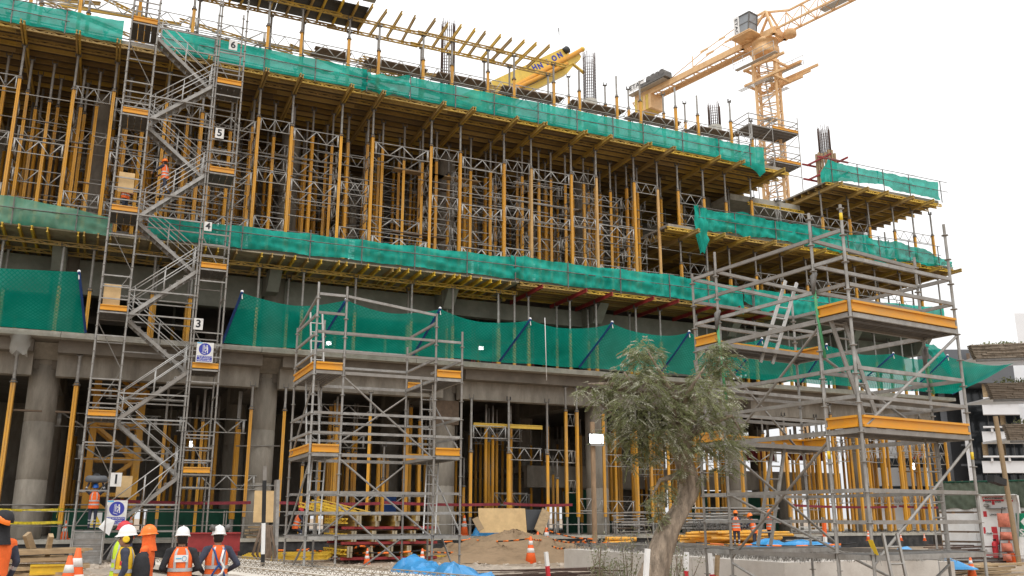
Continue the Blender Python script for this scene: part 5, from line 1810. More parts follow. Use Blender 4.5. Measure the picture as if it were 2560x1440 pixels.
# ================================================================ yellow telescopic boom behind the roof beams
YB = 54.0
tip, tail = at(1432, 143, Y=YB), at(1232, 238, Y=YB)
bd = (tip - tail).normalized()
tail = tail - bd * ((tail.z - 22.9) / bd.z)
bn = Vector((-bd.z, 0, bd.x))           # perpendicular, upwards
bm = thing('crane_boom', 'thick yellow telescopic crane boom with dark lettering behind the roof beams', 'crane boom', tuple(tail))
LB = (tip - tail).length
def bp(a, n, y=0): return tail + bd * a + bn * n + Vector((0, y, 0))
def sect(a, n0, n1, w): return [bp(a, n0, -w), bp(a, n0 + .0, w), bp(a, n1, w), bp(a, n1, -w)]
b = MB()
b.loft([sect(0, -.05, .85, .45), sect(LB - .9, -.05, .85, .45), sect(LB - .5, .1, .72, .45)], 0, False)
b.build('outer_section', 'boom', bm)
b = MB()
b.loft([sect(0, -.5, -.1, .38), sect(LB + .1, -.5, .1, .38), sect(LB + .45, -.3, .1, .34)], 0, False)
b.build('inner_section', 'boom', bm)
b = MB()
b.path([bp(0, -.38, -.62), bp(LB - 1.2, -.38, -.62)], .13, 8)
b.path([bp(0, -1.0, -.5), bp(LB + .75, .12, -.5)], .17, 8)
b.build('luffing_ram', 'toe', bm)
b = MB()
b.path([bp(LB * .35, -1.02, -.1), bp(LB * .62, -1.02, -.1)], .15, 8)
b.path([bp(LB - .8, .55, -.3), bp(LB - .3, .62, -.3)], .3, 8)
b.build('hose', 'black', bm)
b = MB()
b.loft([sect(LB * .62, -1.0, -.62, .3), sect(LB - 1.4, -.95, -.55, .3), sect(LB - .5, -.62, -.4, .3)], 0, False)
b.bar(bp(LB - .55, -.55, -.3), bp(LB - .1, -1.5, -.3), .25, .1)
b.ball(bp(LB + .75, .12, -.5), .2)
b.build('boom_head', 'boom', bm)
ang = math.atan2(bd.z, bd.x)
for ch, px, py in (('H', 1337, 169), ('N', 1351, 165), ('S', 1368, 156), ('O', 1386, 146), ('N', 1400, 138)):
    q = at(px, py, Y=YB - .46)
    textobj('letter', ch, .55, 'signblue', bm, q, rot=(R(90), -ang, 0), bold=.03)
for a in (LB * .42, LB * .52):
    b = MB()
    b.bar(bp(a, .3, -.455), bp(a + .55, .3, -.455), .01, .2)
    b.build('sticker', 'white', bm)
# hook block hanging high in the sky
hp = at(1397, 78, Y=50)
t = thing('lifting_hook', 'tiny grey lifting hook with two slings hanging in the white sky', 'hook', hp)
rod('hook_shank', hp, hp + Vector((0, 0, .25)), .04, 'galv_dark', t)
for s in (-1, 1): rod('sling', hp + Vector((0, 0, .25)), hp + Vector((s * .06, 0, -.3)), .015, 'galv_dark', t)
# grey load edge at the top of the frame
p = at(926, -12, Y=38.0)
b = MB()
ring = lambda z, s: [p + Vector((x * s, y * s, z)) for x, y in ((-.3, -.3), (.3, -.3), (.3, .3), (-.3, .3))]
b.loft([ring(-.25, .6), ring(-.2, 1), ring(.9, 1.4)], 0, False)
b.bar(p + Vector((-1.2, 0, .8)), p + Vector((.1, 0, 0)), .35, .3)
b.solo('concrete_bucket', 'conc_edge', 'pale grey underside of a hanging concrete bucket at the top of the picture', 'concrete bucket')

# ================================================================ buildings and hoarding at the far right
def vframe(px, depth):
    """origin on the ground at picture column px, axes along the view"""
    o = EYE + (FW + RT * ((px - 1280) / F_PX)) * (depth / 1.0)
    return Vector((o.x, o.y, 0))


def far_z(y, depth): return CAM_Z + depth * (math.sin(PITCH) + math.cos(PITCH) * (720 - y) / F_PX)


DA = Vector((RT.x, RT.y, 0)).normalized()
DF = Vector((FW.x, FW.y, 0)).normalized()


def fbox(name, parent, px0, px1, y0, y1, depth, thick, m, off=0.0):
    """box facing the viewer, spanning picture columns/rows at a given depth"""
    sc = depth / F_PX
    zm = (y0 + y1) / 2
    dd = depth
    def P(px, y): return EYE + (FW + RT * ((px - 1280) / F_PX) + UP * ((720 - y) / F_PX)) * dd
    a, c = P(px0, y1), P(px1, y0)
    # make it upright: use plan position of the bottom left corner
    A = Vector((a.x, a.y, 0)) - DF * off
    w = (Vector((c.x, c.y, 0)) - Vector((a.x, a.y, 0))).dot(DA)
    b = MB()
    q0, q1 = A, A + DA * w
    DD = A.normalized() * thick
    q2, q3 = q1 + DD, q0 + DD
    b.add([(*v.xy, z) for z in (a.z, c.z) for v in (q0, q1, q2, q3)], [(0, 3, 2, 1), (4, 5, 6, 7), (0, 1, 5, 4), (1, 2, 6, 5), (2, 3, 7, 6), (3, 0, 4, 7)])
    return b.build(name, m, parent)


DP = 88.0
ob = thing('office_building', 'white office block with dark ribbon windows behind the right scaffold', 'building', vframe(2440, DP))
fbox('wall', ob, 2452, 2760, 955, 1330, DP + .9, 14, 'bglass' if False else 'glass')
fbox('corner_pier', ob, 2440, 2458, 958, 1330, DP - .2, 12, 'bwhite')
for y in (958, 1030, 1104, 1180):
    fbox('spandrel', ob, 2458, 2760, y + 48, y + 78, DP, .8, 'bwhite')
    fbox('parapet_band', ob, 2458, 2760, y + 35, y + 39, DP, .8, 'bwhite')
    for k in range(6):
        x = 2458 + k * 44
        fbox('mullion', ob, x + 14, x + 15.2, y, y + 36, DP + .7, .2, 'galv_dark')
        fbox('mullion', ob, x + 36, x + 37.2, y, y + 36, DP + .7, .2, 'galv_dark')
        fbox('slot_divider', ob, x + 20, x + 26, y + 38.5, y + 49, DP + .05, .7, 'bwhite')
        if RNG.random() < .5: fbox('blind', ob, x, x + 14, y + 1, y + 35, DP + .85, .04, 'wood')
fbox('roof_block', ob, 2418, 2760, 902, 957, DP + .5, 14, 'bgrey')
gb = thing('office_tower', 'dark grey glazed tower between the building site and the white office block', 'building', vframe(2390, DP + 6))
fbox('wall', gb, 2336, 2445, 955, 1330, DP + 6, 12, 'bdark')
fbox('fin', gb, 2385, 2402, 955, 1330, DP + 5, .9, 'bgrey')
for y in (1010, 1055, 1110, 1160): fbox('floor_band', gb, 2403, 2444, y, y + 5, DP + 5.8, .15, 'bgrey')
fbox('roof_block', gb, 2300, 2441, 870, 954, DP + 7, 10, 'bgrey')
fbox('roof_window', gb, 2418, 2427, 882, 908, DP + 6.9, .15, 'wood_dark')
wb = thing('white_block', 'white block with dark windows low behind the yellow prop cluster', 'building', vframe(2300, DP + 14))
fbox('wall', wb, 2150, 2335, 1010, 1330, DP + 14, 10, 'bwhite')
for y in (1075, 1145, 1215): fbox('window', wb, 2160, 2330, y, y + 24, DP + 13.9, .12, 'glass')
fb = thing('far_tower', 'pale grey tower edge at the right border of the picture', 'building', vframe(2560, 130))
fbox('wall', fb, 2612, 2760, 752, 1330, 130, 12, 'bwhite')
# stone clad terraces
st_ = thing('terraced_building', 'building with three projecting terraces clad in brown stacked stone', 'building', vframe(2560, 62))
for k, (px, ytop, ybot, slant, dp) in enumerate(((2424, 862, 897, 16, 62), (2466, 958, 997, 18, 62.6), (2510, 1060, 1100, 16, 63.2))):
    def P(x, y): return EYE + (FW + RT * ((x - 1280) / F_PX) + UP * ((720 - y) / F_PX)) * dp
    a, c = P(px, ytop), P(px + slant, ybot)
    wy = DA * 14 - DF * 3.0
    b = MB()
    n = 9
    for r in range(n):
        f0, f1 = r / n, (r + 1) / n
        p0 = c.lerp(a, f0)
        z0, z1 = c.z + (a.z - c.z) * f0, c.z + (a.z - c.z) * f1
        base = Vector((p0.x, p0.y, 0))
        s = 0.0
        L_ = wy.length
        dwn = wy.normalized()
        while s < L_:
            l = RNG.uniform(.35, 1.0)
            e = RNG.uniform(0, .09)
            q0, q1 = base + dwn * s - DF * e, base + dwn * min(s + l - .015, L_) - DF * e
            q2, q3 = q1 + DF * .5, q0 + DF * .5
            b.add([(*v.xy, z) for z in (z0 + .008, z1 - .008) for v in (q0, q1, q2, q3)], [(0, 3, 2, 1), (4, 5, 6, 7), (0, 1, 5, 4), (1, 2, 6, 5), (2, 3, 7, 6), (3, 0, 4, 7)])
            s += l
    o = b.build('stone_course', 'cladstone', st_)
    o['kind'] = 'stuff'
    b = MB()
    base = Vector((c.x, c.y, 0)) + DF * .35
    q0, q1 = base, base + wy
    q2, q3 = q1 + DF * 3.5, q0 + DF * 3.5
    z0, z1 = c.z + .02, c.z + .16
    b.add([(*v.xy, z) for z in (z0, z1) for v in (q0, q1, q2, q3)], [(0, 3, 2, 1), (4, 5, 6, 7), (0, 1, 5, 4), (1, 2, 6, 5), (2, 3, 7, 6), (3, 0, 4, 7)])
    b.build('terrace_slab', 'bwhite', st_)
    b = MB()
    b.bar(c + Vector((0, 0, -.12)), c + wy + Vector((0, 0, -.12)), .25, .14)
    b.build('edge_trim', 'galv_dark', st_)
    b = MB()
    for q in range(420):
        u_ = RNG.choice([.12, .18, .45, .5]) + RNG.normal() * .03
        pp = a + wy * u_ + DF * RNG.uniform(.3, .9) + Vector((0, 0, RNG.uniform(-.1, .45 * (1 - k * .2)) if k else RNG.uniform(-.1, .15)))
        d1, d2 = Vector(RNG.normal(size=3)) * .07, Vector(RNG.normal(size=3)) * .07
        b.add([pp, pp + d1, pp + d1 + d2, pp + d2], [(0, 1, 2, 3)])
    b.build('planting', 'leaf', st_)
b = MB()
q = st_.location
fbox('wall', st_, 2590, 2760, 840, 1330, 66, 6, 'bwhite')

# hoarding with olive cloth above white profiled sheets
H0, H1 = at(2362, 1404, z=.0), at(2640, 1412, z=.0)
hd = Vector((H1.x - H0.x, H1.y - H0.y, 0)).normalized()
hn = Vector((hd.y, -hd.x, 0))
hz = lambda y: CAM_Z + (1295 - y) * 36.5 / F_PX
ho = thing('site_hoarding', 'site hoarding of white profiled sheets with olive cloth along its top', 'hoarding', H0)
LH = (H1 - H0).length
for r in range(6):
    z0 = .05 + r * .39
    for c in range(3):
        p, q = H0 + hd * (LH * c / 3 + .01), H0 + hd * (LH * (c + 1) / 3 - .01)
        b = MB()
        b.bar(p + Vector((0, 0, z0 + .17)), q + Vector((0, 0, z0 + .17)), .05, .31)
        b.build('sheet_panel', 'sheet', ho)
for r in range(6):
    b = MB()
    b.bar(H0 + Vector((0, 0, .05 + r * .39 - .02)) + hn * .0, H1 + Vector((0, 0, .05 + r * .39 - .02)), .02, .06)
    b.build('sheet_joint', 'wood_dark', ho)
b = MB()
P = [[tuple(H0 + hd * (LH * i / 60) + hn * (.08 + .03 * math.sin(i * .9 + 2 * j) + .02 * math.sin(i * 2.3)) + Vector((0, 0, 2.12 + 1.1 * j / 8 - .04 * math.sin(i * .5)))) for i in range(61)] for j in range(9)]
b.grid(P)
b.build('cloth_strip', 'olive', ho)
b = MB()
b.tube(H0 + Vector((0, 0, 3.2)) + hn * .08, H1 + Vector((0, 0, 3.2)) + hn * .08, .035, 6)
b.build('top_rope', 'darkgreen', ho)
for c in range(5): rod('post', H0 + hd * (LH * c / 4) - hn * .1, H0 + hd * (LH * c / 4) - hn * .1 + Vector((0, 0, 3.25)), .05, 'wood', ho)
# emergency station
def hp_(px, y, out=.1):
    """point on the hoarding plane"""
    r = FW + RT * ((px - 1280) / F_PX) + UP * ((720 - y) / F_PX)
    o = H0 + hn * out
    t = (o - EYE).dot(hn) / r.dot(hn)
    return EYE + r * t


def hbox(name, parent, px0, px1, y0, y1, m, out=.12, th=.02):
    a, c = hp_(px0, y1, out), hp_(px1, y0, out)
    w = (c - a).dot(hd)
    b = MB()
    q0 = Vector((a.x, a.y, 0))
    q1 = q0 + hd * w
    q2, q3 = q1 - hn * th, q0 - hn * th
    b.add([(*v.xy, z) for z in (a.z, c.z) for v in (q0, q1, q2, q3)], [(0, 3, 2, 1), (4, 5, 6, 7), (0, 1, 5, 4), (1, 2, 6, 5), (2, 3, 7, 6), (3, 0, 4, 7)])
    return b.build(name, m, parent)


hr = math.atan2(hd.y, hd.x)
es2 = thing('emergency_station', 'white and red emergency station board under a small roof at the hoarding', 'emergency station', hp_(2455, 1402, .2))
hbox('back_board', es2, 2457, 2546, 1238, 1394, 'white', .2, .03)
b = MB()
a, c = hp_(2450, 1238, .2), hp_(2542, 1237, .2)
b.bar(a + hn * .25, c + hn * .25, .6, .03)
b.build('roof_board', 'white', es2)
b = MB()
b.add([hp_(2540, 1236, .2), hp_(2540, 1236, .75), hp_(2548, 1262, .6), hp_(2548, 1394, .3), hp_(2546, 1394, .2)], [(0, 1, 2, 3, 4)])
b.build('side_board', 'white', es2)
for nm, x0, x1, y0, y1, m in (('red_print', 2457, 2508, 1241, 1254, 'signred'), ('red_print', 2459, 2466, 1278, 1292, 'signred'), ('red_print', 2480, 2492, 1317, 1334, 'signred'), ('red_print', 2460, 2463, 1318, 1334, 'signred'),
                              ('red_print', 2485, 2495, 1336, 1362, 'signred'), ('red_print', 2466, 2484, 1386, 1389, 'signred'), ('red_print', 2480, 2486, 1254, 1262, 'signred'), ('red_print', 2534, 2547, 1384, 1391, 'signred'), ('red_print', 2516, 2532, 1250, 1254, 'signred')):
    hbox(nm, es2, x0, x1, y0, y1, m, .213, .01)
for nm, x0, x1, y0, y1, s in (('caption', 2459, 2509, 1243, 1249, 'ESTACIÓN DE EMERGENCIA'), ('caption', 2462, 2479, 1252, 1257, 'PULSADOR'), ('caption', 2487, 2503, 1252, 1257, 'BOTIQUÍN'), ('caption', 2513, 2531, 1243, 1249, 'CAMILLA'), ('caption', 2473, 2497, 1284, 1290, 'LAVAOJOS'), ('caption', 2465, 2482, 1331, 1337, 'COLLARÍN')):
    hbox(nm, es2, x0, x1, y0, y1, 'white', .222, .006)
    w = (hp_(x1, y0) - hp_(x0, y0)).dot(hd)
    textobj('lettering', s, .09, 'text', es2, hp_((x0 + x1) / 2, (y0 + y1) / 2, .23), rot=(R(90), 0, hr), width=w * .9, ext=.001, bold=.003)
hbox('shelf', es2, 2464, 2510, 1270, 1273, 'galv_dark', .45, .25)
b = MB()
b.ball(hp_(2466, 1264, .35), .14, .08, .08)
b.build('eyewash_bowl', 'galv', es2)
t = thing('fire_extinguisher', 'red fire extinguisher standing below the emergency station', 'fire extinguisher', hp_(2491, 1398, .35))
c = hp_(2491, 1396, .35)
b = MB()
b.lathe([(.0, 0), (.1, 0), (.11, .03), (.11, .55), (.07, .64), (.03, .66)], 12, c)
b.build('cylinder_body', 'signred', t)
b = MB()
b.bar(c + Vector((-.05, 0, .7)), c + Vector((.08, 0, .72)), .03, .06)
b.path([c + Vector((.05, 0, .7)), c + Vector((.13, 0, .55)), c + Vector((.12, 0, .2))], .015, 5)
b.build('valve', 'black', t)
t = thing('rescue_rack', 'black wire rack holding orange rescue gear beside the fire extinguisher', 'rack', hp_(2515, 1400, .5))
b = MB()
for y in (1320, 1350, 1380):
    b.bar(hp_(2501, y, .55), hp_(2537, y, .5), .25, .03)
b.path([hp_(2497, 1400, .6), hp_(2503, 1295, .45), hp_(2505, 1268, .35), hp_(2520, 1270, .35), hp_(2534, 1295, .45), hp_(2541, 1400, .6)], .018, 5)
b.build('wire_frame', 'black', t)
for k, (x0, x1, y0, y1) in enumerate(((2496, 2525, 1283, 1318), (2502, 2529, 1330, 1349), (2505, 2530, 1358, 1380), (2508, 2528, 1384, 1402))):
    a, c = hp_(x0, y1, .6), hp_(x1, y0, .6)
    P = [[tuple(a + hd * ((c - a).dot(hd) * i / 9) + hn * (.1 * math.sin(math.pi * i / 9) * math.sin(math.pi * j / 7) + .02 * math.sin(3 * i + 2 * j)) + Vector((0, 0, (c.z - a.z) * j / 7))) for i in range(10)] for j in range(8)]
    b = MB().grid(P)
    g_ = b.solo('rescue_bag', 'rescue', 'orange rescue bag on the black rack, %s' % ('top, wrapped in film', 'upper shelf', 'lower shelf', 'at the bottom')[k], 'bag', 'orange rescue bags')
t = thing('exit_sign', 'green exit sign with white arrow at the right picture border', 'sign', hp_(2546, 1340, .2))
hbox('plate', t, 2546, 2590, 1283, 1341, 'signgreen', .2, .02)
textobj('lettering', 'SALIDA', .36, 'white', t, hp_(2549, 1332, .215), rot=(R(90), 0, hr), align='LEFT', bold=.01)
b = MB()
b.add([hp_(2551, 1304, .212), hp_(2564, 1290, .212), hp_(2564, 1299, .212), hp_(2585, 1299, .212), hp_(2585, 1309, .212), hp_(2564, 1309, .212), hp_(2564, 1318, .212)], [(0, 6, 2), (6, 5, 2), (2, 5, 3), (5, 4, 3), (0, 2, 1)])
b.build('arrow', 'white', t)
pp = at(2549, 1415, z=0)
t = thing('lamp_post', 'rough timber post with a black floodlight beside the hoarding at the right border', 'lamp post', pp)
rod('post', pp, pp + Vector((-.25, 0, 5.6)), .09, 'wood', t, 8)
b = MB()
q = pp + Vector((-.9, -.2, 3.1))
b.bar(q + Vector((-.3, 0, .1)), q + Vector((.35, 0, -.05)), .3, .25)
b.bar(q + Vector((.3, 0, 0)), pp + Vector((-.15, 0, 3.1)), .05, .05)
b.build('flood_lamp', 'black', t)

# ================================================================ things on the ground
def cone_meshes():
    b = MB()
    b.box(-.5, .5, -.5, .5, 0, .06)
    base = b.mesh('cone_base', 'orange')
    def r(z): return .3 - .25 * (z - .06) / .94
    b = MB()
    b.lathe([(r(.06), .06), (r(.42), .42), (r(.7), .7), (r(1.0), 1.0)], 16)
    body = b.mesh('cone_body', 'orange')
    b = MB()
    b.lathe([(r(.42) + .004, .42), (r(.58) + .004, .58)], 16)
    b.lathe([(r(.7) + .004, .7), (r(.84) + .004, .84)], 16)
    band = b.mesh('reflective_band', 'white_band')
    return base, body, band


CB, CBODY, CBAND = cone_meshes()


def cone(x, y, z, h, label):
    t = thing('traffic_cone', label, 'traffic cone', (x, y, z), 'orange traffic cones', RNG.uniform(0, 3))
    for n, me, w in (('cone_base', CB, .36 * 1.1), ('cone_body', CBODY, .72), ('reflective_band', CBAND, .72)):
        o = put(n, me, t)
        o.scale = (h * w, h * w, h)
    return t


def cone_px(px, ytop, ybot, z, label, hreal=None):
    p = at(px, ybot, z=z) if hreal is None else None
    if hreal:
        # distance from the cone's real height
        p = None
        for Y in np.arange(10, 45, .25):
            a = at(px, ytop, Y=Y)
            bz = a.z - hreal
            q = at(px, ybot, Y=Y)
            if q.z <= bz: break
        q = at(px, ytop, Y=Y)
        zz = ground_z(q.x, q.y)
        return cone(q.x, q.y, zz, max(.5, q.z - zz), label)
    q = at(px, ytop, Y=p.y)
    return cone(p.x, p.y, z, q.z - z, label)


CONES = {}
CONES['big'] = cone_px(1327, 1341, 1411, .0, 'big traffic cone standing alone in front of the sand heap')
CONES['b'] = cone_px(1345, 1329, 1392, .03, 'traffic cone leaning in the cluster at the right foot of the sand heap, left one')
CONES['c'] = cone_px(1367, 1319, 1393, .02, 'tallest traffic cone of the cluster right of the sand heap')
CONES['d'] = cone_px(1378, 1360, 1398, .0, 'small traffic cone at the right of the cluster beside the concrete wall')
CONES['e'] = cone_px(1354, 1355, 1391, .02, 'small traffic cone half hidden in the cluster right of the sand heap')
CONES['f'] = cone_px(1174, 1345, 1394, .06, 'traffic cone holding the striped barrier at the left of the sand heap')
CONES['g'] = cone_px(1183, 1369, 1394, .06, 'faded small traffic cone behind the left sand heap cone')
CONES['h'] = cone_px(1012, 1351, 1402, .03, 'traffic cone behind the blue tarpaulin under the middle scaffold')
CONES['i'] = cone_px(917, 1371, 1415, .02, 'traffic cone in front of the stacked yellow beams')
CONES['j'] = cone_px(1055, 1371, 1418, .02, 'narrow traffic cone between the two blue tarpaulins')
CONES['k'] = cone_px(838, 1371, 1404, .02, 'traffic cone behind a front post of the middle scaffold')
CONES['l'] = cone_px(656, 1368, 1400, .04, 'traffic cone left behind the precast planks beside the striped pole')
CONES['m'] = cone_px(770, 1370, 1400, .04, 'traffic cone behind the left post of the middle scaffold')
p = at(176, 1389, Y=20.3)
cone(p.x, 20.3, -.02, p.z + .02, 'short traffic cone in front of the timber heap at the lower left')
p = at(197, 1370, Y=20.6)
cone(p.x, 20.6, -.02, p.z + .02, 'tall traffic cone beside the timber heap and the tower entry steps')
cone(at(197, 1318, z=1.0).x, 42.6, Z0, .75, 'traffic cone on the ground slab left of the carrying worker')
cone(at(328, 1300, Y=43).x, 43.0, Z0, .9, 'traffic cone on the ground slab behind the lower safety sign')
cone(at(1161, 1300, Y=44).x, 44.0, Z0, 1.0, 'red traffic cone on the slab left of the leaning plywood sheet')
cone_px(2428, 1352, 1402, .05, 'traffic cone in front of the white hoarding behind the right scaffold post')
cone_px(2530, 1348, 1406, .05, 'traffic cone in front of the emergency station rack')
cone_px(2425, 1392, 1460, 0, 'nearest traffic cone at the lower right on the timber debris', hreal=.75)
cone_px(2358, 1370, 1400, .05, 'traffic cone behind the right rear scaffold leg')
cone_px(2253, 1333, 1352, .7, 'small far traffic cone on the precast wall behind the right scaffold, middle')
cone_px(2312, 1334, 1352, .7, 'small far traffic cone on the precast wall behind the right scaffold, right')
cone_px(2172, 1326, 1352, .7, 'small far traffic cone on the precast wall behind the right scaffold, left')
cone_px(1463, 1343, 1358, .75, 'small traffic cone behind the wooden lamp post')

# striped barrier ropes
def striped(pts, label, r=.027, seg=.45):
    b = MB()
    tot = 0
    k = 0
    for a, c in zip(pts[:-1], pts[1:]):
        a, c = Vector(a), Vector(c)
        n = max(4, int((c - a).length / seg))
        sag = .018 * (c - a).length
        def P(f): return a.lerp(c, f) - Vector((0, 0, sag * 4 * f * (1 - f)))
        for q in range(n):
            b.tube(P(q / n), P((q + 1) / n), r * (1.25 if k % 2 else 1), 6, mi=k % 2)
            k += 1
    return b.solo('barrier_rope', ['black', 'hat_orange'], label, 'barrier', 'striped barrier ropes', loc=tuple(pts[0]))


def ctop(k, f=.93):
    t = CONES[k]
    h = [c for c in t.children if c.name.startswith('cone_body')][0].scale.z
    return t.location + Vector((0, 0, h * f))


striped([at(660, 1374, Y=36), at(770, 1374, Y=35), ctop('k')], 'striped barrier rope low at the left of the stacked beams')
striped([ctop('k'), at(900, 1365, Y=34), ctop('h'), ctop('f')], 'striped barrier rope from the stacked beams up to the sand heap')
striped([ctop('k'), ctop('i', .75), ctop('j', .9), ctop('g')], 'lower striped barrier rope behind the blue tarpaulins')
striped([ctop('f'), ctop('big')], 'striped barrier rope across the sand heap')
striped([ctop('big'), ctop('c', .7), at(1463, 1353, Y=31), at(1520, 1357, Y=29)], 'striped barrier rope from the big cone towards the lamp post')
striped([ctop('c'), at(1480, 1347, Y=33)], 'upper striped barrier rope right of the cone cluster')
striped([at(1380, 1365, Y=33), at(1412, 1370, Y=30)], 'short striped barrier rope ending at the precast wall')
striped([at(1740, 1356, Y=28), at(1880, 1362, Y=27), at(2140, 1358, Y=25)], 'striped barrier rope behind the tree and right scaffold', .025)


# heaps of sand and earth
def heap(cx, cy, rx, ry, h, m, label, name='sand_heap', seed=0):
    rg = np.random.default_rng(seed)
    n, k = 96, 36
    off = rg.uniform(0, 6, 8)
    P = []
    for j in range(k + 1):
        f = j / k
        row = []
        for i in range(n + 1):
            a = 2 * math.pi * (i % n) / n
            wob = 1 + .1 * math.sin(3 * a + off[0]) + .07 * math.sin(5 * a + off[1])
            rr = f * wob
            z = h * (1 - f) ** .85 * (1 + .12 * math.sin(4 * a + off[2]) * f) + .05 * math.sin(9 * a + 7 * f + off[3]) * h * f * (1 - f) * 3 + rg.normal() * .018 + h * .05 * math.sin(13 * a + 17 * f + off[4]) * math.sin(23 * f - 5 * a + off[5]) + h * .035 * math.sin(31 * f + 8 * a)
            row.append((cx + rx * rr * math.cos(a), cy + ry * rr * math.sin(a), ground_z(cx, cy) - .03 + z))
        P.append(row)
    return MB().grid(P).solo(name, m, label, name.replace('_', ' '), loc=(cx, cy, ground_z(cx, cy)))


q = at(1270, 1370, Y=38)
heap(q.x, 37.4, 4.4, 3.2, 1.12, 'sand', 'brown sand heap against the black plinth below the plywood sheet', seed=2)
q = at(1160, 1390, Y=36)
heap(q.x + 1.5, 35.5, 4.8, 2.4, .55, 'sand', 'low spread of sand in front of the black plinth', seed=3)
q = at(360, 1390, Y=34)
heap(q.x + 1.5, 33.5, 3.4, 2.0, .4, 'stone', 'heap of pale rubble right of the tower entry steps', 'rubble_heap', seed=4)
q = at(1240, 1440, Y=27)
heap(q.x, 28, 4.5, 2.2, .3, 'stone', 'low rubble bank behind the right blue tarpaulin', 'rubble_heap', seed=5)


def tarp(x0, x1, y0, y1, z0, h, label, seed):
    rg = np.random.default_rng(seed)
    n, m_ = 70, 40
    pk = [(rg.uniform(.15, .9), rg.uniform(.2, .8), rg.uniform(.4, 1.0), rg.uniform(.14, .32)) for _ in range(5)]
    rd = [(rg.uniform(0, 3.14), rg.uniform(3, 8), rg.uniform(0, 6), rg.uniform(.3, 1)) for _ in range(5)]
    P = []
    for j in range(m_):
        row = []
        for i in range(n):
            u, v = i / (n - 1), j / (m_ - 1)
            e = min(1, 5 * min(u, 1 - u, v, 1 - v))
            z = max(a * math.exp(-((u - px) ** 2 + ((v - py) * .7) ** 2) / (2 * s * s)) for px, py, a, s in pk)
            cr = 0
            for a, f, p_, w in rd: cr += w * (1 - abs(math.sin(f * (u * math.cos(a) + v * math.sin(a)) + p_ + 2 * z))) ** 2
            zz = h * (z * .85 + .09 * cr * (.4 + z)) * (e ** .5)
            row.append((x0 + (x1 - x0) * u + .05 * cr * (1 - e) + .12 * math.sin(9 * v + seed) * (1 - e), y0 + (y1 - y0) * v + .1 * math.sin(11 * u) * (1 - e), z0 + zz))
        P.append(row)
    return MB().grid(P, 0, False).solo('tarpaulin', 'tarp', label, 'tarpaulin', 'crumpled blue tarpaulins')


a, c = at(1085, 1440, Y=20), at(1240, 1440, Y=20)
tarp(a.x - .2, c.x + .1, 19.2, 21.2, .0, .95, 'big crumpled blue tarpaulin at the bottom centre', 3)
a, c = at(932, 1410, Y=24), at(1055, 1410, Y=24)
tarp(a.x, c.x, 21.2, 22.8, .38, .5, 'smaller crumpled blue tarpaulin left of the bottom centre', 5)
a, c = at(2210, 1400, Y=20), at(2400, 1385, Y=20)
tarp(a.x, c.x, 19.6, 21, .3, .75, 'crumpled blue tarpaulin hanging over the precast wall at the lower right', 8)
a, c = at(1900, 1350, Y=27), at(2090, 1360, Y=27)
tarp(a.x, c.x, 26.5, 28, .6, .42, 'flat blue tarpaulin behind the bottom platform of the right scaffold', 9)
a, c = at(1905, 1335, Y=37), at(1945, 1345, Y=37)
tarp(a.x, c.x, 36.5, 37.2, .3, .5, 'small blue tarpaulin beside the workers on the right', 10)


# precast planks with lattice girders
def lattice_plank(p, q, w, label, grp, zt=.12, girders=1):
    t = thing('precast_plank', label, 'precast plank', tuple(p), grp)
    p, q = Vector(p), Vector(q)
    d = (q - p).normalized()
    s = Vector((-d.y, d.x, 0)).normalized()
    barp('plank_slab', p, q, w, zt, 'conc_pale', t)
    L_ = (q - p).length
    for g_ in range(girders):
        o = s * (w * ((g_ + .5) / girders - .5) * 1.3)
        b = MB()
        h = .11
        n = int(L_ / .34)
        b.tube(p + o + Vector((0, 0, h + .06)), q + o + Vector((0, 0, h + .06)), .012, 4)
        for k in range(n):
            a0, a1, a2 = p + o + d * (L_ * k / n), p + o + d * (L_ * (k + .5) / n), p + o + d * (L_ * (k + 1) / n)
            for e in (-.05, .05):
                b.tube(a0 + s * e + Vector((0, 0, .06)), a1 + Vector((0, 0, h + .06)), .008, 3)
                b.tube(a1 + Vector((0, 0, h + .06)), a2 + s * e + Vector((0, 0, .06)), .008, 3)
        b.build('lattice_girder', 'wire', t)
    return t


GP = 'precast lattice planks in the foreground'
A0 = [at(560, 1384, z=.66), at(1262, 1441, z=.66)]
dd = (A0[1] - A0[0]).normalized()
sd = Vector((-dd.y, dd.x, 0))
k = 0
for row in range(3):
    for lev in range(3):
        z = .06 + lev * .22
        p = A0[0] - sd * (.5 + row * 1.12) * (1 if sd.y > 0 else -1)
        p = Vector((p.x, p.y, z))
        q = p + Vector((dd.x, dd.y, 0)) * (A0[1] - A0[0]).length
        lattice_plank(p, q, .95, 'pale precast plank with zigzag wire, %s row from the viewer, %s' % (('third', 'second', 'first')[row], ('on the ground', 'in mid stack', 'on top')[lev]), GP)
        if lev:
            for f in (.1, .5, .9):
                s0 = p.lerp(q, f)
                b = MB().box(s0.x - .05, s0.x + .05, s0.y - .45, s0.y + .45, z - .155, z - .065)
                b.solo('spacer_batten', 'wood', 'small timber batten between stacked precast planks', 'batten', 'battens between precast planks')
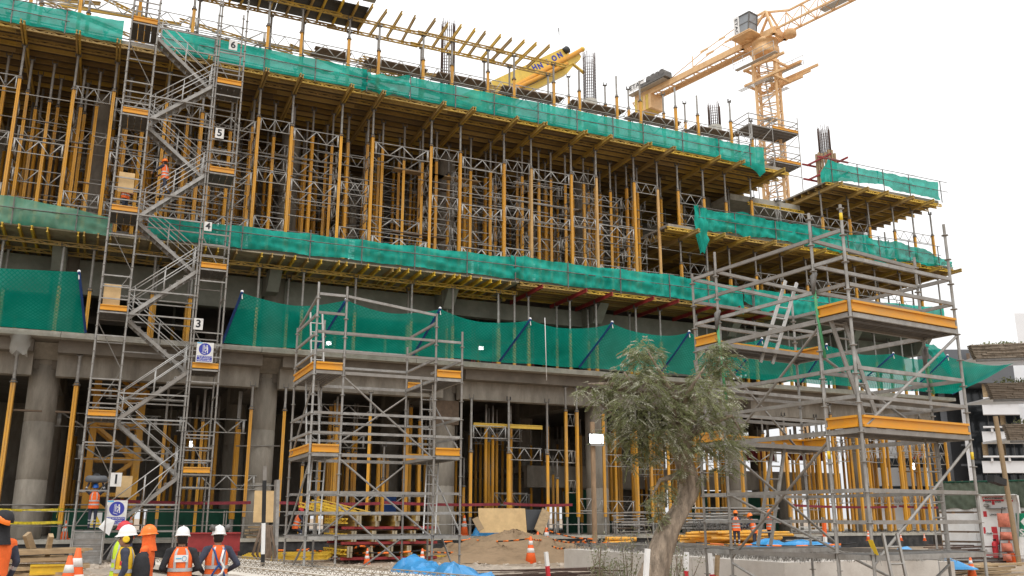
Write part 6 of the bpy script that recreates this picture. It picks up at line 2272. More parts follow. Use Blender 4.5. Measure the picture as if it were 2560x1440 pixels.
# precast walls with wire loops at the right
def wall_block(p0, p1, zt, zb, label, th=.9, wires=True, n=150, segs=4):
    p0, p1 = Vector((p0.x, p0.y, 0)), Vector((p1.x, p1.y, 0))
    d = (p1 - p0).normalized()
    s = Vector((-d.y, d.x, 0))
    t = thing('precast_wall', label, 'precast wall', tuple(p0), 'precast wall elements with wire loops')
    c0, c1 = p0 + s * th / 2, p1 + s * th / 2
    for k in range(segs):
        a, c = c0.lerp(c1, k / segs), c0.lerp(c1, (k + 1) / segs - .002)
        zz = zt + RNG.uniform(-.006, .006)
        o = barp('wall_panel', a + Vector((0, 0, (zz + zb) / 2)), c + Vector((0, 0, (zz + zb) / 2)), th, zz - zb, 'conc_white', t)
    if wires:
        b = MB()
        L_ = (p1 - p0).length
        for k in range(n):
            q = p0 + d * (L_ * RNG.random()) + s * (th * RNG.uniform(.04, .96)) + Vector((0, 0, zt - .02))
            dirn = (d * RNG.uniform(-.6, .6) + s * RNG.uniform(-.25, .25))
            h = RNG.uniform(.1, .24)
            b.path([q, q + Vector((0, 0, h)) + dirn * .2, q + Vector((0, 0, h * .9)) + dirn * .5, q + dirn * .6], .008, 3, caps=False)
        for k in range(int(n / 8)):
            q = p0 + d * (L_ * RNG.random() * .8) + s * (th * RNG.uniform(.05, .95)) + Vector((0, 0, zt + RNG.uniform(.1, .24)))
            b.tube(q, q + d * RNG.uniform(1.2, 3), .009, 3)
        o = b.build('wire_loops', 'galv', t)
        o['kind'] = 'stuff'
    return t


wall_block(at(1410, 1372, z=.72), at(1962, 1407, z=.72), .72, -.2, 'long pale precast wall element behind the tree trunk', 3.6, True, 1500, 3)
wall_block(at(1935, 1404, z=.62), at(2165, 1412, z=.62), .62, -.3, 'rough precast element with wire loops behind the right scaffold, left piece', 2.2, True, 500, 4)
wall_block(at(2165, 1404, z=.68), at(2345, 1401, z=.68), .68, -.3, 'pale precast element under the blue tarpaulin at the lower right', 1.2, True, 260, 2)
wall_block(at(2120, 1331, z=.85), at(2450, 1331, z=.85), .85, 0, 'long far precast wall with wire fringe behind the right scaffold', .4, True, 330, 5)
wall_block(at(2348, 1404, z=.58), at(2385, 1404, z=.58), .58, -.2, 'short rough concrete stub beside the right rear scaffold leg', 1.0, True, 40, 1)


# stacks: yellow beams in the middle
bs = thing('beam_stack', 'stack of yellow timber beams on red bearers behind the middle scaffold', 'beam stack', tuple(at(930, 1400, Y=35.5)))
x0 = at(868, 1390, Y=35).x
for lev in range(3):
    z = .42 + lev * .56
    for k in range(5):
        x = x0 + k * .78 + .12 * lev + RNG.uniform(-.03, .03)
        for dz in (0, .2):
            for sx in (-.055, .055):
                ye = 34.6 + RNG.uniform(-.12, .12)
                beam('stacked_beam', (x + sx, ye, z + dz), (x + sx, 37.6, z + dz), U_I, bs)
                boxp('end_cap', x + sx - .042, x + sx + .042, ye - .02, ye - .002, z + dz - .1, z + dz + .1, 'ply_pale', bs)
    boxp('cover_board', x0 - .3, x0 + 3.5, 34.95, 37.4, z + .302, z + .32, 'ply_dark', bs)
    for y in (34.75, 37):
        boxp('bearer', x0 - .3, x0 + 3.5, y, y + .14, z - .2, z - .102, 'red', bs)
    for k in range(2): beam('side_lattice', (x0 - .2 - k * .1, 34.5 + .2 * k, z + .1), (x0 - .22 - k * .1, 37.5, z + .1), U_LB, bs)
for k in range(4):
    o = beam('timber_beam', (x0 - 1.2 + .3 * k, 38.6 + .2 * k, 2.3 + .05 * k), (x0 + .8 + .3 * k, 38.0, 1.75 + .05 * k), U_LB)
    tag(o, 'yellow lattice beam lying askew on top of the beam stack', 'beam', 'beams askew on the stack')
for k in range(5):
    o = beam('timber_beam', (at(600, 1350, Y=36).x + .1 * k, 35.6 + .22 * k, .3 + .02 * k), (at(815, 1350, Y=36).x + .1 * k, 35.6 + .22 * k, .32 + .02 * k), U_LB)
    tag(o, 'yellow lattice beam lying on the ground between stair tower and middle scaffold', 'beam', 'beams lying on the ground')
    o = beam('timber_beam', (at(1010, 1390, Y=35).x + .15 * k, 34.8 + .15 * k, .22 + .04 * (k % 2)), (at(1105, 1390, Y=35).x + .15 * k, 35 + .15 * k, .2), U_IB)
    tag(o, 'yellow beam lying on the ground right of the beam stack', 'beam', 'beams lying on the ground')
boxp('ply_cover', 0, 0, 0, 0, 0, 0, 'ply', None) if False else None


def pile(name, label, cat, px0, px1, y, z0, n, m, kind, length, ww=(.1, .18), th=(.03, .09), spread=1.2, partname='plank', layers=5):
    a, c = at(px0, 1380, Y=y), at(px1, 1380, Y=y)
    t = thing(name, label, cat, ((a.x + c.x) / 2, y, z0))
    for k in range(n):
        lay = k * layers // n
        x = RNG.uniform(a.x, c.x)
        l = length * RNG.uniform(.7, 1.1)
        an = RNG.normal() * .14
        yy = y + RNG.uniform(-spread / 2, spread / 2)
        z = z0 + .05 + lay * .15
        p, q = Vector((x - l / 2 * math.cos(an), yy - l / 2 * math.sin(an), z + RNG.uniform(-.02, .04))), Vector((x + l / 2 * math.cos(an), yy + l / 2 * math.sin(an), z + RNG.uniform(-.02, .06)))
        if kind == 'tube': rod(partname, p, q, RNG.uniform(*ww) / 2, m, t, 8)
        else: barp(partname, p, q, RNG.uniform(*ww), RNG.uniform(*th), m if RNG.random() < .93 else 'wood_dark', t)
    return t


lp = pile('timber_heap', 'heap of splintered timber boards and beams at the lower left', 'timber heap', 58, 128, 22.0, -.05, 56, 'wood', 'bar', 1.7, (.1, .2), (.04, .1), 1.5, 'board', 8)
for px, yt, px2, yb in ((67, 1335, 82, 1382), (128, 1338, 117, 1388)):
    barp('board', at(px2, yb, Y=22.2), at(px, yt, Y=22.0), .09, .16, 'wood', lp)
beam('yellow_beam', at(75, 1425, Y=21.2), at(180, 1422, Y=21.4), U_IB, lp)
pile('pallet_stack', 'small wooden pallets lying on the slab beside the second column', 'pallets', 636, 660, 41.6, .88, 12, 'wood', 'bar', 1.1, (.1, .14), (.03, .1), .5, 'slat', 4)
pile('prop_stack', 'stack of yellow props lying behind the right scaffold near the workers', 'prop stack', 1770, 1880, 37.6, .1, 40, 'prop', 'tube', 4.4, (.13, .17), (.1, .1), 1.4, 'stored_prop', 7)
pile('prop_stack', 'small stack of yellow props near the wooden lamp post', 'prop stack', 1538, 1556, 35.2, .5, 8, 'prop', 'tube', 1.3, (.16, .2), (.1, .1), .8, 'stored_prop', 3)
pile('frame_stack', 'flat pile of grey frames beside the lamp post on the slab', 'frame stack', 1570, 1595, 40.2, .9, 16, 'galv', 'bar', 1.9, (.05, .07), (.04, .05), 1.2, 'stored_frame', 8)
pile('pipe_stack', 'rack of grey scaffold tubes behind the workers on the right', 'pipe stack', 1740, 1900, 41.2, 1.0, 44, 'galv', 'tube', 3.0, (.08, .12), (.1, .1), 1.0, 'tube', 9)
pile('rebar_pile', 'long dark steel bars lying in front of the hoarding', 'rebar pile', 2420, 2560, 27, .0, 40, 'rust', 'tube', 5, (.03, .05), (.1, .1), 2.4, 'bar', 5)
pile('timber_heap', 'heap of brown planks and bars at the lower right corner', 'timber heap', 2380, 2560, 21.5, -.05, 30, 'wood', 'bar', 2.2, (.12, .22), (.03, .06), 2.0, 'board', 3)
pile('frame_stack', 'stack of grey frames right of the workers behind the right scaffold', 'frame stack', 2010, 2060, 36, .2, 16, 'alu', 'bar', 2.0, (.05, .07), (.04, .05), 1.0, 'stored_frame', 8)
pile('rebar_pile', 'thin rusty bars lying on the ground left of the precast wall', 'rebar pile', 1300, 1430, 26, .0, 24, 'rust', 'tube', 4.5, (.02, .03), (.1, .1), .9, 'bar', 2)
b = MB()
for k in range(260):
    x, y, z = RNG.uniform(28, 31.5), RNG.uniform(39.2, 40.6), RNG.uniform(.5, 1.6)
    b.path([(x + .09 * math.cos(a), y + RNG.uniform(-.03, .03), z + .09 * math.sin(a)) for a in (0, 1, 2, 3, 4, 5)], .018, 4, caps=False)
o = b.solo('clamp_heap', 'galv_dark', 'heap of grey couplers and clamps on a rack right of the tree trunk', 'scaffold clamps')
o['kind'] = 'stuff'

# plywood and panels
def sheet_box(name, px0, px1, y0, y1, Y, m, label, cat='plywood', th=.03, tilt=.0, group=None):
    a, c = at(px0, y1, Y=Y), at(px1, y0, Y=Y)
    b = MB()
    b.add([(a.x, Y - tilt, a.z), (c.x, Y - tilt, a.z), (c.x, Y + tilt, c.z), (a.x, Y + tilt, c.z), (a.x, Y - tilt + th, a.z), (c.x, Y - tilt + th, a.z), (c.x, Y + tilt + th, c.z), (a.x, Y + tilt + th, c.z)],
          [(0, 1, 2, 3), (5, 4, 7, 6), (0, 4, 5, 1), (1, 5, 6, 2), (2, 6, 7, 3), (3, 7, 4, 0)])
    return b.solo(name, m, label, cat, group)


sheet_box('plywood_sheet', 1197, 1315, 1271, 1332, 40.7, 'ply', 'large pale plywood sheet leaning above the sand heap', tilt=.1)
sheet_box('dark_panel', 1316, 1356, 1274, 1325, 40.75, 'bdark', 'dark grey panel right of the plywood sheet', 'panel', tilt=.08)
sheet_box('plywood_sheet', 632, 692, 1227, 1306, 36.0, 'ply', 'tall plywood sheet standing left of the middle scaffold', tilt=.05)
b = MB().bar(at(1346, 1330, Y=40.2), at(1366, 1277, Y=40.6), .5, .07, up=(0, 1, 0))
b.solo('leaning_board', 'wood', 'long board leaning against the dark panel', 'board')
b = MB().bar(at(1187, 1295, Y=40.2), at(1203, 1325, Y=40.0), .3, .06, up=(0, 1, 0))
b.solo('leaning_board', 'wood', 'short board leaning at the left of the plywood sheet', 'board')
p0, p1 = at(693, 1200, Y=34.5), at(687, 1405, Y=34.5)
b = MB()
b.bar(p1, p0, .5, .12)
b.solo('grey_post', 'galv', 'flat grey post with hanging rope behind the left leg of the middle scaffold', 'post')
b = MB()
for k in range(6): b.path([p0 + Vector((-.5 + .06 * k, -.3, -1.6)), p0 + Vector((-.75 + .16 * k, -.32, -2.6)), p0 + Vector((-.4 + .05 * k, -.33, -3.0 - .05 * k)), p0 + Vector((-.2, -.32, -2.4)), p0 + Vector((-.3, -.3, -1.6))], .05, 5)
b.solo('rope_coil', 'wood_dark', 'brown coil of slings hung left of the middle scaffold', 'rope')


def pole(px0, y0, px1, y1, Y, cols, label, w=.07):
    """painted marker pole, cols from the top down"""
    a, c = at(px1, y1, Y=Y), at(px0, y0, Y=Y)
    if a.z > ground_z(a.x, a.y): a.z = ground_z(a.x, a.y)
    t = thing('marker_pole', label, 'marker pole', tuple(a), 'painted marker poles')
    z = 0
    for m, f in cols:
        barp('painted_section', c.lerp(a, z), c.lerp(a, z + f), w, w, m, t)
        z += f
    return t


pole(662, 1165, 660, 1400, 24.5, (('galv', .12), ('black', .35), ('white', .25), ('black', .28)), 'black and white banded pole left of the middle scaffold', .09)
pole(1365, 1380, 1372, 1450, 25, (('white', .5), ('signred', .5)), 'red and white stake left of the precast wall', .1)
pole(1716, 1380, 1714, 1460, 21, (('white', .55), ('signred', .45)), 'red and white stake right of the tree trunk', .1)
pole(1774, 1380, 1783, 1460, 19, (('white', .55), ('signred', .45)), 'red and white stake between the left scaffold posts', .085)
pole(1794, 1388, 1788, 1460, 19, (('wood', .55), ('orange', .45)), 'pale stake with orange foot beside the left scaffold post', .085)
pole(1619, 1372, 1601, 1450, 13.3, (('white', .5), ('signred', .5)), 'tilted red and white stake in front of the tree trunk', .07)
pole(2060, 1300, 2061, 1345, 30, (('orange', .4), ('white', .6)), 'orange and white post behind the right scaffold ladder', .12)
pp = at(1487, 1355, Y=33)
t = thing('lamp_post', 'wooden pole with a lit square floodlight left of the tree', 'lamp post', (pp.x, 33, ground_z(pp.x, 33)))
rod('post', (pp.x, 33, 0), tuple(at(1481, 1055, Y=33)), .105, 'wood_post', t, 8)
c = at(1492, 1098, Y=32.8)
boxp('lamp_body', c.x - .34, c.x + .34, 32.83, 32.95, c.z - .24, c.z + .24, 'black', t)
boxp('lamp_panel', c.x - .32, c.x + .32, 32.8, 32.829, c.z - .16, c.z + .2, 'floodlight', t)
boxp('lamp_hood', c.x - .3, c.x + .3, 32.75, 32.85, c.z - .28, c.z - .2, 'galv', t)
for k, (px, py, Y, s) in enumerate(((479, 1110, 52, .3), (1719, 1268, 47, .42), (2282, 1165, 46, .45))):
    q = at(px, py, Y=Y)
    t = thing('floodlight', ('lit lamp far inside the ground storey behind the stair tower', 'bright lamp just right of the tree trunk under the gallery', 'lamp hanging in the prop cluster at the right')[k], 'lamp', tuple(q), 'lit site lamps')
    boxp('lamp_body', q.x - s * .55, q.x + s * .55, Y + .011, Y + .1, q.z - s * .55, q.z + s * .55, 'black', t)
    boxp('led_panel', q.x - s / 2, q.x + s / 2, Y, Y + .01, q.z - s / 2, q.z + s / 2, 'floodlight', t)
    rod('stand', (q.x, Y + .06, Z0), (q.x, Y + .06, q.z), .03, 'galv_dark', t)

# red work bench behind the foreground workers, tapes, rails on the slab edge
t = thing('red_steel_beam', 'dark red steel beam on trestles behind the two workers in orange vests', 'steel beam', tuple(at(530, 1400, Y=30)))
a, c = at(470, 1352, Y=30), at(600, 1354, Y=30)
boxp('web', a.x, c.x, 30, 30.06, a.z - .28, a.z + .2, 'red', t)
boxp('flange', a.x, c.x, 29.9, 30.16, a.z + .203, a.z + .24, 'red', t)
boxp('flange', a.x, c.x, 29.9, 30.16, a.z - .32, a.z - .283, 'red', t)
for x in (a.x + .2, c.x - .1): barp('leg', (x, 30.03, 0), (x, 30.03, a.z - .32), .1, .1, 'red', t)


def tape(pts, m, w, label, cat='barrier tape', group=None):
    b = MB()
    P = [[], []]
    for a, c in zip(pts[:-1], pts[1:]):
        a, c = Vector(a), Vector(c)
        n = 10
        for k in range(n):
            f = k / n
            p = a.lerp(c, f) - Vector((0, 0, .25 * f * (1 - f)))
            tw = .5 * math.sin(k * 1.1)
            P[0].append(p + Vector((0, .02 * math.sin(k), w / 2)))
            P[1].append(p + Vector((0, .03 * math.cos(k * 2), -w / 2)))
    P[0].append(Vector(pts[-1]) + Vector((0, 0, w / 2)))
    P[1].append(Vector(pts[-1]) - Vector((0, 0, w / 2)))
    return b.grid(P).solo('barrier_tape', m, label, cat, group, loc=tuple(pts[0]))


tape([at(-60, 1270, Y=41.3), at(158, 1273, Y=41.3)], 'tapeyellow', .09, 'upper yellow barrier tape at the left slab edge', group='yellow barrier tapes')
tape([at(-60, 1302, Y=41.2), at(156, 1305, Y=41.2)], 'tapeyellow', .11, 'lower yellow barrier tape at the left slab edge', group='yellow barrier tapes')
b = MB().bar(at(147, 1265, Y=41.25), at(141, 1295, Y=41.25), .12, .01)
b.solo('tape_end', 'tapeyellow', 'loose end of yellow tape on the left grey post', 'barrier tape')
for k, (x0, x1) in enumerate(((.5, 6.2), (6.4, 12.0), (12.2, 18.0), (18.2, 22.0), (36, 44), (44.2, 48))):
    tape([(x0, 41.5, 2.45), (x1, 41.5, 2.4)], 'redtape', .13, 'dark red barrier band along the ground floor edge, %s length from the stair tower' % ORD[k], group='red barrier bands')
SR = [-8, -4, -.9, 2.0, 5.2, 8.6, 12.0, 15.6, 18.7, 21.0, 24.4, 28.0, 31.5]
for k in range(len(SR) - 1):
    t = rail('grey tube railing on the ground floor edge, %s length from the left' % ORD[k], [SR[k], SR[k + 1] - .1], 41.35, Z0, 2.05, 'railings along the ground floor edge', (.5, .98), .1, 'galv')
# first floor railing boards in the darkness and a plastic wrap on a prop head
b = MB()
q = at(50, 860, Y=41.3)
P = [[(q.x + .34 * math.cos(6.283 * i / 14) * (1.1 - .25 * j / 6 + .18 * math.sin(i * 2.1 + j)), 41.3 + .35 * math.sin(6.283 * i / 14) * (1 + .15 * math.cos(i + j)), q.z + .35 - .75 * j / 6 - .1 * math.sin(i * 1.7) * (j > 3)) for i in range(15)] for j in range(7)]
b.grid(P).solo('plastic_wrap', 'plastic', 'torn pale plastic wrap round a prop head left under the first floor', 'plastic sheet')
for k, (px0, px1, y, zz) in enumerate(((0, 240, 1262, 0), (590, 700, 1115, 1), (590, 700, 1214, 1), (330, 480, 968, 2))):
    a, c = at(px0, y, Y=43.0), at(px1, y, Y=43.0)
    b = MB().tube(a, c, .03, 6)
    b.solo('scaffold_tube', 'galv', 'single grey tube fixed across props %s' % ('near the leftmost column', 'left of the middle scaffold, upper', 'left of the middle scaffold, lower', 'behind the stair tower')[k], 'tube')
for k, (px0, px1, y0, Y) in enumerate(((33, 105, 1025, 42.3), (138, 190, 1029, 42.3))):
    a, c = at(px0, y0, Y=Y), at(px1, y0 + 3, Y=Y)
    MB().bar(a, c, .2, .07).solo('plank', 'wood_dark', 'brown plank fixed across props %s the leftmost column' % ('left of', 'right of')[k], 'plank')
# orange crane mast foot seen inside the ground storey, left
tm = thing('crane_mast', 'orange lattice crane mast standing inside the building behind the stair tower', 'crane mast', (2.2, 47.5, Z0))
for sx in (-1, 1):
    for sy in (-1, 1): barp('chord', (2.2 + sx * 1.0 - 1.6, 47.5 + sy, Z0), (2.2 + sx * 1.0 - 1.6, 47.5 + sy, 8.6), .3, .3, 'prop', tm)
b = MB()
for k in range(5):
    z = 1.2 + k * 1.6
    for sy in (-1, 1):
        b.bar((-.4, 47.5 + sy, z), (1.6, 47.5 + sy, z), .16, .16)
        b.bar((-.4 if k % 2 else 1.6, 47.5 + sy, z), (1.6 if k % 2 else -.4, 47.5 + sy, z + 1.6), .16, .16)
for k in range(5):
    for sx in (-.6, 1.8): b.bar((sx - .0, 46.5, 1.2 + k * 1.6), (sx, 48.5, 1.2 + k * 1.6), .14, .14)
for k in range(5): b.bar((-.4, 46.5, 1.2 + k * 1.6), (-.4, 48.5, 1.2 + k * 1.6), .14, .14)
b.build('mast_lattice', 'prop', tm)
for k, (x0, x1) in enumerate(((-1.6, 1.6), (2.2, 6.3))):
    P = [[(x0 + (x1 - x0) * i / 20, 44.9 + .05 * math.sin(i * 1.1 + j * .7), Z0 + 1.25 * j / 5) for i in range(21)] for j in range(6)]
    MB().grid(P).solo('debris_net', 'darkgreen', 'green screen cloth on the slab %s' % ('behind the carrying worker', 'behind the lower stairs of the tower')[k], 'netting', 'green screens on the slab')
c = at(240, 1300, Y=42.5)
t = thing('warning_sign', 'small yellow and white warning sign behind the carrying worker', 'sign', tuple(c))
boxp('plate', c.x - .22, c.x + .22, 42.48, 42.5, c.z - .3, c.z + .3, 'white', t)
b = MB().add([(c.x - .17, 42.474, c.z - .1), (c.x + .17, 42.474, c.z - .1), (c.x, 42.474, c.z + .2)], [(0, 1, 2)])
b.build('triangle', 'yellow', t)
boxp('lower_panel', c.x - .2, c.x + .2, 42.473, 42.478, c.z - .27, c.z - .14, 'yellow', t)
rod('leg', (c.x, 42.51, Z0), (c.x, 42.51, c.z), .02, 'galv', t)
q = at(268, 1315, Y=38.2)
MB().add([q + Vector((-.3, 0, -.05)), q + Vector((.1, 0, -.35)), q + Vector((.25, 0, .2)), q + Vector((-.05, .05, .3))], [(0, 1, 2, 3)]).solo('paper_sheet', 'white', 'loose white sheet stuck by the lower safety sign', 'paper')
for k, (px, y0, y1) in enumerate(((1655, 1055, 1130), (1845, 1085, 1150), (1960, 1100, 1150))):
    a, c = at(px, y1, Y=48.8), at(px + 90, y0, Y=48.8)
    P = [[(a.x + (c.x - a.x) * i / 30, 48.8 + .1 * math.sin(i), a.z + (c.z - a.z) * j / 4 * (1 - .5 * abs(math.sin(i * .55)))) for i in range(31)] for j in range(5)]
    MB().grid(P).solo('red_fence', 'redtape', 'drooping dark red plastic fence on the gallery, %s length' % ORD[k], 'fence', 'red fences on the gallery')
MB().box(13.6, 14.3, 46.5, 46.6, Z0, 2.9).solo('blue_door', 'blue', 'blue panel standing inside the ground storey behind the middle scaffold', 'panel')
tarp(17.2, 18.4, 42.6, 43.4, Z0, 1.0, 'dark blue tarpaulin on the slab left of the plywood sheet', 21)

# ================================================================ tree
def tree():
    Yt = 13.7
    SC = .88
    base = at(1612, 1560, Y=Yt)
    base.z = -.15
    t = thing('tree', 'leaning pepper tree with feathery grey-green crown in the foreground', 'tree', tuple(base))
    path = [(1608, 1565), (1620, 1500), (1632, 1440), (1648, 1385), (1668, 1330), (1692, 1290), (1716, 1245), (1722, 1200), (1708, 1150), (1700, 1105), (1694, 1060)]
    pts = [at(x, y, Y=Yt) for x, y in path]
    pts[0].z = -.25
    w = [.36, .32, .29, .25, .235, .22, .2, .19, .185, .19, .17]
    # resample finely, give bark ridges
    fine, fr = [], []
    for i in range(len(pts) - 1):
        for k in range(6):
            f = k / 6
            p0, p1, p2, p3 = pts[max(i - 1, 0)], pts[i], pts[i + 1], pts[min(i + 2, len(pts) - 1)]
            q = .5 * ((2 * p1) + (p2 - p0) * f + (2 * p0 - 5 * p1 + 4 * p2 - p3) * f * f + (3 * p1 - p0 - 3 * p2 + p3) * f ** 3)
            fine.append(q)
            fr.append(SC * (w[i] + (w[i + 1] - w[i]) * f))
    n = 28
    rings = []
    for i, (p, r) in enumerate(zip(fine, fr)):
        ring = []
        for k in range(n):
            a = 2 * math.pi * k / n
            rr = r * (1 + .07 * math.sin(5 * a + .25 * i) + .05 * math.sin(11 * a - .15 * i) + .03 * math.sin(17 * a + i * .4) + RNG.normal() * .012)
            ring.append(p + Vector((math.cos(a) * rr, math.sin(a) * rr, 0)))
        rings.append(ring)
    b = MB()
    b.loft(rings)
    tr_ = b.build('trunk', 'bark', t)
    top = pts[-1]
    pc = lambda x, y, dy=0: at(x, y, Y=Yt + dy)
    limbs = [[(1696, 1080), (1660, 1035), (1600, 985), (1560, 930)], [(1694, 1065), (1690, 1000), (1650, 930), (1620, 880)], [(1700, 1090), (1745, 1030), (1780, 960), (1800, 890)], [(1702, 1100), (1770, 1060), (1830, 1040), (1850, 1075)],
             [(1705, 1120), (1640, 1080), (1560, 1060), (1500, 1010)], [(1694, 1060), (1720, 980), (1760, 920)], [(1722, 1210), (1690, 1190), (1650, 1200), (1630, 1240)], [(1600, 985), (1530, 960), (1470, 960)], [(1712, 1130), (1760, 1120), (1800, 1150)]]
    b = MB()
    tips = []
    for li, l in enumerate(limbs):
        dy = [0, -.3, .5, -.4, .3, -.8, -.2, .7, .2][li]
        q = [pc(x, y, dy * i / (len(l) - 1)) for i, (x, y) in enumerate(l)]
        b.path(q, [.085, .06, .035, .015][:len(q)] if len(q) > 3 else [.07, .04, .015], 8)
    b.build('limb', 'bark', t)
    # crown: clumps of drooping feathery sprays
    clumps = [(1600, 905, 0, .36), (1560, 935, .2, .4), (1640, 935, -.3, .32), (1610, 960, -.5, .42), (1548, 992, .3, .32), (1510, 975, .3, .18), (1480, 968, .2, .11), (1580, 1020, -.4, .5), (1540, 1040, .2, .3), (1645, 1000, -.5, .4),
              (1695, 985, -.2, .32), (1745, 955, -.4, .3), (1790, 895, .1, .33), (1765, 925, .2, .3), (1810, 930, 0, .34), (1795, 872, .1, .24), (1770, 880, 0, .2), (1830, 900, .1, .2), (1600, 872, 0, .26), (1640, 885, 0, .22), (1750, 990, -.5, .5), (1800, 1000, -.2, .45), (1690, 1040, -.6, .4), (1640, 1060, -.5, .42), (1590, 1080, -.3, .45),
              (1545, 1095, .1, .26), (1512, 1085, .2, .13), (1680, 1090, -.5, .4), (1760, 1060, -.4, .45), (1810, 1050, 0, .36), (1838, 1072, 0, .26), (1800, 1110, -.2, .4), (1840, 1120, .1, .3), (1815, 1170, 0, .24), (1760, 1120, -.3, .3),
              (1610, 1130, -.1, .3), (1640, 1120, -.2, .3), (1570, 1150, .1, .22), (1448, 978, .2, .08), (1620, 870, .1, .24), (1580, 880, .1, .2), (1800, 870, .1, .2), (1720, 1120, -.45, .3), (1640, 1250, -.1, .24), (1660, 1220, -.15, .22), (1650, 1290, -.1, .16), (1745, 1195, -.1, .16), (1700, 1180, -.3, .15), (1490, 1000, .2, .12)]
    V, Fc, MI = [], [], []
    for cx, cy, dy, r in clumps:
        c = pc(cx, cy, dy * SC)
        r *= SC * .84
        nsp = int(118 * r * r / .16) + 10
        for _ in range(nsp):
            d = RNG.normal(size=3)
            d /= np.linalg.norm(d)
            rr = r * RNG.random() ** .45
            o = Vector((c.x + d[0] * rr, c.y + d[1] * rr, c.z + d[2] * rr * .85))
            ax = Vector((d[0] + RNG.normal() * .5, d[1] + RNG.normal() * .5, d[2] * .3 - .35 + RNG.normal() * .25)).normalized()
            sdv = ax.cross(Vector((0, 0, 1)))
            if sdv.length < .1: sdv = Vector((1, 0, 0))
            sdv.normalize()
            L_ = RNG.uniform(.13, .24)
            mi = 1 if RNG.random() < .3 else 0
            for k in range(8):
                f = (k + .5) / 8
                p = o + ax * (L_ * f) + Vector((0, 0, -.35 * L_ * f * f))
                for s in (-1, 1):
                    l = .068 * (1 - .35 * abs(f - .45)) * RNG.uniform(.8, 1.2)
                    dirn = (sdv * s + ax * .75 + Vector((0, 0, -.3 + .2 * RNG.normal()))).normalized()
                    wv = dirn.cross(Vector((RNG.normal() * .4, RNG.normal() * .4, 1))).normalized() * .0095
                    nV = len(V)
                    q = p + dirn * l
                    m_ = p + dirn * (l * .5)
                    V += [tuple(p), tuple(m_ + wv), tuple(q), tuple(m_ - wv)]
                    Fc.append((nV, nV + 1, nV + 2, nV + 3))
                    MI.append(mi)
    b = MB()
    b.v, b.f, b.m, b.s = V, Fc, MI, [False] * len(Fc)
    b.build('crown', ['leaf', 'leaf_pale'], t)
    return t


tree()


def bush(px, py, Y, w, h, label, n=130, seed=0):
    base = at(px, py, Y=Y)
    gz_ = ground_z(base.x, Y)
    t = thing('shrub', label, 'shrub', (base.x, Y, gz_), 'young shrubs in front of the precast wall')
    b = MB()
    lf = MB()
    for k in range(9):
        tipx = RNG.normal() * w * .5
        tip = Vector((base.x + tipx, Y + RNG.normal() * .2, base.z + RNG.uniform(.3, 1) * h))
        p0 = Vector((base.x + RNG.normal() * .06, Y, gz_))
        mid = p0.lerp(tip, .5) + Vector((RNG.normal() * .05, 0, .1))
        b.path([p0, mid, tip], [.012, .009, .004], 5)
        for q in range(n // 9 * 2):
            f = RNG.uniform(.35, 1)
            c = (p0.lerp(mid, f * 2) if f < .5 else mid.lerp(tip, f * 2 - 1)) + Vector(RNG.normal(size=3)) * .07
            d = Vector((RNG.normal(), RNG.normal(), RNG.normal() - .3)).normalized()
            wv = d.cross(Vector((RNG.normal(), RNG.normal(), 1))).normalized() * .011
            l = RNG.uniform(.05, .09)
            lf.add([c, c + d * l * .5 + wv, c + d * l, c + d * l * .5 - wv], [(0, 1, 2, 3)], int(RNG.random() < .4))
    b.build('stems', 'bark', t)
    lf.build('foliage', ['leaf', 'leaf_pale'], t)


bush(1492, 1440, 15.5, .28, .75, 'thin young shrub left in front of the precast wall', 170)
bush(1560, 1445, 15.4, .5, .85, 'wide young shrub left of the tree foot', 240)
bush(1520, 1440, 15.8, .35, .35, 'low shrub between the two taller ones', 120)
bush(1690, 1440, 15.9, .3, .75, 'young shrub right behind the tree foot', 150)
bush(1670, 1360, 16.2, .25, .45, 'sprig of leaves right of the trunk', 110)


# ================================================================ people
def cap(b, p, q, r1, r2, n=12):
    p, q = Vector(p), Vector(q)
    d = (q - p)
    L_ = max(d.length, 1e-4)
    d = d / L_
    pts, rs = [], []
    for k in range(4):
        a = math.pi / 2 * (1 - k / 4)
        pts.append(p - d * (r1 * math.sin(a)))
        rs.append(max(r1 * math.cos(a), .002))
    pts.append(p); rs.append(r1)
    pts.append(q); rs.append(r2)
    for k in range(1, 5):
        a = math.pi / 2 * k / 4
        pts.append(q + d * (r2 * math.sin(a)))
        rs.append(max(r2 * math.cos(a), .002))
    b.path(pts, rs, n, caps=False)
    return (p, q, max(r1, r2))


POSES = {
    'stand': dict(el=(.26, -.03, 1.13), wr=(.25, .08, .9)),
    'hands_front': dict(el=(.28, -.06, 1.12), wr=(.12, .2, 1.05)),
    'belt': dict(el=(.33, -.1, 1.14), wr=(.2, .12, 1.02)),
    'hips': dict(el=(.38, -.12, 1.15), wr=(.2, .1, 1.0)),
    'carry': dict(el=(.34, .08, 1.52), wr=(.25, .08, 1.78)),
    'reach': dict(el=(.27, .18, 1.22), wr=(.2, .42, 1.15)),
}


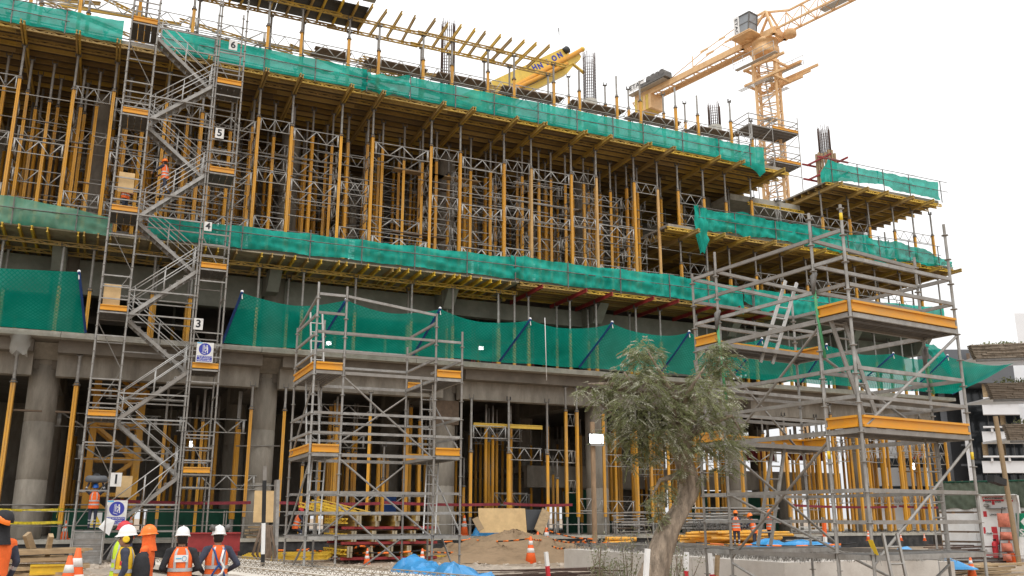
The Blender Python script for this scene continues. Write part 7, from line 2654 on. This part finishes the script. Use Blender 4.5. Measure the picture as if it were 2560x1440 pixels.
def person(label, loc, az, pose='stand', cols=None, voxel=.018, helmet='white', vest=None, H=1.68, stride=0.0, lean=0.0, muffs=None, crouch=0.0, hood=None, bands=True, sleeves=None, mirror=1, head_turn=0.0, stripes_leg=True):
    """az = facing direction, clockwise from +Y. local axes: x right, y forward"""
    t = thing('person', label, 'person', loc, 'workers on the site')
    s = H / 1.68
    cz, sz = math.cos(-az), math.sin(-az)
    drop = crouch

    def T(v, ln=True):
        x, y, z = v
        if ln and z > .85:  # lean forwards about the hips
            zz = z - .9
            y, z = y * math.cos(lean) + zz * math.sin(lean), .9 + zz * math.cos(lean) - y * math.sin(lean)
        z = z - drop * min(1, z / .5)
        return Vector((loc[0] + s * (x * cz - y * sz), loc[1] + s * (x * sz + y * cz), loc[2] + s * z))

    po = POSES[pose]
    prims = []
    b = MB()

    def add(p, q, r1, r2, tg, n=12):
        P_, Q_, r = cap(b, T(p), T(q), r1 * s, r2 * s, n)
        prims.append((P_, Q_, r, tg))

    # torso
    rings = []
    for z, rx, ry, y in ((.82, .13, .1, 0), (.88, .165, .12, 0), (.98, .16, .115, 0), (1.1, .165, .118, .005), (1.24, .185, .125, .005), (1.34, .185, .115, 0), (1.41, .14, .09, -.005), (1.45, .06, .06, 0)):
        rings.append([T((rx * math.cos(2 * math.pi * k / 20), y + ry * math.sin(2 * math.pi * k / 20), z)) for k in range(20)])
    b.loft(rings)
    prims.append((T((0, 0, .98)), T((0, 0, 1.36)), .13 * s, 'top'))
    prims.append((T((-.08, 0, .86)), T((.08, 0, .86)), .12 * s, 'legs'))
    add((0, 0, 1.42), (0, .01, 1.5), .055, .052, 'skin')
    # head
    ht = head_turn
    hx = lambda x, y: (x * math.cos(ht) - y * math.sin(ht), x * math.sin(ht) + y * math.cos(ht))
    hr = []
    for z, r, y in ((1.455, .03, .03), (1.475, .055, .03), (1.51, .072, .022), (1.56, .082, .01), (1.61, .083, 0), (1.65, .07, -.005), (1.68, .035, -.005)):
        ring = []
        for k in range(16):
            a = 2 * math.pi * k / 16
            x, yy = hx(r * .9 * math.cos(a), y + r * 1.12 * math.sin(a))
            ring.append(T((x, yy, z)))
        hr.append(ring)
    b.loft(hr)
    prims.append((T((0, .01, 1.5)), T((0, .01, 1.62)), .08 * s, 'skin'))
    x, y = hx(0, .1); x2, y2 = hx(0, .118)
    add((x, y, 1.57), (x2, y2, 1.545), .012, .018, 'skin', 8)
    for e in (-1, 1):
        x, y = hx(e * .078, 0)
        add((x, y - .005, 1.545), (x, y, 1.575), .014, .018, 'skin', 8)
    x, y = hx(-.022, .1); x2, y2 = hx(.022, .1)
    add((x, y, 1.508), (x2, y2, 1.508), .01, .01, 'skin', 6)
    for e in (-1, 1):
        sh = (e * .185, 0, 1.375)
        el = (e * po['el'][0], po['el'][1], po['el'][2])
        wr = (e * po['wr'][0], po['wr'][1], po['wr'][2])
        add((e * .1, 0, 1.38), sh, .075, .066, 'top')
        add(sh, el, .062, .05, 'arm')
        add(el, wr, .05, .037, 'arm')
        # hand: palm, four fingers of unequal length with a bend, thumb off the side of the palm
        E_, W_ = Vector(el), Vector(wr)
        d = (W_ - E_).normalized()
        if pose == 'carry': d = Vector((-e * .35, .1, .93)).normalized()
        side = d.cross(Vector((e, .2, 0))).normalized()
        nrm = side.cross(d).normalized()
        pm = W_ + d * .085
        for o in (-.022, 0, .022): add(tuple(W_ + d * .01 + side * o * .6), tuple(pm + side * o), .02, .019, 'hand', 8)
        for o, l in ((-.033, .055), (-.011, .07), (.011, .075), (.033, .065)):
            k0 = pm + side * o
            k1 = k0 + d * l * .55 + nrm * .01
            k2 = k1 + d * l * .35 + nrm * .03
            add(tuple(k0), tuple(k1), .0115, .011, 'hand', 6)
            add(tuple(k1), tuple(k2), .011, .009, 'hand', 6)
        h0 = W_ + d * .03 + side * .035
        h1 = h0 + side * .035 + d * .03 + nrm * .012
        add(tuple(h0), tuple(h1), .013, .012, 'hand', 6)
        add(tuple(h1), tuple(h1 + d * .032 + nrm * .012), .012, .01, 'hand', 6)
        # legs
        st_ = stride * e
        hip = (e * .09, 0, .86)
        if crouch > .2:
            kn = (e * .13, .32, .52 + crouch * .25)
            an = (e * .12, .02, .1)
        else:
            kn = (e * .1, st_ * .55 + .02, .48)
            an = (e * .1, st_ - (.1 if st_ < 0 else 0), .09 + (.06 if st_ < -.1 else 0))
        add(hip, kn, .088, .06, 'legs')
        add(kn, an, .058, .044, 'legs')
        add((an[0], an[1] - .03, an[2] - .045), (an[0] + e * .01, an[1] + .15, an[2] - .05), .043, .036, 'boot')
    cols = dict(dict(skin='skin', top='navy', arm='navy', legs='navy', boot='black', hand='skin'), **(cols or {}))
    names = sorted(set(cols.values()) | {'grey_band'})
    # one continuous skin
    tmp = bpy.data.objects.new('tmp', b.mesh('tmp', 'skin'))
    COL.objects.link(tmp)
    m1 = tmp.modifiers.new('r', 'REMESH')
    m1.mode = 'VOXEL'
    m1.voxel_size = voxel * s
    m2 = tmp.modifiers.new('s', 'SMOOTH')
    m2.factor = .5
    m2.iterations = 2
    dg = bpy.context.evaluated_depsgraph_get()
    me = bpy.data.meshes.new_from_object(tmp.evaluated_get(dg))
    bpy.data.objects.remove(tmp)
    me.materials.clear()
    for nme in names: me.materials.append(M[nme])
    nf = len(me.polygons)
    cen = np.zeros(nf * 3)
    me.polygons.foreach_get('center', cen)
    cen = cen.reshape(-1, 3)
    best = np.full(nf, 1e9)
    idx = np.zeros(nf, int)
    frac = np.zeros(nf)
    for pi, (p, q, r, tg) in enumerate(prims):
        p, q = np.array(p), np.array(q)
        d = q - p
        L2 = max(float(d @ d), 1e-9)
        f = np.clip(((cen - p) @ d) / L2, 0, 1)
        dist = np.linalg.norm(cen - (p + f[:, None] * d), axis=1) - r
        ok = dist < best
        best[ok], idx[ok], frac[ok] = dist[ok], pi, f[ok]
    mi = np.zeros(nf, int)
    for pi, (p, q, r, tg) in enumerate(prims):
        sel = idx == pi
        mi[sel] = names.index(cols[tg])
        if bands and tg == 'arm' and r < .055 * s:
            mi[sel & (frac > .25) & (frac < .45)] = names.index('grey_band')
        if bands and stripes_leg and tg == 'legs' and r < .062 * s and r > .05 * s:
            mi[sel & (frac > .25) & (frac < .4)] = names.index('grey_band')
            mi[sel & (frac > .55) & (frac < .7)] = names.index('grey_band')
    zs = (cen[:, 2] - loc[2]) / s
    me.polygons.foreach_set('material_index', mi.tolist())
    me.polygons.foreach_set('use_smooth', [True] * nf)
    me.transform(Matrix.Translation(-Vector(loc)))
    put('body', me, t)
    # eyes
    eb = MB()
    for e in (-1, 1):
        x, y = hx(e * .032, .088)
        eb.ball(T((x, y, 1.575)), .011 * s, n=6)
    eb.build('eyes', 'black', t)
    hb = MB()
    rr_ = []
    for z, r in ((1.5, .07), (1.54, .087), (1.6, .094), (1.65, .085), (1.69, .045)):
        ring = []
        for k in range(16):
            a = math.pi + math.pi * (k / 15) if k < 16 else 0
            x, yy = hx(r * .93 * math.cos(a), .01 + r * 1.1 * math.sin(a))
            ring.append(T((x, yy, z)))
        rr_.append(ring)
    hb.grid(rr_)
    hb.build('hair', 'hair', t)
    if hood:  # cloth over the head and neck
        b = MB()
        P = []
        for z, r, y in ((1.36, .125, -.02), (1.41, .115, -.02), (1.47, .105, -.012), (1.54, .1, -.005), (1.62, .1, 0)):
            ring = []
            for k in range(21):
                a = math.radians(125) + math.radians(290) * k / 20
                x, yy = hx(r * math.cos(a), y + r * 1.1 * math.sin(a))
                ring.append(T((x + .006 * math.sin(5 * k), yy, z)))
            P.append(ring)
        b.grid(P)
        b.build('neck_cloth', hood, t)
    if helmet:
        b = MB()
        prof = [(.142, 1.618), (.134, 1.628), (.123, 1.64), (.12, 1.665), (.112, 1.705), (.092, 1.742), (.058, 1.768), (.02, 1.778)]
        rings = []
        for z_r in prof:
            r, z = z_r
            ring = []
            for k in range(24):
                a = 2 * math.pi * k / 24
                fr = .028 * max(0, math.sin(a)) ** 2 if r > .13 else 0
                x, yy = hx(r * .9 * math.cos(a), (r * 1.12 + fr) * math.sin(a))
                ring.append(T((x, yy, z - (.018 * math.sin(a) if r > .13 else 0))))
            rings.append(ring)
        b.loft(rings)
        ridge = []
        for k in range(9):
            a = math.pi * (k / 8)
            x, yy = hx(0, .118 * math.cos(a))
            ridge.append(T((x, yy, 1.665 + .118 * math.sin(a))))
        b.path(ridge, .012 * s, 6)
        h = b.build('helmet', helmet, t)
        if muffs:
            mcol, up = muffs
            mbk = MB()
            for e in (-1, 1):
                hgt, sx_ = (1.57, .115) if not up else (1.73, .105)
                x, y = hx(e * sx_, 0 if not up else -.05)
                x2, y2 = hx(e * (sx_ + .05), 0 if not up else -.06)
                mbk.path([T((x - e * .02, y, hgt)), T((x, y, hgt)), T((x2, y2, hgt + (.02 if up else 0))), T((x2 + e * .004, y2, hgt + (.02 if up else 0)))], [.03 * s, .052 * s, .052 * s, .035 * s], 12)
            mm = mbk.build('ear_muff', mcol, h)
    if vest:
        prof = [(.8, .2, .155), (.9, .198, .152), (1.0, .19, .145), (1.12, .188, .142), (1.24, .195, .145), (1.33, .185, .132), (1.4, .158, .108), (1.455, .085, .08)]

        def vp(z, a, off=0.0):
            zs_ = [q[0] for q in prof]
            rx = float(np.interp(z, zs_, [q[1] for q in prof])) + off
            ry = float(np.interp(z, zs_, [q[2] for q in prof])) + off
            return T((rx * math.cos(a), ry * math.sin(a), z))
        b = MB()
        rings = [[vp(z, 2 * math.pi * k / 28, .006 * math.sin(7 * k + 9 * z)) for k in range(28)] for z, _, _ in prof]
        b.loft(rings, 0, True, False)
        vo = b.build('vest', vest, t)
        WL[vo.name] = wpos(t)
        for z0, z1 in ((.93, .985), (1.07, 1.125)):
            bb = MB()
            bb.loft([[vp(z, 2 * math.pi * k / 28, .008) for k in range(28)] for z in (z0, z1)], 0, True, False)
            bb.build('reflective_band', 'grey_band', vo)
        for a0 in (R(62), R(118), R(242), R(298)):
            bb = MB()
            bb.grid([[vp(z, a0 + da, .009) for da in (-.11, .11)] for z in (1.125, 1.2, 1.28, 1.34, 1.385, 1.43)])
            bb.build('reflective_band', 'grey_band', vo)
    return t, T


def face(deg): return HEAD + R(deg)     # 0 = looking away from the viewer, -90 = to the picture left


def put_person(px, ytop, Y, label, deg, feet=None, **kw):
    p = at(px, ytop, Y=Y)
    z = ground_z(p.x, Y) if feet is None else feet
    Hh = (p.z - z) / 1.06 if feet is None else kw.pop('Hh', 1.68)
    kw.pop('Hh', None)
    Hh = min(max(Hh, 1.6), 1.8)
    return person(label, (p.x, Y, z), face(deg), H=Hh, **kw)


# foreground group, left
put_person(9, 1283, 15.6, 'person in navy and orange jacket with dark head wrap at the left border', -60, helmet=None, hood='charcoal', cols=dict(top='orange_cloth', arm='navy'), voxel=.014, pose='stand')
pz = at(8, 1299, Y=15.55)
b = MB()
b.lathe([(.135, -.05), (.142, .0), (.132, .06), (.1, .115), (.03, .14)], 20, pz, sx=1.05, sy=1.15)
b.solo('cloth_cap', 'charcoal', 'dark head wrap worn by the person at the left border', 'cap')
b = MB()
P = [[tuple(pz + Vector((.148 * math.cos(a) * f - .005, .165 * math.sin(a) * f, -.055 + .12 * j / 7 + .03 * math.sin(a * 2)))) for a in np.linspace(-2.7, -.75, 14)] for j, f in enumerate((1.0, 1.03, 1.04, 1.03, 1.0, .95, .88, .78))]
b.grid(P)
b.solo('head_scarf', 'hat_orange', 'bright orange scarf folded across the dark head wrap at the left border', 'scarf')
put_person(313, 1303, 17.6, 'person in lime vest and red helmet standing behind the man with yellow ear muffs', 35, helmet='signred', vest='lime', cols=dict(top='navy', arm='galv_dark', hand='amber_cloth'), voxel=.016, pose='hands_front', bands=True)
t_, T_ = put_person(321, 1313, 15.3, 'person in navy jacket and yellow vest with white helmet and yellow ear muffs', -108, helmet='white', vest='amber_cloth', muffs=('yellow', False), cols=dict(top='navy', arm='navy'), voxel=.013, pose='stand', bands=False)
# backpack on his back, badge on his sleeve
bp_ = T_((0, -.26, 1.1))
b = MB()
rg_ = []
for z, rx, ry in ((.82, .1, .08), (.86, .16, .12), (1.0, .18, .14), (1.15, .175, .14), (1.28, .15, .11), (1.36, .08, .06)):
    rg_.append([T_((rx * math.cos(2 * math.pi * k / 16) + .01 * math.sin(5 * k), -.24 + ry * math.sin(2 * math.pi * k / 16), z)) for k in range(16)])
b.loft(rg_)
b.solo('backpack', 'charcoal', 'dark green and black backpack worn by the man with yellow ear muffs', 'backpack')
b = MB()
for z, w in ((1.3, .05),): b.bar(T_((-.262, -.03, 1.22)), T_((-.262, .05, 1.22)), .004, .06)
b.build('flag_badge', 'signred', t_)
b = MB()
b.bar(T_((-.264, .0, 1.22)), T_((-.264, .02, 1.22)), .006, .05)
b.build('badge_stripe', 'white', t_)
b = MB()
b.bar(T_((-.264, -.03, 1.165)), T_((-.264, .05, 1.165)), .004, .03)
b.build('badge_lower', 'yellow', t_)
put_person(373, 1328, 16.2, 'person with orange helmet and orange neck cloth beside the backpack', -95, helmet='hat_orange', hood='orange_cloth', cols=dict(top='orange_cloth', arm='navy'), voxel=.014, pose='stand')
t_, T_ = put_person(459, 1317, 15.5, 'person seen from behind in orange vest over black shirt with plain white helmet', -22, helmet='white', vest='orange_cloth', cols=dict(top='charcoal', arm='charcoal', legs='navy'), voxel=.013, pose='hands_front', bands=False)
b = MB()
b.grid([[T_((x, -.158 - .004, z)) for x in (-.1, 0, .1)] for z in (1.22, 1.33)])
b.build('back_label', 'white', t_)
b = MB()
c_ = T_((.045, -.168, 1.275))
b.path([T_((.045 + .032 * math.cos(a), -.168, 1.275 + .038 * math.sin(a))) for a in np.linspace(0, 6.283, 17)], .004, 4, caps=False)
b.bar(T_((-.085, -.166, 1.275)), T_((-.0, -.166, 1.275)), .003, .016)
b.build('label_print', 'cyan', t_)
t_, T_ = put_person(548, 1326, 15.9, 'person in orange vest and blue harness with grey ear muffs on a white helmet', -30, helmet='white', vest='orange_cloth', muffs=('galv_dark', True), cols=dict(top='navy', arm='navy'), voxel=.013, pose='belt', bands=False)
b = MB()
for e in (-1, 1):
    b.path([T_((e * .11, .02, 1.44)), T_((e * .085, -.16, 1.36)), T_((e * .02, -.175, 1.17)), T_((-e * .09, -.175, 1.0)), T_((-e * .12, -.16, .9))], .016, 5)
b.build('harness', 'blue', t_)
b = MB()
b.path([T_((.06, -.18, 1.38)), T_((.02, -.19, 1.2)), T_((.08, -.2, 1.1)), T_((.05, -.2, 1.0)), T_((-.02, -.19, .95))], .02, 6)
b.build('lanyard', 'white', t_)
# stair tower worker with a case on the head
t_, T_ = person('person in orange vest and blue helmet carrying a dark case overhead at the tower entrance', (at(228, 1320, Y=39.1).x, 39.1, 1.33), R(183), pose='carry', helmet='helmblue', vest='orange_cloth', H=1.62, voxel=.02)
c_ = T_((0, .06, 1.9))
b = MB()
b.loft([[c_ + Vector((x * f, y * f, z)) for x, y in ((-.36, -.2), (.36, -.2), (.4, 0), (.36, .2), (-.36, .2), (-.4, 0))] for z, f in ((-.08, .85), (-.03, 1), (.1, .98), (.17, .8))])
b.path([c_ + Vector((-.12, 0, .17)), c_ + Vector((-.05, 0, .23)), c_ + Vector((.05, 0, .23)), c_ + Vector((.12, 0, .17))], .015, 5)
b.solo('tool_case', 'bgrey', 'dark grey case carried overhead by the worker at the tower entrance', 'case')
p = at(408, 492, Y=39.35)
person('person in navy and orange workwear climbing the upper stairs of the tower', (p.x, 39.35, p.z), face(-80), pose='reach', helmet='hat_orange', vest='orange_cloth', H=1.66, stride=.2, lean=.12, voxel=.022)
person('person standing behind the plywood sheet on the upper left landing of the stair tower', (at(312, 505, Y=39.4).x, 39.4, 13.93), face(100), pose='hands_front', helmet='hat_orange', vest='orange_cloth', H=1.68, voxel=.022)
# workers at the right among the stored props
for k, (px, yt, dg_, lab, ps) in enumerate(((1838, 1275, 15, 'person in orange vest and orange helmet left of the group among stored props', 'stand'), (1883, 1281, -60, 'person in orange vest bending between two others among stored props', 'reach'),
                                          (1922, 1273, 60, 'person in orange vest at the right of the group beside a small blue tarpaulin', 'reach'))):
    p = at(px, yt, Y=35.6)
    q = (p.x, 35.6, p.z - 1.72)
    person(lab, q, face(dg_), pose=ps, helmet='hat_orange', vest='orange_cloth', H=1.62, voxel=.022, lean=.25 if k == 1 else .05)
    if k == 0:
        b = MB().box(q[0] - 1, q[0] + 3.2, 35.1, 36.2, ground_z(q[0], 35.6) - .05, q[2] + .0)
        b.solo('work_platform', 'wood', 'low timber platform under the three workers on the right', 'platform')
person('person crouching in dark clothes behind the stacked yellow beams', (at(930, 1330, Y=42.6).x, 42.6, Z0), face(-70), pose='reach', helmet=None, hood='charcoal', vest='orange_cloth', H=1.66, crouch=.42, lean=.3, voxel=.022)
person('person crouching in orange on the slab behind the plywood and middle scaffold leg', (at(738, 1330, Y=42.8).x, 42.8, Z0), face(60), pose='reach', helmet='signred', vest='orange_cloth', H=1.66, crouch=.42, lean=.3, voxel=.022)
p = at(2292, 1165, Y=44.6)
person('person in orange vest and orange helmet leaning inside the prop cluster at the right', (p.x, 44.6, p.z - .35), face(75), pose='reach', helmet='hat_orange', vest='orange_cloth', H=1.66, lean=.9, voxel=.022)
b = MB().box(p.x - 1.2, p.x + 1.2, 44.2, 45.1, p.z - .4, p.z - .352)
b.solo('work_plank', 'wood', 'working plank under the person inside the prop cluster', 'plank')
